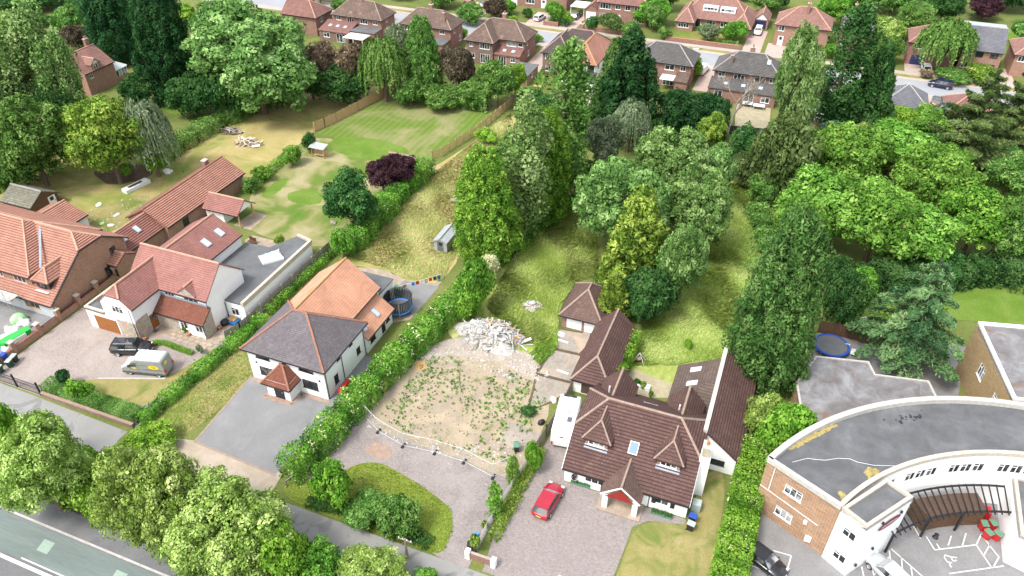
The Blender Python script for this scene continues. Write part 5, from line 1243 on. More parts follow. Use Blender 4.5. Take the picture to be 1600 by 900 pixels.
def make_cedar(key, Rr, H, seed, nb=46, ls=.34, per=420, droop=.5, up=0.12, mat='leaf_cedar'):
    """tiered conifer: bare trunk with separate spreading boughs of drooping sprays"""
    rs = np.random.RandomState(seed); P=[]; N=[]; T=[]; mb = MB()
    mb.tube([(0,0,-.2),(0.1,0,H*.35),(-.05,.1,H*.7),(0,0,H)], [Rr*.07,Rr*.055,Rr*.035,.02], 7)
    for k in range(nb):
        t = (k+.5)/nb; a = k*2.4+rs.uniform(-.4,.4); z0 = H*(.12+.86*t); L = Rr*(1-t)**.7*rs.uniform(.75,1.1)+.25
        m = 9; s = np.linspace(0,1,m); xs = L*s; zs = z0 + L*(up*2*s - droop*s**2.0)
        pts = np.c_[np.cos(a)*xs, np.sin(a)*xs, zs]
        mb.tube([tuple(p) for p in pts], [max(.012, Rr*.016*(1-q)) for q in s], 4, cap=False)
        n = max(40, int(per*L/Rr)); q = rs.rand(n)**.7; w = L*.24*np.sin(np.pi*np.clip(q,.12,1))**.6
        side = rs.uniform(-1,1,n)*w; x = q*L; zz = z0 + L*(up*2*q - droop*q**2) - np.abs(side)*.35 + rs.normal(.08,.06,n) - (rs.rand(n) < .5)*rs.rand(n)*.3
        P.append(np.c_[np.cos(a)*x-np.sin(a)*side, np.sin(a)*x+np.cos(a)*side, zz]); N.append(np.tile([np.cos(a)*.35,np.sin(a)*.35,1.0],(n,1))); T.append(np.clip(rs.beta(3,3)+rs.normal(0,.15,n),0,1))
    v, t = cards(np.concatenate(P), np.concatenate(N), ls, .3, .45, seed, tint=np.concatenate(T), droop=.8)
    o = mb.build('trunk', M['bark']); me = o.data; bpy.data.objects.remove(o)
    proto(key, leaf_mesh('crown', [(v,t)], M[mat]), me)
def make_bare(key, Rr, H, seed):
    rs = random.Random(seed); mb = MB()
    def br(p, d, L, r, lev):
        q = p + d*L; mb.tube([p, (p+q)/2 + Vector((rs.uniform(-.06,.06)*L, rs.uniform(-.06,.06)*L, 0)), q], [r, r*.8, r*.55], 5, cap=False)
        if lev == 0: return
        for k in range(4 if lev > 1 else 4):
            a = rs.uniform(0, 6.28); s_ = rs.uniform(.4,.75); e = (d + Vector((math.cos(a)*s_, math.sin(a)*s_, rs.uniform(-.1,.3)))).normalized()
            br(p + d*L*rs.uniform(.5,1), e, L*rs.uniform(.5,.7), r*.5, lev-1)
    br(Vector((0,0,-.2)), Vector((.05,0,1)), H*.42, Rr*.06, 4)
    o = mb.build('branches', M['bark_pale']); me = o.data; bpy.data.objects.remove(o)
    proto(key, None, me)
for k in range(4): make_round('round', 5, 10, 15000, .34, 1+k, 170, .1, .165, 8+k)
for k in range(3): make_round('street', 5, 10, 30000, .215, 71+k, 260, .04, .125, 10+k)
for k in range(3): make_round('big', 9, 18, 38000, .46, 11+k, 380, .0, .12, 14+k)
for k in range(3): make_round('shrub', 1.6, 2.4, 3600, .18, 21+k, 60, .0, .24, 6)
for k in range(3): make_round('bush', 3, 4.2, 8000, .25, 31+k, 110, .0, .2, 8)
make_round('ball', .7, 1.3, 1800, .1, 41, 90, .05, .16, 1)
make_cone('cone', 3.4, 10, 15000, .34, 51); make_cone('cone', 3.4, 10, 15000, .34, 52); make_cone('column', 4.2, 15, 40000, .30, 53, 1, 700); make_cone('column', 4.2, 15, 40000, .30, 54, 1, 640)
make_cone('dwarf', .75, 2.4, 2200, .13, 55, 1, 120)
make_poplar('poplar', 2.6, 16, 13000, .30, 41); make_poplar('poplar', 2.6, 16, 12000, .30, 42, 70, .12)
make_weep('weep', 4.5, 9, 330, .38, 51); make_weep('weep', 4.5, 9, 300, .38, 52)
make_cedar('cedar', 6.2, 12.5, 61, 54, .40, 620, .52, .16); make_cedar('pine', 6, 14, 62, 46, .42, 1000, .18, .18, 'leaf_olive')
make_bare('bare', 3, 9, 71)
REF = dict(round=(5,10), street=(5,10), big=(9,18), shrub=(1.6,2.4), bush=(3,4.2), ball=(.7,1.3), cone=(3.4,10), column=(4.2,15), dwarf=(.75,2.4), poplar=(2.6,16), weep=(4.5,9), cedar=(6.2,12.5), pine=(6,14), bare=(3,9))
_tc = [0]
def tree_at(kind, X, Y, Rr, H, mat, label, name, cat, group=None, var=None):
    rs = random.Random(_tc[0]*7+3); _tc[0] += 1
    protos = TREES[kind]; crown, trunk = protos[(var if var is not None else rs.randrange(len(protos))) % len(protos)]
    r0, h0 = REF[kind]
    o = thing(name, label, cat, (X, Y, 0), rs.uniform(0, 6.28), group)
    if kind in ('cedar', 'pine', 'bare'): o.rotation_euler[2] = rs.uniform(-.5, .5)
    sx, sz = Rr/r0, H/h0
    for nm, me in (('crown', crown), ('branches' if kind == 'bare' else 'trunk', trunk)):
        if me is None: continue
        c = bpy.data.objects.new(nm if cat != 'shrub' else {'crown': 'foliage', 'trunk': 'stem'}.get(nm, nm), me); COL.objects.link(c); c.parent = o; c.scale = (sx*rs.uniform(.93,1.07), sx*rs.uniform(.93,1.07), sz)
        if nm == 'crown':
            c.material_slots[0].link = 'OBJECT'; c.material_slots[0].material = M[mat]
    return o
def tree(kind, bx, by, top, w, mat, label, name='tree', cat='tree', group=None, var=None):
    """bx,by: pixel where it stands; top: pixel row of its tip; w: crown width in pixels"""
    X, Y = g(bx, by); d = proj(X, Y, 3)[2]; Rr = w*d/FPX/2
    # the tip of a round crown shows its far-upper side; aim at the crown's outline
    H = max(.6, zat(X, Y, top))
    if kind in ('round', 'street', 'big', 'shrub', 'bush', 'ball', 'weep'):
        lo, hi = .3, H
        for _ in range(30):
            m = (lo+hi)/2; c, hh = m*.6, m*.4
            th = min(proj(X + Rr*.9*_sy*-1*math.sin(a), Y + Rr*.9*_cy*math.sin(a), c + hh*math.cos(a))[1] for a in (0,.3,.6,.9,1.2))
            if th > top: lo = m
            else: hi = m
        H = max(lo, Rr*.55)
    for _ in range(6):                          # the crown, not the foot, sits over the given column
        X += (bx - proj(X, Y, .55*H)[0]) * d / FPX * _cy; Y += (bx - proj(X, Y, .55*H)[0]) * d / FPX * _sy
    return tree_at(kind, X, Y, Rr, H, mat, label, name, cat, group, var)
def hedge(label, pts, w, hgt, mat, density=150, ls=.2, name='hedge', blossom=0, lump=.18, seed=1, cat='hedge', trimmed=False, z0=.1):
    """leafy hedge along a line of ground points"""
    rs = np.random.RandomState(seed); P=[]; N=[]; T=[]; B=[]
    x0, y0 = pts[0]
    for (ax,ay),(bx,by) in zip(pts[:-1], pts[1:]):
        L = math.hypot(bx-ax, by-ay); ux, uy = (bx-ax)/L, (by-ay)/L; nx, ny = -uy, ux
        n = int(density*L*(2*hgt+w)); s = rs.rand(n)*L; q = rs.rand(n)*(2*hgt+w)
        side = np.where(q < hgt, -1, np.where(q > hgt+w, 1, 0)); off = np.where(side == 0, q-hgt-w/2, side*w/2); z = np.where(side == 0, hgt, np.where(side < 0, q, q-hgt-w))
        ph = np.sin(s*1.9+seed)+np.sin(s*.83+1.3*seed)+.6*np.sin(s*4.1+2*seed); bulge = 0 if trimmed else lump*ph
        z = z*(1+bulge*.35); off = off*(1+bulge*.6)
        z = z + (0 if trimmed else rs.normal(0,.10,n)); off = off + rs.normal(0, .04 if trimmed else .12, n)
        z = np.maximum(z0, z)
        P.append(np.c_[ax+ux*s+nx*off-x0, ay+uy*s+ny*off-y0, z]); N.append(np.c_[nx*side*1.0, ny*side*1.0, np.where(side == 0, 1.0, .45)])
        T.append(np.clip(.5+.16*ph+rs.normal(0,.1,n),0,1))
        n2 = n//4; P.append(np.c_[ax+ux*rs.rand(n2)*L-x0+nx*rs.uniform(-.4,.4,n2)*w, ay+uy*rs.rand(n2)*L-y0, rs.rand(n2)*hgt*.85]); N.append(np.tile([0,0,1.0],(n2,1))); T.append(rs.beta(3,3,n2))
    P, N, T = np.concatenate(P), np.concatenate(N), np.concatenate(T)
    r = thing(name, label, cat, (x0, y0, 0))
    v, t = cards(P, N, ls, .6, .55, seed, tint=T)
    me = leaf_mesh('foliage', [(v,t)], M[mat]); o = bpy.data.objects.new('foliage', me); COL.objects.link(o); o.parent = r
    if blossom:
        k = rs.rand(len(P)) < blossom*4*np.clip(np.sin(P[:,0]*1.3+P[:,1]*1.9)*np.sin(P[:,1]*.83+P[:,2]*1.7+P[:,0])-.35, 0, 1); k &= N[:,2] > .4
        v, t = cards(P[k]+N[k]*.07, N[k], ls*.8, .8, .4, seed+9)
        me = leaf_mesh('blossom', [(v,t)], M['leaf_blossom']); o = bpy.data.objects.new('blossom', me); COL.objects.link(o); o.parent = r
    return r
# ---- foreground trees between the main road and the lane
def T(*a, **k): return tree(*a, **k)
FG = 'street trees along the frontage lane'
T('street', 56, 785, 628, 160, 'leaf_lime', 'leafy street tree at the left edge above the bus lane', group=FG, var=0)
T('street', 234, 845, 660, 172, 'leaf_lime', 'yellow-green street tree overhanging the bus lane kerb', group=FG, var=1)
T('street', 350, 892, 728, 195, 'leaf_lime', 'broad pale-topped street tree at the bottom beside the lane', group=FG, var=2)
T('bush', 140, 795, 715, 100, 'leaf_fresh', 'bright green sapling thicket between the two street trees by the kerb', cat='shrub', name='shrub')
T('bush', 120, 750, 684, 95, 'leaf_fresh', 'fresh green bush beside the lane left of the big street tree', cat='shrub', name='shrub')
T('bush', 176, 745, 690, 85, 'leaf_fresh', 'olive bush on the verge near the lane bend', cat='shrub', name='shrub')
T('shrub', 158, 812, 770, 55, 'leaf_fresh', 'low lime-green sapling on the earth bank above the bus lane', cat='shrub', name='shrub')
T('bush', 235, 700, 655, 85, 'leaf_fresh', 'bright lime shrub at the corner of the front lawn hedge', cat='shrub', name='shrub')
T('bush', 8, 735, 610, 70, 'leaf_fresh', 'lime shrub at the left edge below the iron gate', cat='shrub', name='shrub')
T('bush', 440, 905, 800, 90, 'leaf_fresh', 'mid-green bush at the bottom right of the pale street tree', cat='shrub', name='shrub')
T('bush', 500, 905, 838, 90, 'leaf_hedge', 'thin olive bush at the bottom edge beside the lane', cat='shrub', name='shrub')
T('street', 575, 935, 846, 150, 'leaf_lime', 'pale flowering tree crown cut by the bottom edge near the telegraph pole', var=1)
T('bush', 660, 930, 885, 60, 'leaf_hedge', 'small bush at the bottom edge right of the telegraph pole', cat='shrub', name='shrub')
# ---- left background
for bx, by, tp, w, ps in ((18,215,52,74,'at the left edge'),(48,205,22,70,'second from the left edge'),(78,205,4,66,'tallest of the row'),(106,214,52,46,'nearest the brick cottage'),(-25,220,40,70,'cut by the left edge')):
    T('poplar', bx, by, tp, w, 'leaf_poplar', 'silvery poplar at the upper left, ' + ps, name='poplar', group='silvery poplars')
T('big', 40, 285, 125, 150, 'leaf_mid', 'broad dark green tree at the left edge above the shed')
T('bush', 95, 240, 130, 90, 'leaf_dark', 'dark green tree filling the gap behind the golden conifer', cat='tree', name='tree')
T('bush', 15, 300, 215, 90, 'leaf_mid', 'green bush at the left edge by the scorched field', cat='shrub', name='shrub')
T('round', 162, 282, 134, 140, 'leaf_gold', 'golden-tipped conifer on the left of the dry field', name='conifer', cat='conifer')
T('weep', 228, 272, 146, 85, 'leaf_grey', 'grey-green weeping tree beside the golden conifer', name='tree')
T('shrub', 240, 272, 232, 34, 'leaf_fresh', 'bright shrub below the grey weeping tree', cat='shrub', name='shrub')
T('shrub', 197, 276, 254, 24, 'leaf_fresh', 'small glossy shrub in the bare earth under the conifer', cat='shrub', name='shrub')
T('column', 166, 92, -70, 84, 'leaf_conifer', 'huge dark cypress behind the brick cottage', name='conifer', cat='conifer', var=0)
T('column', 252, 150, -50, 98, 'leaf_conifer', 'huge dark cypress in front of the big sycamore', name='conifer', cat='conifer', var=1)
T('bush', 215, 165, 112, 60, 'leaf_dark', 'dark bush by the small bright lawn beside the cypress', cat='shrub', name='shrub')
T('big', 392, 175, -22, 215, 'leaf_ash', 'enormous sycamore towering over the dry field', var=0)
for k, (bx, by, tp, w, m) in enumerate(((300,178,112,80,'leaf_dark'),(350,185,98,85,'leaf_dark'),(400,170,92,90,'leaf_dark'),(440,160,100,70,'leaf_mid'))):
    T('bush', bx, by, tp, w, m, ('first','second','third','fourth')[k] + ' dark bush from the left under the enormous sycamore', cat='shrub', name='shrub', group='bushes under the sycamore')
for k, (bx, by, tp, w) in enumerate(((20,18,-14,80),(70,14,-16,70),(130,20,-10,60),(60,40,18,40),(285,45,5,50))): T('bush', bx, by, tp, w, 'leaf_dark' if k != 4 else 'leaf_fresh', 'tree ' + ('at the top left corner','behind the silvery poplars, at the top','by the far red van','at the end of the far lawn','bright, between the cypress and sycamore')[k], cat='tree', name='tree')
T('bush', 108, 55, 5, 60, 'leaf_mid', 'rounded green tree behind the silvery poplars', cat='tree', name='tree')
T('bush', 118, 75, 38, 45, 'leaf_bronze', 'grey-brown bush left of the brick cottage', cat='shrub', name='shrub')
T('bush', 500, 146, 62, 80, 'leaf_brown', 'dying brown-topped conifer below the pink lean-to', name='conifer', cat='conifer')
T('bush', 545, 148, 64, 70, 'leaf_brown', 'second dying conifer next to the willow', name='conifer', cat='conifer')
T('bush', 485, 154, 92, 80, 'leaf_dark', 'olive bush between the sycamore and the dying conifer', cat='shrub', name='shrub')
T('bush', 535, 158, 96, 90, 'leaf_dark', 'dark evergreen mass in front of the dying conifer', cat='shrub', name='shrub')
T('weep', 598, 158, 52, 85, 'leaf_mid', 'green weeping willow at the corner of the boarded fence', name='willow')
T('weep', 622, 140, 34, 55, 'leaf_grey', 'pale weeping tree behind the willow', name='willow')
T('column', 660, 150, 28, 66, 'leaf_mid', 'dark green tree standing at the end of the boarded fence', name='tree', var=0)
T('round', 716, 152, 62, 66, 'leaf_bronze', 'dark purple-brown tree beside the striped lawn', var=1)
T('bush', 640, 165, 118, 60, 'leaf_mid', 'ivy-green bush at the far left corner of the striped lawn', cat='shrub', name='shrub')
T('bush', 690, 168, 130, 70, 'leaf_mid', 'green bush under the purple-brown tree', cat='shrub', name='shrub')
T('bush', 745, 168, 120, 60, 'leaf_mid', 'pale green bush at the back of the striped lawn', cat='shrub', name='shrub')
T('round', 778, 168, 88, 64, 'leaf_mid', 'forked green tree at the far right of the striped lawn', var=0)
T('round', 805, 150, 95, 40, 'leaf_fresh', 'slim light green tree beside the brick outhouse', var=2)
# ---- gardens
T('round', 548, 365, 262, 92, 'leaf_dark', 'dark rounded holly tree at the edge of the mottled lawn', var=2)
T('round', 596, 302, 242, 54, 'leaf_purple', 'smaller dark purple plum tree, left of the pair', group='purple plum trees', var=0)
T('round', 624, 294, 234, 64, 'leaf_purple', 'larger dark purple plum tree, right of the pair', group='purple plum trees', var=1)
T('shrub', 455, 258, 228, 36, 'leaf_hedge', 'rounded green shrub beside the wooden swing seat', cat='shrub', name='shrub')
T('shrub', 482, 238, 206, 26, 'leaf_dark', 'dark shrub behind the wooden swing seat', cat='shrub', name='shrub')
T('shrub', 410, 282, 258, 36, 'leaf_hedge', 'leafy border shrub on the low terrace wall', cat='shrub', name='shrub')
T('shrub', 392, 300, 275, 30, 'leaf_mid', 'border shrub next to the end of the brick outbuilding', cat='shrub', name='shrub')
T('shrub', 436, 384, 366, 18, 'leaf_weed', 'low yellow-green plant behind the grey flat roof', cat='shrub', name='shrub')
T('shrub', 535, 405, 358, 42, 'leaf_hedge', 'hedge-end shrub at the bottom of the mottled lawn', cat='shrub', name='shrub')
hedge('shaggy green hedge between the mottled lawn and the dry garden', [g(540,400), g(580,360), g(625,310), g(668,268)], 3.0, 2.6, 'leaf_hedge', 55, .26, blossom=.05, seed=3)
hedge('long green hedge behind the dry field', [g(238,262), g(300,222), g(345,196), g(410,168), g(470,152)], 3.2, 2.2, 'leaf_mid', 40, .28, seed=4)
hedge('ivy-covered hedge along the end of the striped lawn', [g(635,150), g(700,163), g(765,172)], 3.0, 3.0, 'leaf_mid', 36, .3, seed=5)
# ---- middle trees
T('column', 757, 405, 236, 112, 'leaf_goldgreen', 'golden-green conifer column beside the grey metal shed', name='conifer', cat='conifer', var=0)
T('poplar', 822, 372, 160, 82, 'leaf_poplar', 'slim poplar between the two golden-green conifers', name='poplar', var=0)
T('column', 852, 335, 172, 92, 'leaf_goldgreen', 'golden-green conifer behind the slim poplar', name='conifer', cat='conifer', var=1)
T('poplar', 878, 305, 78, 92, 'leaf_mid', 'tall poplar in front of the semi with the orange roof', name='poplar', var=1)
T('bush', 805, 345, 285, 60, 'leaf_dark', 'dark undergrowth among the conifer row', cat='shrub', name='shrub')
T('column', 800, 330, 215, 70, 'leaf_goldgreen', 'golden-green conifer hidden in the middle of the row', name='conifer', cat='conifer', var=0)
T('shrub', 760, 222, 200, 46, 'leaf_fresh', 'light green bush at the right of the slatted fence', cat='shrub', name='shrub')
T('cone', 985, 205, 48, 118, 'leaf_conifer', 'massive dark cypress in the middle of the back gardens', name='conifer', cat='conifer', var=0)
T('cone', 960, 190, 62, 70, 'leaf_leyland', 'second dark cypress stem on the left of the massive one', name='conifer', cat='conifer', var=1)
T('bush', 1065, 205, 140, 80, 'leaf_conifer', 'dark rounded conifer right of the massive cypress', name='conifer', cat='conifer')
T('bush', 1108, 200, 146, 70, 'leaf_conifer', 'dark rounded conifer beside the bare tree', name='conifer', cat='conifer')
T('weep', 985, 238, 152, 66, 'leaf_grey', 'silver-green weeping birch behind the great ash', name='birch')
T('round', 945, 275, 172, 70, 'leaf_grey', 'grey-green birch left of the great ash', name='birch', var=2)
T('bush', 915, 215, 165, 50, 'leaf_dark', 'dark shrub between the poplar and the birches', cat='shrub', name='shrub')
T('bush', 920, 290, 250, 55, 'leaf_dark', 'dark undergrowth at the top of the overgrown garden', cat='shrub', name='shrub')
T('round', 1112, 235, 174, 50, 'leaf_gold', 'small golden tree behind the great ash', var=0)
T('dwarf', 1130, 222, 160, 22, 'leaf_conifer', 'narrow dark cypress below the bare tree', name='conifer', cat='conifer')
T('bare', 1152, 205, 92, 76, 'leaf_brown', 'leafless pale tree in front of the grey-roofed brick pair', var=0)
T('big', 980, 402, 222, 160, 'leaf_ash', 'great ash tree, its left crown over the overgrown garden', var=0)
T('big', 1050, 345, 188, 140, 'leaf_ash', 'great ash tree, its tallest back crown', var=1)
T('big', 1095, 400, 250, 115, 'leaf_ash', 'great ash tree, its right crown over the paddock', var=2)
T('big', 1072, 478, 330, 90, 'leaf_ash', 'great ash tree, its lowest crown drooping to the paddock', var=0)
T('round', 1118, 330, 215, 70, 'leaf_ash', 'ash sapling crown behind the right side of the great ash', var=1)
T('cone', 998, 452, 296, 118, 'leaf_gold', 'golden conifer standing before the great ash', name='conifer', cat='conifer', var=1)
T('bush', 1015, 498, 418, 100, 'leaf_dark', 'dark elder thicket behind the brown roofed wing', cat='shrub', name='shrub')
T('cone', 958, 502, 428, 66, 'leaf_gold', 'small golden conifer next to the double garage', name='conifer', cat='conifer', var=0)
# ---- right background
T('street', 1250, 250, 26, 92, 'leaf_poplar', 'tall light-green poplar in front of the far brick houses', name='poplar', var=0)
T('bush', 1225, 312, 180, 100, 'leaf_olive', 'brownish evergreen at the foot of the light poplar', name='conifer', cat='conifer')
T('poplar', 1318, 215, 18, 72, 'leaf_dark', 'dark slender poplar right of the light one', name='poplar', var=1)
T('cone', 1368, 215, 72, 82, 'leaf_dark', 'dark open-branched pine beside the slender poplar', name='pine', cat='pine', var=0)
T('bush', 1300, 232, 188, 60, 'leaf_blue', 'grey-blue bush at the foot of the dark poplar', cat='shrub', name='shrub')
T('bush', 1375, 60, 20, 60, 'leaf_lime', 'lime-green rounded tree between the far brick houses', cat='tree', name='tree')
T('bush', 1395, 80, 32, 48, 'leaf_lime', 'yellow-green tree in front of the far brick houses', cat='tree', name='tree')
T('shrub', 1382, 92, 68, 24, 'leaf_rust', 'rust-coloured small tree by the street', cat='tree', name='tree')
T('weep', 1480, 112, 26, 84, 'leaf_mid', 'green weeping willow beside the slate-grey gable house', name='willow')
T('bush', 1490, 128, 104, 60, 'leaf_mid', 'feathery green hedge-bush in front of the willow', cat='shrub', name='shrub')
T('bush', 1535, 128, 98, 55, 'leaf_gold', 'yellow-green shrub in front of the slate-grey gable house', cat='shrub', name='shrub')
T('shrub', 1448, 122, 106, 24, 'leaf_brown', 'tan dried bush at the willow foot', cat='shrub', name='shrub')
T('round', 1540, 32, -6, 60, 'leaf_purple', 'purple-leaved tree at the top right', var=2)
MAPLES = ((1325,305,188,130),(1400,280,184,130),(1462,345,216,135),(1285,385,262,130),(1375,415,272,150),(1440,425,312,120),(1335,262,196,90),(1250,420,300,90))
pos_ = ('on the upper left of the bright maple grove', 'at the top of the bright maple grove', 'on the right of the bright maple grove', 'at the left edge of the bright maple grove', 'in the middle of the bright maple grove', 'on the lower right of the bright maple grove', 'at the back of the bright maple grove', 'leaning out behind the big leylandii')
for (bx, by, tp, w), ps in zip(MAPLES, pos_): T('round', bx, by, tp, w, 'leaf_maple', 'bright green maple ' + ps, name='maple', group='bright maples')
T('round', 1400, 215, 158, 90, 'leaf_fresh', 'fresh green tree behind the maple grove near the grey bungalow', var=1)
T('round', 1350, 235, 190, 60, 'leaf_lime', 'pale-topped tree behind the maple grove', var=0)
T('cone', 1292, 292, 236, 46, 'leaf_blue', 'small blue-green fir poking from the maple grove', name='fir', cat='conifer')
T('round', 1450, 225, 165, 80, 'leaf_maple', 'rounded green tree left of the ragged pine', var=2)
T('shrub', 1478, 190, 160, 40, 'leaf_blue', 'blue spruce in front of the faded red bungalow', name='spruce', cat='conifer')
T('pine', 1530, 285, 112, 150, 'leaf_olive', 'ragged dark pine with bare limbs at the right', name='pine', cat='pine')
T('pine', 1598, 250, 100, 110, 'leaf_olive', 'second ragged pine at the right edge', name='pine', cat='pine')
T('round', 1530, 400, 285, 130, 'leaf_hedge', 'broad yellow-green tree at the right beyond the lawn', var=0)
T('round', 1590, 420, 300, 100, 'leaf_mid', 'dense green tree at the right edge above the lawn', var=1)
T('round', 1580, 320, 240, 90, 'leaf_mid', 'mid-green tree at the right edge behind the dense one', var=2)
T('bush', 1480, 440, 385, 80, 'leaf_dark', 'dark shrub below the maple grove', cat='shrub', name='shrub')
T('column', 1224, 606, 342, 128, 'leaf_leyland', 'huge clipped leylandii column beside the bungalow', name='conifer', cat='conifer', var=0)
T('bush', 1322, 515, 425, 70, 'leaf_dark', 'dark holly behind the brown fence', cat='shrub', name='shrub')
T('bush', 1345, 475, 418, 56, 'leaf_hedge', 'green bush behind the white goal net', cat='shrub', name='shrub')
T('bush', 1312, 455, 400, 50, 'leaf_dark', 'dark laurel in the shade of the leylandii', cat='shrub', name='shrub')
T('shrub', 1310, 425, 402, 16, 'leaf_blossom', 'cream flowering plume beside the leylandii', cat='shrub', name='shrub')
T('cedar', 1440, 580, 412, 190, 'leaf_cedar', 'spreading cedar with drooping tiered boughs behind the curved offices', name='cedar')
T('bush', 1228, 720, 622, 92, 'leaf_laurel', 'glossy bright bush against the office flank', cat='shrub', name='shrub')
T('bush', 1195, 690, 612, 66, 'leaf_lime', 'cream-flowered bush between the bungalow wing and offices', cat='shrub', name='shrub')
T('shrub', 1105, 330, 300, 40, 'leaf_mid', 'scrub bush in the paddock behind the ash', cat='shrub', name='shrub')
T('bush', 1165, 290, 235, 70, 'leaf_olive', 'scrubby thicket at the far end of the paddock', cat='shrub', name='shrub')
T('bush', 1195, 320, 268, 50, 'leaf_mid', 'green thicket left of the maple grove', cat='shrub', name='shrub')
T('shrub', 1076, 545, 530, 16, 'leaf_fresh', 'single green tussock in the paddock', cat='shrub', name='shrub')
# ---- near gardens
T('bush', 740, 490, 400, 70, 'leaf_hedge', 'rounded green bush at the top of the flowering hedge', cat='shrub', name='shrub')
T('shrub', 762, 442, 398, 40, 'leaf_blossom', 'white flowering elder near the metal shed', cat='shrub', name='shrub')
T('bush', 735, 500, 440, 56, 'leaf_laurel', 'bright bush beside the rubble heap', cat='shrub', name='shrub')
T('shrub', 600, 612, 588, 22, 'leaf_lime', 'small pale bush on the sand beside the flowering hedge', cat='shrub', name='shrub')
T('shrub', 520, 790, 715, 76, 'leaf_laurel', 'bright yellow-green shrub on the grass island', cat='shrub', name='shrub')
T('bush', 570, 808, 762, 80, 'leaf_mid', 'dark bushy shrub in the middle of the grass island', cat='shrub', name='shrub')
T('bush', 622, 830, 770, 76, 'leaf_mid', 'dark bushy shrub at the right of the grass island', cat='shrub', name='shrub')
T('shrub', 125, 622, 588, 44, 'leaf_laurel', 'bright round shrub behind the trimmed front hedge', cat='shrub', name='shrub')
T('ball', 98, 602, 570, 31, 'leaf_conifer', 'clipped dark topiary ball on the pink drive', cat='shrub', name='topiary')
T('dwarf', 773, 804, 756, 30, 'leaf_goldgreen', 'dwarf golden conifer on the fence line, nearest the lane', name='conifer', cat='conifer', group='dwarf conifers on the fence line')
T('dwarf', 801, 754, 714, 24, 'leaf_goldgreen', 'dwarf golden conifer by the dumped wheelie bin', name='conifer', cat='conifer', group='dwarf conifers on the fence line')
T('bush', 834, 735, 688, 34, 'leaf_laurel', 'leafy bush on the fence line beside the caravan', cat='shrub', name='shrub')
T('ball', 742, 862, 828, 26, 'leaf_gold', 'yellow clipped ball bush above the red brick wall', cat='shrub', name='topiary')
T('ball', 757, 826, 810, 14, 'leaf_gold', 'tiny yellow ball bush by the white fence', cat='shrub', name='topiary')
for k, (x, y, lb) in enumerate(((205,522,'yellow-green planter shrub by the oak garage door'),(194,520,'pale hydrangea beside the stone corner'),(291,520,'potted palm-like plant by the white porch'),(312,552,'small pale bush at the end of the box edging'))):
    T('shrub', x, y, y-14, 14, ('leaf_gold','leaf_lime','leaf_weed','leaf_grey')[k], lb, cat='shrub', name='shrub')
for x, y, w, m, lb in ((1005,608,14,'leaf_gold','small golden shrub behind the bungalow roof'),(995,603,14,'leaf_dark','clipped dark dome behind the bungalow roof'),(1017,622,9,'leaf_laurel','tuft at the corner of the garden room')):
    T('shrub', x, y, y-12, w, m, lb, cat='shrub', name='shrub')
FARB = ((690,12,60,'leaf_mid'),(735,38,44,'leaf_mid'),(775,30,46,'leaf_bronze'),(800,40,22,'leaf_laurel'),(825,28,20,'leaf_dark'),(868,32,40,'leaf_hedge'),(888,38,22,'leaf_laurel'),(925,48,28,'leaf_dark'),(955,52,44,'leaf_olive'),(985,58,34,'leaf_mid'),(1018,40,60,'leaf_hedge'),(1040,62,26,'leaf_mid'),(1100,55,24,'leaf_mid'),(1108,66,40,'leaf_grey'),(1148,66,46,'leaf_hedge'),(605,32,18,'leaf_dark'),(590,22,20,'leaf_gold'),(842,66,16,'leaf_laurel'),(1085,122,34,'leaf_laurel'),(1092,98,12,'leaf_laurel'),(1470,15,90,'leaf_mid'),(1400,20,80,'leaf_mid'),(1330,25,80,'leaf_hedge'),(1580,20,70,'leaf_dark'),(1430,45,60,'leaf_mid'),(1210,15,50,'leaf_dark'),(1165,0,40,'leaf_mid'),(560,18,26,'leaf_laurel'),(505,20,20,'leaf_gold'))
FL = {690:'behind the boarded houses at the top edge',735:'left of the dark brick pair roof',775:'grey-brown, behind the dark brick pair chimney',800:'bright, beyond the dark brick pair roof',825:'beside the white car drive',868:'right of the parked white car',888:'clipped, beside the brick street wall',925:'in front of the white garage',955:'in front of the bay-windowed house',985:'at the right of the bay-windowed house',1018:'tall, left of the rose-roofed bungalow',1040:'round, below the bungalow bay',1100:'in the middle of the bungalow garden',1108:'grey, in the bungalow garden',1148:'spreading, right of the bungalow garden',605:'dark cone-like, by the back street',590:'yellow, by the back street junction',842:'square, beside the brick pair drive',1085:'light, beside the white pickup',1092:'small, beside the white pickup bonnet',1470:'at the top right skyline',1400:'at the top, behind the lime trees',1330:'at the top, between the poplars',1580:'at the top right corner',1430:'behind the navy garage house',1210:'behind the little blue-doored garage',1165:'at the top, behind the rose roof',560:'above the brown hip roof ridge',505:'yellow, left of the brown hip roof'}
for x, y, w, m in FARB:
    T('bush' if w > 30 else 'shrub', x, y, y-w*.78, w, m, 'garden bush ' + FL[x], cat='shrub', name='shrub', group='bushes along the back street')
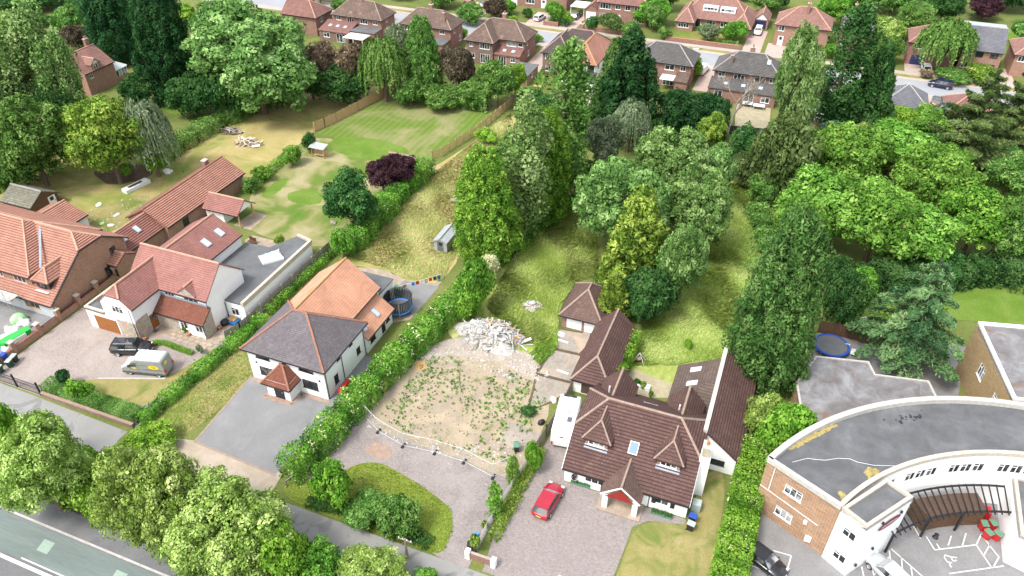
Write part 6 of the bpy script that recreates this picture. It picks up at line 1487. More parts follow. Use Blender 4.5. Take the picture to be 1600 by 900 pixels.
NEARB = ((-104.5,161,2.2,3,'leaf_hedge','street hedge bush in front of the pair with the white canopy, left half'),(-96,161.2,2.0,2.4,'leaf_mid','street hedge bush in front of the pair with the white canopy, right half'),(-86,161,2.2,3.2,'leaf_dark','street hedge bush in front of the willow-screened pair, left half'),(-77,161.2,2.4,2.6,'leaf_hedge','street hedge bush in front of the willow-screened pair, right half'),(-67,161.4,2.4,3.2,'leaf_mid','street hedge bush in front of the pink lean-to pair, left half'),(-59,161.2,1.8,2.4,'leaf_dark','street hedge bush in front of the pink lean-to pair, right half'),(-49,161.3,2.2,2.8,'leaf_hedge','street hedge bush in front of the half-orange pair'),(-30,161,2.4,3,'leaf_mid','street hedge bush in front of the slate house by the conifer'),(-13,161.3,2,2.4,'leaf_hedge','street hedge bush in front of the slate pair by the bare tree'),(2,162,2.6,3.4,'leaf_mid','street bush in front of the conservatory bungalow'),(12,161.6,2.2,2.6,'leaf_hedge','street bush beside the plain grey bungalow'),(-90,178.6,3,4.4,'leaf_mid','garden tree left of the parked red car'),(-73,181,3,4.5,'leaf_hedge','garden tree before the arched porches'),(-35.5,183,3.4,6.5,'leaf_mid','tall garden tree between the bay house and the rose bungalow'),(5.2,179,2.4,3.4,'leaf_hedge','garden bush between the two far brick houses'),(16.5,180,3.2,6,'leaf_mid','garden tree left of the navy garage house'),(13.5,176.8,2.0,2.2,'leaf_dark','dark garden bush by the far footway'),(-112,166,3,4.4,'leaf_mid','roadside tree at the far left of the back street'),(-122,172,4,7,'leaf_dark','dark roadside tree beyond the sycamore'),(-104,182,4,7,'leaf_mid','roadside tree beyond the street at the upper left'),(-58,199,4,7.5,'leaf_mid','tree behind the white carport'),(-36,199,4.5,8,'leaf_dark','tree behind the bay-windowed house'),(-12,204,4.5,7,'leaf_mid','tree behind the blue-doored garage'),(4,200,4.5,8.5,'leaf_hedge','tree behind the arched-door house'),(22,198,5,8.5,'leaf_mid','tree behind the navy garage house'),(46,200,5,8,'leaf_mid','tree at the far right behind the pink-roofed house'),(29,212,5,8,'leaf_dark','dark tree behind the cream garden building'))
for x, y, r_, hh_, m_, lb in NEARB: tree_at('bush' if r_ < 3.6 else 'round', x, y, r_, hh_, m_, lb, 'tree' if hh_ > 4 else 'shrub', 'tree' if hh_ > 4 else 'shrub', 'bushes along the back street')
for k in range(26):                                   # trees closing the view above the frame
    rs_ = random.Random(900+k); x = -190+k*14+rs_.uniform(-4,4); y = 215+.0*x+rs_.uniform(0,40)
    if proj(x, y, 8)[1] > -5: y += 30
    tree_at('round', x, y, rs_.uniform(4,6), rs_.uniform(8,12), rs_.choice(['leaf_mid','leaf_dark','leaf_hedge']), 'green tree of the belt beyond the far houses', 'tree', 'tree', 'trees beyond the far houses')
# ---- hedges
hedge('tall white-flowered hedge between the slate-roofed house and the derelict plot', [(-38.4,36.8),(-37.6,42),(-37.0,48),(-36.4,54),(-35.4,60),(-34.4,67.5),(-33.6,70)], 2.4, 3.0, 'leaf_hedge', 60, .24, blossom=.10, seed=11, lump=.14)
hedge('bushy hedge between the front lawn and the grass strip', [(-57.6,37.4),(-57.3,42),(-56.9,47),(-56.3,52),(-55.9,57)], 1.5, 1.15, 'leaf_hedge', 110, .18, seed=12)
hedge('trimmed flat-topped front hedge above the low brick wall', [(-71.4,38.0),(-58.2,38.0)], 1.7, 1.3, 'leaf_mid', 300, .13, seed=13, trimmed=True)
hedge('low box edging curving beside the pink drive', [(-65.9,48.2),(-64.6,48.9),(-62.5,48.7),(-60.0,48.6)], .55, .5, 'leaf_laurel', 420, .09, seed=14, trimmed=True)
hedge('long bright laurel hedge beside the office car park', [(3.6,34.6),(3.9,44),(4.2,54.5),(4.3,57.5)], 2.7, 2.6, 'leaf_laurel', 110, .19, blossom=.06, seed=15, lump=.05)
hedge('ivy growing along the brown wing wall', [(-11.3,60.2),(-11.3,69.5)], .8, 2.3, 'leaf_laurel', 110, .16, seed=16, cat='ivy', name='ivy')
hedge('dark green hedge on the lane edge of the grass island', [(-35.2,35.4),(-30,36.2),(-25,36.0),(-22,35.6)], 1.2, .7, 'leaf_dark', 70, .2, seed=17)
hedge('scrubby border along the white fence by the red car', [(-16.9,38),(-16.7,44),(-16.3,50)], .9, .6, 'leaf_weed', 90, .16, seed=18, cat='border', name='border_planting')
hedge('ivy and weeds along the boarded fence by the white extension', [(-56.2,58),(-56.0,66),(-55.7,73)], .7, 1.0, 'leaf_hedge', 70, .2, seed=19, cat='ivy', name='ivy')
hedge('flower border along the low terrace wall', [g(388,305), g(430,262), g(455,240)], 1.4, .8, 'leaf_hedge', 70, .2, blossom=.1, seed=20, cat='border', name='border_planting')
hedge('laurel hedge by the far brick wall of the street', [(-60.5,178.2),(-55.2,178.0)], 1.6, 1.6, 'leaf_dark', 40, .25, seed=21)
hedge('clipped hedge at the right of the rose-roofed bungalow garden', [(-20,178.2),(-14.8,178)], 1.4, 1.2, 'leaf_mid', 40, .25, seed=22)
hedge('undergrowth along the bottom of the great ash and paddock edge', [g(935,440), g(985,470), g(1045,490)], 3.0, 1.6, 'leaf_mid', 40, .25, seed=23)
hedge('undergrowth hedge below the leylandii and maples', [g(1180,330), g(1215,440), g(1190,520)], 2.5, 1.8, 'leaf_mid', 75, .25, seed=24)
hedge('dense thicket along the foot of the maple grove', [g(1300,460), g(1380,445), g(1480,440), g(1600,430)], 4.0, 3.0, 'leaf_dark', 60, .36, seed=25)
hedge('thicket behind the paddock and the maple grove', [g(1150,235), g(1230,262), g(1300,250), g(1400,240), g(1500,270), g(1600,280)], 5.0, 4.0, 'leaf_dark', 46, .42, seed=26)
hedge('dark laurel thicket along the left edge of the dry field', [g(-40,300), g(30,285), g(90,262)], 4.0, 2.5, 'leaf_mid', 35, .3, seed=27)
hedge('hedge between the far gardens and the ash trees', [g(815,160), g(900,190), g(1000,205), g(1130,212)], 3.0, 2.6, 'leaf_dark', 60, .34, seed=28)
hedge('nettle bank along the derelict garden conifers', [g(800,395), g(850,352), g(890,312)], 1.6, 1.0, 'leaf_hedge', 50, .22, seed=29)
# ---- rough grass and weeds (uncountable)
def in_poly(P, poly):
    x, y = P[:,0], P[:,1]; c = np.zeros(len(P), bool); n = len(poly); j = n-1
    for i in range(n):
        xi, yi = poly[i]; xj, yj = poly[j]
        c ^= ((yi > y) != (yj > y)) & (x < (xj-xi)*(y-yi)/(yj-yi+1e-12)+xi); j = i
    return c
def grass(name, label, poly, n, ls, mat, seed, lay=.8, cat='grass'):
    rs = np.random.RandomState(seed); a = np.array(poly); lo, hi = a.min(0), a.max(0)
    P = rs.uniform(lo, hi, (n*3,2)); P = P[in_poly(P, poly)][:n]; n = len(P)
    th = 1.2*np.sin(P[:,0]*.35+P[:,1]*.22)+.9*np.sin(P[:,1]*.5-P[:,0]*.3+2)+.5*np.sin(P[:,0]*1.1+P[:,1]*.9); th += rs.normal(0,.6,n)
    d = np.c_[np.cos(th)*lay, np.sin(th)*lay, rs.uniform(.35,.9,n)]; d /= np.linalg.norm(d, axis=1, keepdims=True)
    L = ls*rs.uniform(.6,1.4,n)[:,None]; b = np.c_[np.c_[P, np.zeros(n)]]; sd = np.c_[-np.sin(th), np.cos(th), np.zeros(n)]*L*.16
    v = np.stack([b-sd, b+sd, b+d*L+sd*.4+np.c_[np.zeros((n,2)), -L*.12], b+d*L-sd*.4+np.c_[np.zeros((n,2)), -L*.12]], 1).reshape(-1,3)
    t = np.clip(.45+.14*np.sin(P[:,0]*.5+2*np.sin(P[:,1]*.23))+.13*np.sin(P[:,1]*.8+P[:,0]*.4)+rs.normal(0,.2,n),0,1)
    me = leaf_mesh(name, [(v,t)], M[mat]); o = bpy.data.objects.new(name, me); COL.objects.link(o); stuff(o); tag(o, label, cat); return o
grass('long_grass', 'long swept grass of the paddock behind the bungalow', gx([(1130,285),(1195,290),(1190,400),(1150,560),(1050,570),(985,570),(1005,500),(1060,440),(1110,360)]), 60000, .42, 'blade', 1)
grass('long_grass', 'long pale grass of the overgrown derelict garden', gx([(905,290),(930,330),(935,430),(900,440),(872,480),(868,515),(835,540),(800,520),(760,480),(790,420),(850,350)]), 46000, .38, 'blade', 2)
grass('long_grass', 'tufty dry grass of the garden by the metal shed', gx([(800,175),(700,252),(640,300),(590,360),(540,400),(600,418),(640,436),(690,440),(720,380),(735,300),(790,220)]), 26000, .30, 'blade_dry', 3)
grass('long_grass', 'green tussocks dotted through the dry garden by the metal shed', gx([(800,175),(700,252),(640,300),(590,360),(540,400),(600,418),(640,436),(690,440),(720,380),(735,300),(790,220)]), 9000, .36, 'blade', 13)
grass('long_grass', 'short rough grass on the derelict island', [p for p in isl], 5000, .28, 'leaf_weed', 4)
grass('long_grass', 'rough grass strip beside the tarmac drive', [(-57.0,38),(-52.8,38),(-51.4,41),(-51.2,49),(-51.2,57),(-56,57)], 6000, .22, 'blade', 5)
grass('verge_weeds', 'weeds on the earth bank under the street trees', rect(-70,-20,26.5,31), 7000, .4, 'leaf_weed', 6)
grass('rubble_weeds', 'weeds round the rubble heap and concrete', gx([(830,500),(870,515),(868,545),(842,572),(830,560),(838,530)]), 2500, .4, 'leaf_weed', 7)
# weed clumps on the sand
rs_ = np.random.RandomState(5); V_, T_ = [], []
sand_poly = [(-34.5,48),(-33.5,58.5),(-30,60.2),(-21,59.6),(-18.4,57),(-18.2,47.0),(-24,46.8),(-31,47.0)]
pp = rs_.uniform((-35,46.8),(-18,60.5),(1700,2)); pp = pp[in_poly(pp, sand_poly)]
cl_ = np.sin(pp[:,0]*.55+1)+np.sin(pp[:,1]*.6)+.6*np.sin(pp[:,0]*1.7+pp[:,1]); pp = pp[cl_ + rs_.normal(0,.9,len(pp)) > 0]
for (x, y) in pp:
    r = rs_.uniform(.04,.13)*(2.2 if rs_.rand() < .14 else 1); n = int(16+110*r); d = sphere_pts(n, rs_); d[:,2] = np.abs(d[:,2])
    v, t = cards(np.array([x,y,.05])+d*r*np.array([1,1,rs_.uniform(1.2,2.8)]), d, .12, .4, .5, rs_.randint(1e6), tint=np.full(n, rs_.uniform(.05,.8))); V_.append(v); T_.append(t)
me = leaf_mesh('sand_weeds', [(np.concatenate(V_), np.concatenate(T_))], M['leaf_hedge']); o = bpy.data.objects.new('sand_weeds', me); COL.objects.link(o); stuff(o); tag(o, 'scattered small weeds growing over the sandy derelict plot', 'weeds')
T('shrub', 826, 648, 632, 26, 'leaf_dark', 'weed clump at the right of the sandy plot', cat='shrub', name='weed_clump')

def stones(label, poly, n, smin, smax, mat, seed):
    """loose stones and crumbs, one object: nobody could count them"""
    rs = np.random.RandomState(seed); a = np.array(poly); P = rs.uniform(a.min(0), a.max(0), (n*3,2)); P = P[in_poly(P, poly)][:n]; mb = MB()
    for x, y in P:
        s = smin*(smax/smin)**(rs.rand()**2.5); w = rs.uniform(.7,1.3,4)*s; a_ = rs.uniform(0,6.28); h_ = s*rs.uniform(.4,.9)
        q = [(x+w[k]*math.cos(a_+k*1.57), y+w[k]*math.sin(a_+k*1.57), .03) for k in range(4)]; t_ = [(x+(p[0]-x)*.6, y+(p[1]-y)*.6, .03+h_) for p in q]
        mb.face(t_)
        for k in range(4): mb.face([q[k], q[(k+1)%4], t_[(k+1)%4], t_[k]])
    o = stuff(mb.build('loose_stones', M[mat])); tag(o, label, 'stones')
stones('broken brick and stone crumbs round the rubble heap', [(-35,57.6),(-33.8,61.5),(-31,63.6),(-24,63.6),(-20.6,62.8),(-18.8,60),(-23,58.6),(-29,58.8)], 900, .04, .22, 'stone_pale', 1)
stones('small stones scattered over the sandy plot', sand_poly, 700, .03, .12, 'dirt', 2)
stones('pale rubble crumbs along the mesh fence', [(-36,46.2),(-30,45.4),(-24,45.5),(-18,46),(-18,48.6),(-20.5,50),(-24,47.6),(-30,47.4),(-35.8,48.6)], 500, .03, .16, 'slab_white', 3)
stones('litter of grit and leaves on the derelict forecourt', [(-36,41.5),(-30,42.6),(-22,40.6),(-20.5,36),(-18.2,36),(-18,45),(-30,45),(-36,46)], 350, .02, .08, 'stone_cap', 4)
stones('brick crumbs and lumps on the building site grass', gx([(95,350),(165,318),(255,298),(210,345),(150,378)]), 200, .04, .2, 'concrete', 5)
# ------------------------------------------------------------ vehicles
def paint(name, c, metal=.0, rough=.25):
    t = NT(name); t.color(t.ramp(t.noise(t.coord('obj'), 2.0, 4), [(.3, mul(c, .92)), (.7, mul(c, 1.05))])); t.fin(rough, metal, .5)
    t.p.inputs['Coat Weight'].default_value = .6; t.p.inputs['Coat Roughness'].default_value = .08
    return t.m
for nm, c in (('car_red',(.33,.012,.03)),('car_black',(.012,.013,.016)),('car_white',(.75,.75,.74)),('car_silver',(.40,.42,.43)),('car_navy',(.012,.018,.05)),('car_blue',(.02,.05,.16)),('car_grey',(.12,.125,.13)),('van_grey',(.27,.285,.285))): paint(nm, c)
plain('van_roof', (.80,.80,.79), .35, var=.03)
plain('lamp_red', (.5,.015,.02), .3); plain('lamp_clear', (.7,.7,.68), .15); plain('plate_yellow', (.75,.55,.05), .5); plain('plate_white', (.75,.75,.72), .5); plain('lower_trim', (.10,.105,.11), .6)
def mbp(n, mb, m, p, sm=False, bev=0): return mb.build(n, M[m], p, smooth=sm, origin=(0,0,0), bevel=bev)
def wheel(p, x, y, r=.32, w=.21):
    s = 1 if y > 0 else -1
    def ring(mb, prof, n=18):
        for (r0,y0),(r1,y1) in zip(prof[:-1], prof[1:]):
            for k in range(n):
                a, b = 2*math.pi*k/n, 2*math.pi*(k+1)/n
                q = [(x+r0*math.cos(a),y+s*y0,r+r0*math.sin(a)),(x+r0*math.cos(b),y+s*y0,r+r0*math.sin(b)),(x+r1*math.cos(b),y+s*y1,r+r1*math.sin(b)),(x+r1*math.cos(a),y+s*y1,r+r1*math.sin(a))]
                mb.face(q if r1 > 1e-4 else q[:3])
        return mb
    t = mbp('tyre', ring(MB(), [(r*.6,-w/2),(r*.92,-w/2),(r,-w*.35),(r,w*.35),(r*.92,w/2),(r*.66,w/2)]), 'rubber', p, True)
    mbp('rim', ring(MB(), [(r*.66,w*.5),(r*.6,w*.3),(r*.2,w*.42),(0,w*.45)]), 'alloy', t)
def car(name, label, X, Y, rz, L=4.3, W=1.8, H=1.48, col='car_red', style='hatch', cat='car', group=None, roofm=None):
    c = thing(name, label, cat, (X, Y, .01), rz, group); a, b = -L/2, L/2
    hood = H*.62; belt = H*.62; bw = W/2
    if style == 'hatch': st = [(a,.45,.70,.62),(a+.08,.32,.86,.82),(a+.35,.25,belt+.03,.95),(a+L*.3,.22,belt,1),(0,.22,belt-.02,1),(b-L*.28,.22,hood,1),(b-L*.16,.24,hood-.06,.97),(b-.28,.27,.72,.88),(b-.06,.33,.60,.70),(b,.4,.5,.55)]
    elif style == 'suv': st = [(a,.5,.95,.74),(a+.06,.36,1.02,.9),(a+.3,.3,belt+.06,.97),(a+L*.3,.3,belt+.05,1),(0,.3,belt+.04,1),(b-L*.27,.3,hood+.06,1),(b-L*.14,.3,hood+.03,.98),(b-.22,.33,.92,.93),(b-.04,.4,.8,.82),(b,.46,.7,.7)]
    else: st = [(a,.45,.75,.62),(a+.08,.32,.9,.82),(a+.4,.25,belt,.94),(a+L*.26,.22,belt,1),(0,.22,belt-.02,1),(b-L*.3,.22,hood,1),(b-L*.16,.24,hood-.06,.97),(b-.28,.27,.72,.88),(b-.06,.33,.6,.70),(b,.4,.5,.55)]
    body = MB(); rings = []
    for x, zb, zt, k in st:
        w = bw*k; h_ = zt-zb
        half = [(w*.86,zb),(w*.97,zb+h_*.18),(w,zb+h_*.5),(w*.985,zb+h_*.78),(w*.9,zt-.015),(w*.45,zt+.03)]
        rings.append([(x,y,z) for y, z in half] + [(x,-y,z) for y, z in half[::-1]])
    n = len(rings[0])
    for p, q in zip(rings[:-1], rings[1:]):
        for k in range(n): body.face([p[k], q[k], q[(k+1) % n], p[(k+1) % n]])
    body.face(rings[0]); body.face(rings[-1][::-1])
    mbp('body', body, col, c, True)
    wb, wt = (b-L*.27, b-L*.42); rb, rt = (a+.12, a+L*.13) if style != 'saloon' else (a+.75, a+L*.3)
    if style == 'suv': wb, wt = b-L*.26, b-L*.37; rb, rt = a+.1, a+L*.08
    zt, yb, yt = H, bw*.9, bw*.72; zb = belt+(.05 if style == 'suv' else 0)
    B = [(wb,-yb,zb),(wb,yb,zb),(rb,yb,zb),(rb,-yb,zb)]; Tt = [(wt,-yt,zt-.04),(wt,yt,zt-.04),(rt,yt,zt-.06),(rt,-yt,zt-.06)]
    rf = MB(); cr = [(wt-.0,0,zt+.0),(rt,0,zt-.02)]; mid = ((wt+rt)/2,0,zt+.02)
    rf.face([Tt[0],Tt[1],((wt+rt)/2,yt*1.02,zt-.01),((wt+rt)/2,-yt*1.02,zt-.01)][::-1]).face([((wt+rt)/2,-yt*1.02,zt-.01),((wt+rt)/2,yt*1.02,zt-.01),Tt[2],Tt[3]][::-1])
    for p, q in ((0,0),(1,1),(2,2),(3,3)): rf.bar(B[p], Tt[q], .07, .07)
    for s in (-1, 1):
        m0 = Vector(B[0 if s < 0 else 1]).lerp(Vector(B[3 if s < 0 else 2]), .45); m1 = Vector(Tt[0 if s < 0 else 1]).lerp(Vector(Tt[3 if s < 0 else 2]), .4); rf.bar(m0, m1, .08, .06)
        rf.bar(Tt[0 if s < 0 else 1], Tt[3 if s < 0 else 2], .09, .06)
    rf.bar(Tt[0], Tt[1], .09, .06).bar(Tt[2], Tt[3], .12, .07)
    mbp('roof', rf, roofm or col, c)
    mbp('windscreen', MB().face([B[0],B[1],Tt[1],Tt[0]]), 'glass_lit' if style == 'hatch' else 'glass', c)
    mbp('rear_window', MB().face([B[2],B[3],Tt[3],Tt[2]]), 'glass', c)
    mbp('side_window', MB().face([B[1],B[2],Tt[2],Tt[1]]), 'glass', c); mbp('side_window', MB().face([B[3],B[0],Tt[0],Tt[3]]), 'glass', c)
    for x in (a+L*.19, b-L*.19):
        for y in (-bw+.09, bw-.09): wheel(c, x, y, .33 if style != 'suv' else .38)
    zl = .62 if style != 'suv' else .8
    for s in (-1, 1):
        mbp('headlight', MB().box(b-.34,b-.12,s*bw*.72-.16,s*bw*.72+.16,zl,zl+.12), 'lamp_clear', c, bev=.03)
        mbp('tail_light', MB().box(a+.02,a+.2,s*bw*.76-.12,s*bw*.76+.12,zl+.08,zl+.3), 'lamp_red', c, bev=.03)
        mbp('mirror', MB().box(wb-.15,wb-.02,s*(bw*.96)-.1,s*(bw*.96)+.1,belt,belt+.14), col, c, bev=.03)
    mbp('number_plate', MB().box(a-.02,a+.02,-.26,.26,.6,.71), 'plate_yellow', c); mbp('number_plate', MB().box(b-.02,b+.02,-.26,.26,.42,.53), 'plate_white', c)
    return c
car('red_car', 'red hatchback parked on the block drive beside the bungalow', -13.55, 43.9, R(84), 4.4, 1.8, 1.47, 'car_red')
s_ = car('black_suv', 'black estate car with silver roof rails parked behind the grey van', -67.0, 46.4, R(21), 4.7, 1.9, 1.72, 'car_black', 'suv')
for y in (-.6, .6): mbp('roof_rail', MB().bar((-1.7,y,1.76),(.6,y,1.76),.06), 'alloy', s_)
mbp('sunroof', MB().box(-.3,.5,-.45,.45,1.7,1.745), 'glass', s_)
car('black_car', 'black car half under the laurel hedge in the office car park', 6.5, 44.9, R(-26)+math.pi*0, 4.5, 1.85, 1.45, 'car_black', 'hatch')
car('silver_car', 'silver car cut by the bottom edge in the office car park', 17.0, 47.6, R(140), 4.4, 1.8, 1.45, 'car_silver', 'hatch')
car('white_car', 'white hatchback on the drive beyond the street wall', -63.6, 180.2, R(80), 4.2, 1.8, 1.5, 'car_white')
car('grey_car', 'dark grey car under the white carport roof', -55.6, 184.8, R(88), 4.3, 1.8, 1.5, 'car_grey')
car('white_car', 'white car on the pink drive beside the rose-roofed bungalow', -11.7, 189.8, R(-90), 4.3, 1.8, 1.55, 'car_white', 'suv')
car('navy_car', 'dark blue people carrier parked on the back street', 27.0, 169.9, R(172), 4.6, 1.85, 1.7, 'car_navy', 'suv')
car('red_car', 'red car parked at the top edge of the picture', -84.6, 184.5, R(85), 4.2, 1.8, 1.5, 'car_red')
car('black_car', 'black car parked beside the red one at the top edge', -80.6, 184.6, R(90), 4.3, 1.8, 1.5, 'car_black')
car('white_car', 'white car by the navy garage door', 24.6, 178.9, R(95), 4.2, 1.8, 1.5, 'car_white')
car('grey_car', 'dark car beside the grey bungalow gate', 25.8, 160.6, R(80), 4.3, 1.8, 1.5, 'car_grey')
car('blue_car', 'blue car glimpsed under the dark pine by the street', 15.2, 168.6, R(5), 4.2, 1.8, 1.45, 'car_blue')
# white pickup
p = thing('white_pickup', 'white pickup van parked on the drive between two brick houses', 'van', (-19.6, 160.0, 0.01), R(82))
mbp('body', MB().box(-2.3,2.2,-.85,.85,.4,1.05), 'car_white', p, bev=.08); mbp('cab', MB().prism([(.1,-.8),(1.3,-.8),(1.3,.8),(.1,.8)],1.05,1.75), 'car_white', p, bev=.12); mbp('canopy', MB().box(-2.25,.05,-.83,.83,1.05,1.85), 'car_white', p, bev=.08)
mbp('windscreen', MB().face([(1.32,-.7,1.1),(1.32,.7,1.1),(1.3,.65,1.6),(1.3,-.65,1.6)]), 'glass', p)
for x in (-1.5, 1.4):
    for y in (-.78, .78): wheel(p, x, y)
# panel van
v = thing('grey_van', 'grey panel van with yellow oval logo and white roof on the pink drive', 'van', (-62.9, 44.5, .01), R(194))
prof = [(-2.7,.35),(2.55,.35),(2.7,.6),(2.66,.95),(2.45,1.12),(1.75,1.32),(1.05,2.2),(.7,2.42),(-2.35,2.48),(-2.55,2.35),(-2.72,1.4)]
def side_prism(mb, prof, w):
    n = len(prof)
    mb.face([(x,-w,z) for x, z in prof]); mb.face([(x,w,z) for x, z in prof[::-1]])
    for i in range(n):
        (x0,z0),(x1,z1) = prof[i], prof[(i+1) % n]; mb.face([(x0,-w,z0),(x0,w,z0),(x1,w,z1),(x1,-w,z1)])
    return mb
mbp('body', side_prism(MB(), prof, .96), 'van_grey', v, bev=.11)
mbp('roof', side_prism(MB(), [(.62,2.38),(-2.3,2.44),(-2.32,2.5),(.6,2.46),(1.0,2.3),(1.02,2.2)], .85), 'van_roof', v, bev=.02)
mbp('bonnet_panel', MB().face([(2.47,-.8,1.15),(2.47,.8,1.15),(1.8,.78,1.345),(1.8,-.78,1.345)]), 'van_roof', v)
mbp('windscreen', MB().face([(1.74,-.84,1.37),(1.74,.84,1.37),(1.11,.76,2.17),(1.11,-.76,2.17)]), 'glass_lit', v)
mbp('lower_trim', MB().box(-2.68,2.62,-.985,.985,.33,.62), 'lower_trim', v, bev=.03)
for s in (-1, 1):
    mbp('side_window', MB().face([(1.62,s*.966,1.38),(.62,s*.966,1.38),(.62,s*.966,1.95),(1.18,s*.966,1.95)]), 'glass', v)
    mbp('mirror', MB().box(1.45,1.65,s*1.08-.1,s*1.08+.1,1.35,1.7), 'lower_trim', v, bev=.03)
    mbp('headlight', MB().box(2.4,2.68,s*.72-.14,s*.72+.14,.85,1.08), 'lamp_clear', v, bev=.03); mbp('tail_light', MB().box(-2.76,-2.6,s*.86-.1,s*.86+.1,.85,1.25), 'lamp_red', v)
    mbp('panel_line', MB().box(.5,.53,s*.97-.003,s*.97+.003,.65,2.1).box(-2.5,.5,s*.97-.003,s*.97+.003,1.02,1.05), 'lower_trim', v)
    ov = MB(); ov.face([(-1.45+.62*math.cos(t)*-s*-1, s*.978, 1.5+.3*math.sin(t)) for t in [2*math.pi*k/24 for k in range(24)]]); lg = mbp('logo', ov, 'yellow', v)
    ft = bpy.data.curves.new('logo_text', 'FONT'); ft.body = 'Tifi'; ft.size = .42; ft.align_x = 'CENTER'; ft.extrude = .004
    ft.materials.append(M['maroon']); fq = bpy.data.objects.new('logo_text', ft); fm = bpy.data.meshes.new_from_object(fq); bpy.data.objects.remove(fq); fo = bpy.data.objects.new('logo_text', fm); COL.objects.link(fo); fo.parent = lg; fo.location = (-1.45, s*.985, 1.36); fo.rotation_euler = (R(90), 0, 0 if s < 0 else math.pi)
    mbp('door_logo', MB().box(.75,1.25,s*.972-.004,s*.972+.004,1.1,1.25), 'yellow', v)
    mbp('lettering', MB().box(-.6,.35,s*.972-.003,s*.972+.003,1.66,1.72).box(-2.35,-.3,s*.972-.003,s*.972+.003,1.1,1.15), 'lower_trim', v)
ov = MB(); ov.face([(-2.72+.02*math.sin(t), .35+.3*math.cos(t), 1.95+.2*math.sin(t)) for t in [2*math.pi*k/20 for k in range(20)]][::-1]); mbp('rear_logo', ov, 'yellow', v)
for x in (-1.75, 1.75):
    for y in (-.86, .86): wheel(v, x, y, .34, .22)
# caravan
c = thing('caravan', 'white touring caravan parked beside the bungalow gable', 'caravan', (-15.0, 53.8, .01), R(98))
mbp('body', side_prism(MB(), [(-3.1,.5),(2.8,.5),(3.15,.9),(3.05,1.7),(2.5,2.5),(1.9,2.62),(-2.7,2.62),(-3.05,2.4),(-3.2,1.3)], 1.1), 'white_bright', c, bev=.12)
mbp('roof_vent', MB().box(-.4,.4,-.35,.35,2.62,2.74), 'plastic_lid_grey', c, bev=.04); mbp('roof_vent', MB().box(-1.3,-.9,.1,.5,2.62,2.72), 'plastic_lid_grey', c, bev=.03); mbp('solar_panel', MB().box(-1.5,-.8,-.75,-.25,2.63,2.66), 'lower_trim', c)
mbp('front_window', MB().box(2.1,2.35,-.7,.7,2.5,2.66), 'glass', c); mbp('rear_vent', MB().box(-3.22,-3.16,-.2,.2,2.0,2.08), 'lower_trim', c)
for s in (-1, 1): mbp('side_window', MB().box(-1.9,-.7,s*1.105-.01,s*1.105+.01,1.3,1.95), 'glass', c); mbp('tail_light', MB().box(-3.24,-3.12,s*.95-.08,s*.95+.08,.75,1.2), 'lamp_red', c); wheel(c, -.3, s*1.0, .32, .2)
mbp('drawbar', MB().bar((3.0,-.5,.5),(4.2,0,.5),.1).bar((3.0,.5,.5),(4.2,0,.5),.1), 'galv', c)
# ------------------------------------------------------------ street furniture and garden things
def bin_(X, Y, rz, body, lid, label, group, s=1.0):
    b = thing('wheelie_bin', label, 'bin', (X, Y, .02), rz, group)
    mb = MB(); lo = [(-.22*s,-.24*s),(.22*s,-.24*s),(.22*s,.24*s),(-.22*s,.24*s)]; hi = [(-.28*s,-.34*s),(.28*s,-.34*s),(.28*s,.36*s),(-.28*s,.36*s)]
    for i in range(4):
        j = (i+1) % 4; mb.face([(*lo[i],.08),(*lo[j],.08),(*hi[j],.95*s),(*hi[i],.95*s)])
    mb.face([(*p,.08) for p in lo[::-1]]); mbp('bin_body', mb, body, b)
    mbp('lid', MB().box(-.3*s,.3*s,-.38*s,.38*s,.95*s,1.03*s), lid, b, bev=.03); mbp('handle', MB().bar((-.25*s,.42*s,.97*s),(.25*s,.42*s,.97*s),.05), body, b)
    for x in (-.2*s,.2*s): mbp('wheel', MB().tube([(x-.03,.3*s,.1),(x+.03,.3*s,.1)], .1, 10), 'rubber', b)
GB = 'wheelie bins by the brick wall'
bin_(-78.6,39.9,.3,'plastic_black','plastic_lid_grey','black wheelie bin nearest the wall pillar, in the rear pair',GB); bin_(-78.4,39.1,.3,'plastic_green','plastic_lid_grey','green wheelie bin of the rear pair',GB)
bin_(-78.6,37.9,.2,'plastic_green','plastic_lid_grey','green wheelie bin beside the two blue ones',GB); bin_(-78.9,37.3,.2,'plastic_blue','plastic_blue','blue wheelie bin next to the green one',GB); bin_(-79.0,36.6,.2,'plastic_blue','plastic_blue','blue wheelie bin nearest the gate',GB)
bin_(-79.9,39.6,.2,'plastic_blue','plastic_blue','blue bin behind the low brick wall',GB)
bin_(-.2,46.9,1.4,'plastic_black','plastic_blue','black bin with blue lid at the bungalow corner','bins at the bungalow side'); bin_(-.2,46.0,1.4,'plastic_black','plastic_lid_grey','black bin with grey lid at the bungalow corner','bins at the bungalow side')
bx_ = g(807,705); bin_(*bx_,.4,'plastic_black','plastic_lid_green','dumped dark bin with green lid on the derelict forecourt',None)
for k, (x, y) in enumerate(((25.2,56.0),(26.0,56.4),(25.5,55.1),(26.3,55.3))): bin_(x,y,.3+.2*k,'plastic_red','plastic_lid_green',('back left','back right','front left','front right')[k]+' red bin with green lid in the office courtyard','red bins in the courtyard',1.0)
b = MB().box(24.9,25.9,57.3,58.2,.1,1.1); tag(b.build('red_container', M['plastic_red'], bevel=.05), 'red box container under the pergola end', 'container')
m_ = MB().box(-.55,.3,48.1,48.9,0,1.15); tag(m_.build('oil_tank', M['plastic_lid_grey'], bevel=.06), 'pale grey oil tank against the bungalow side', 'tank')
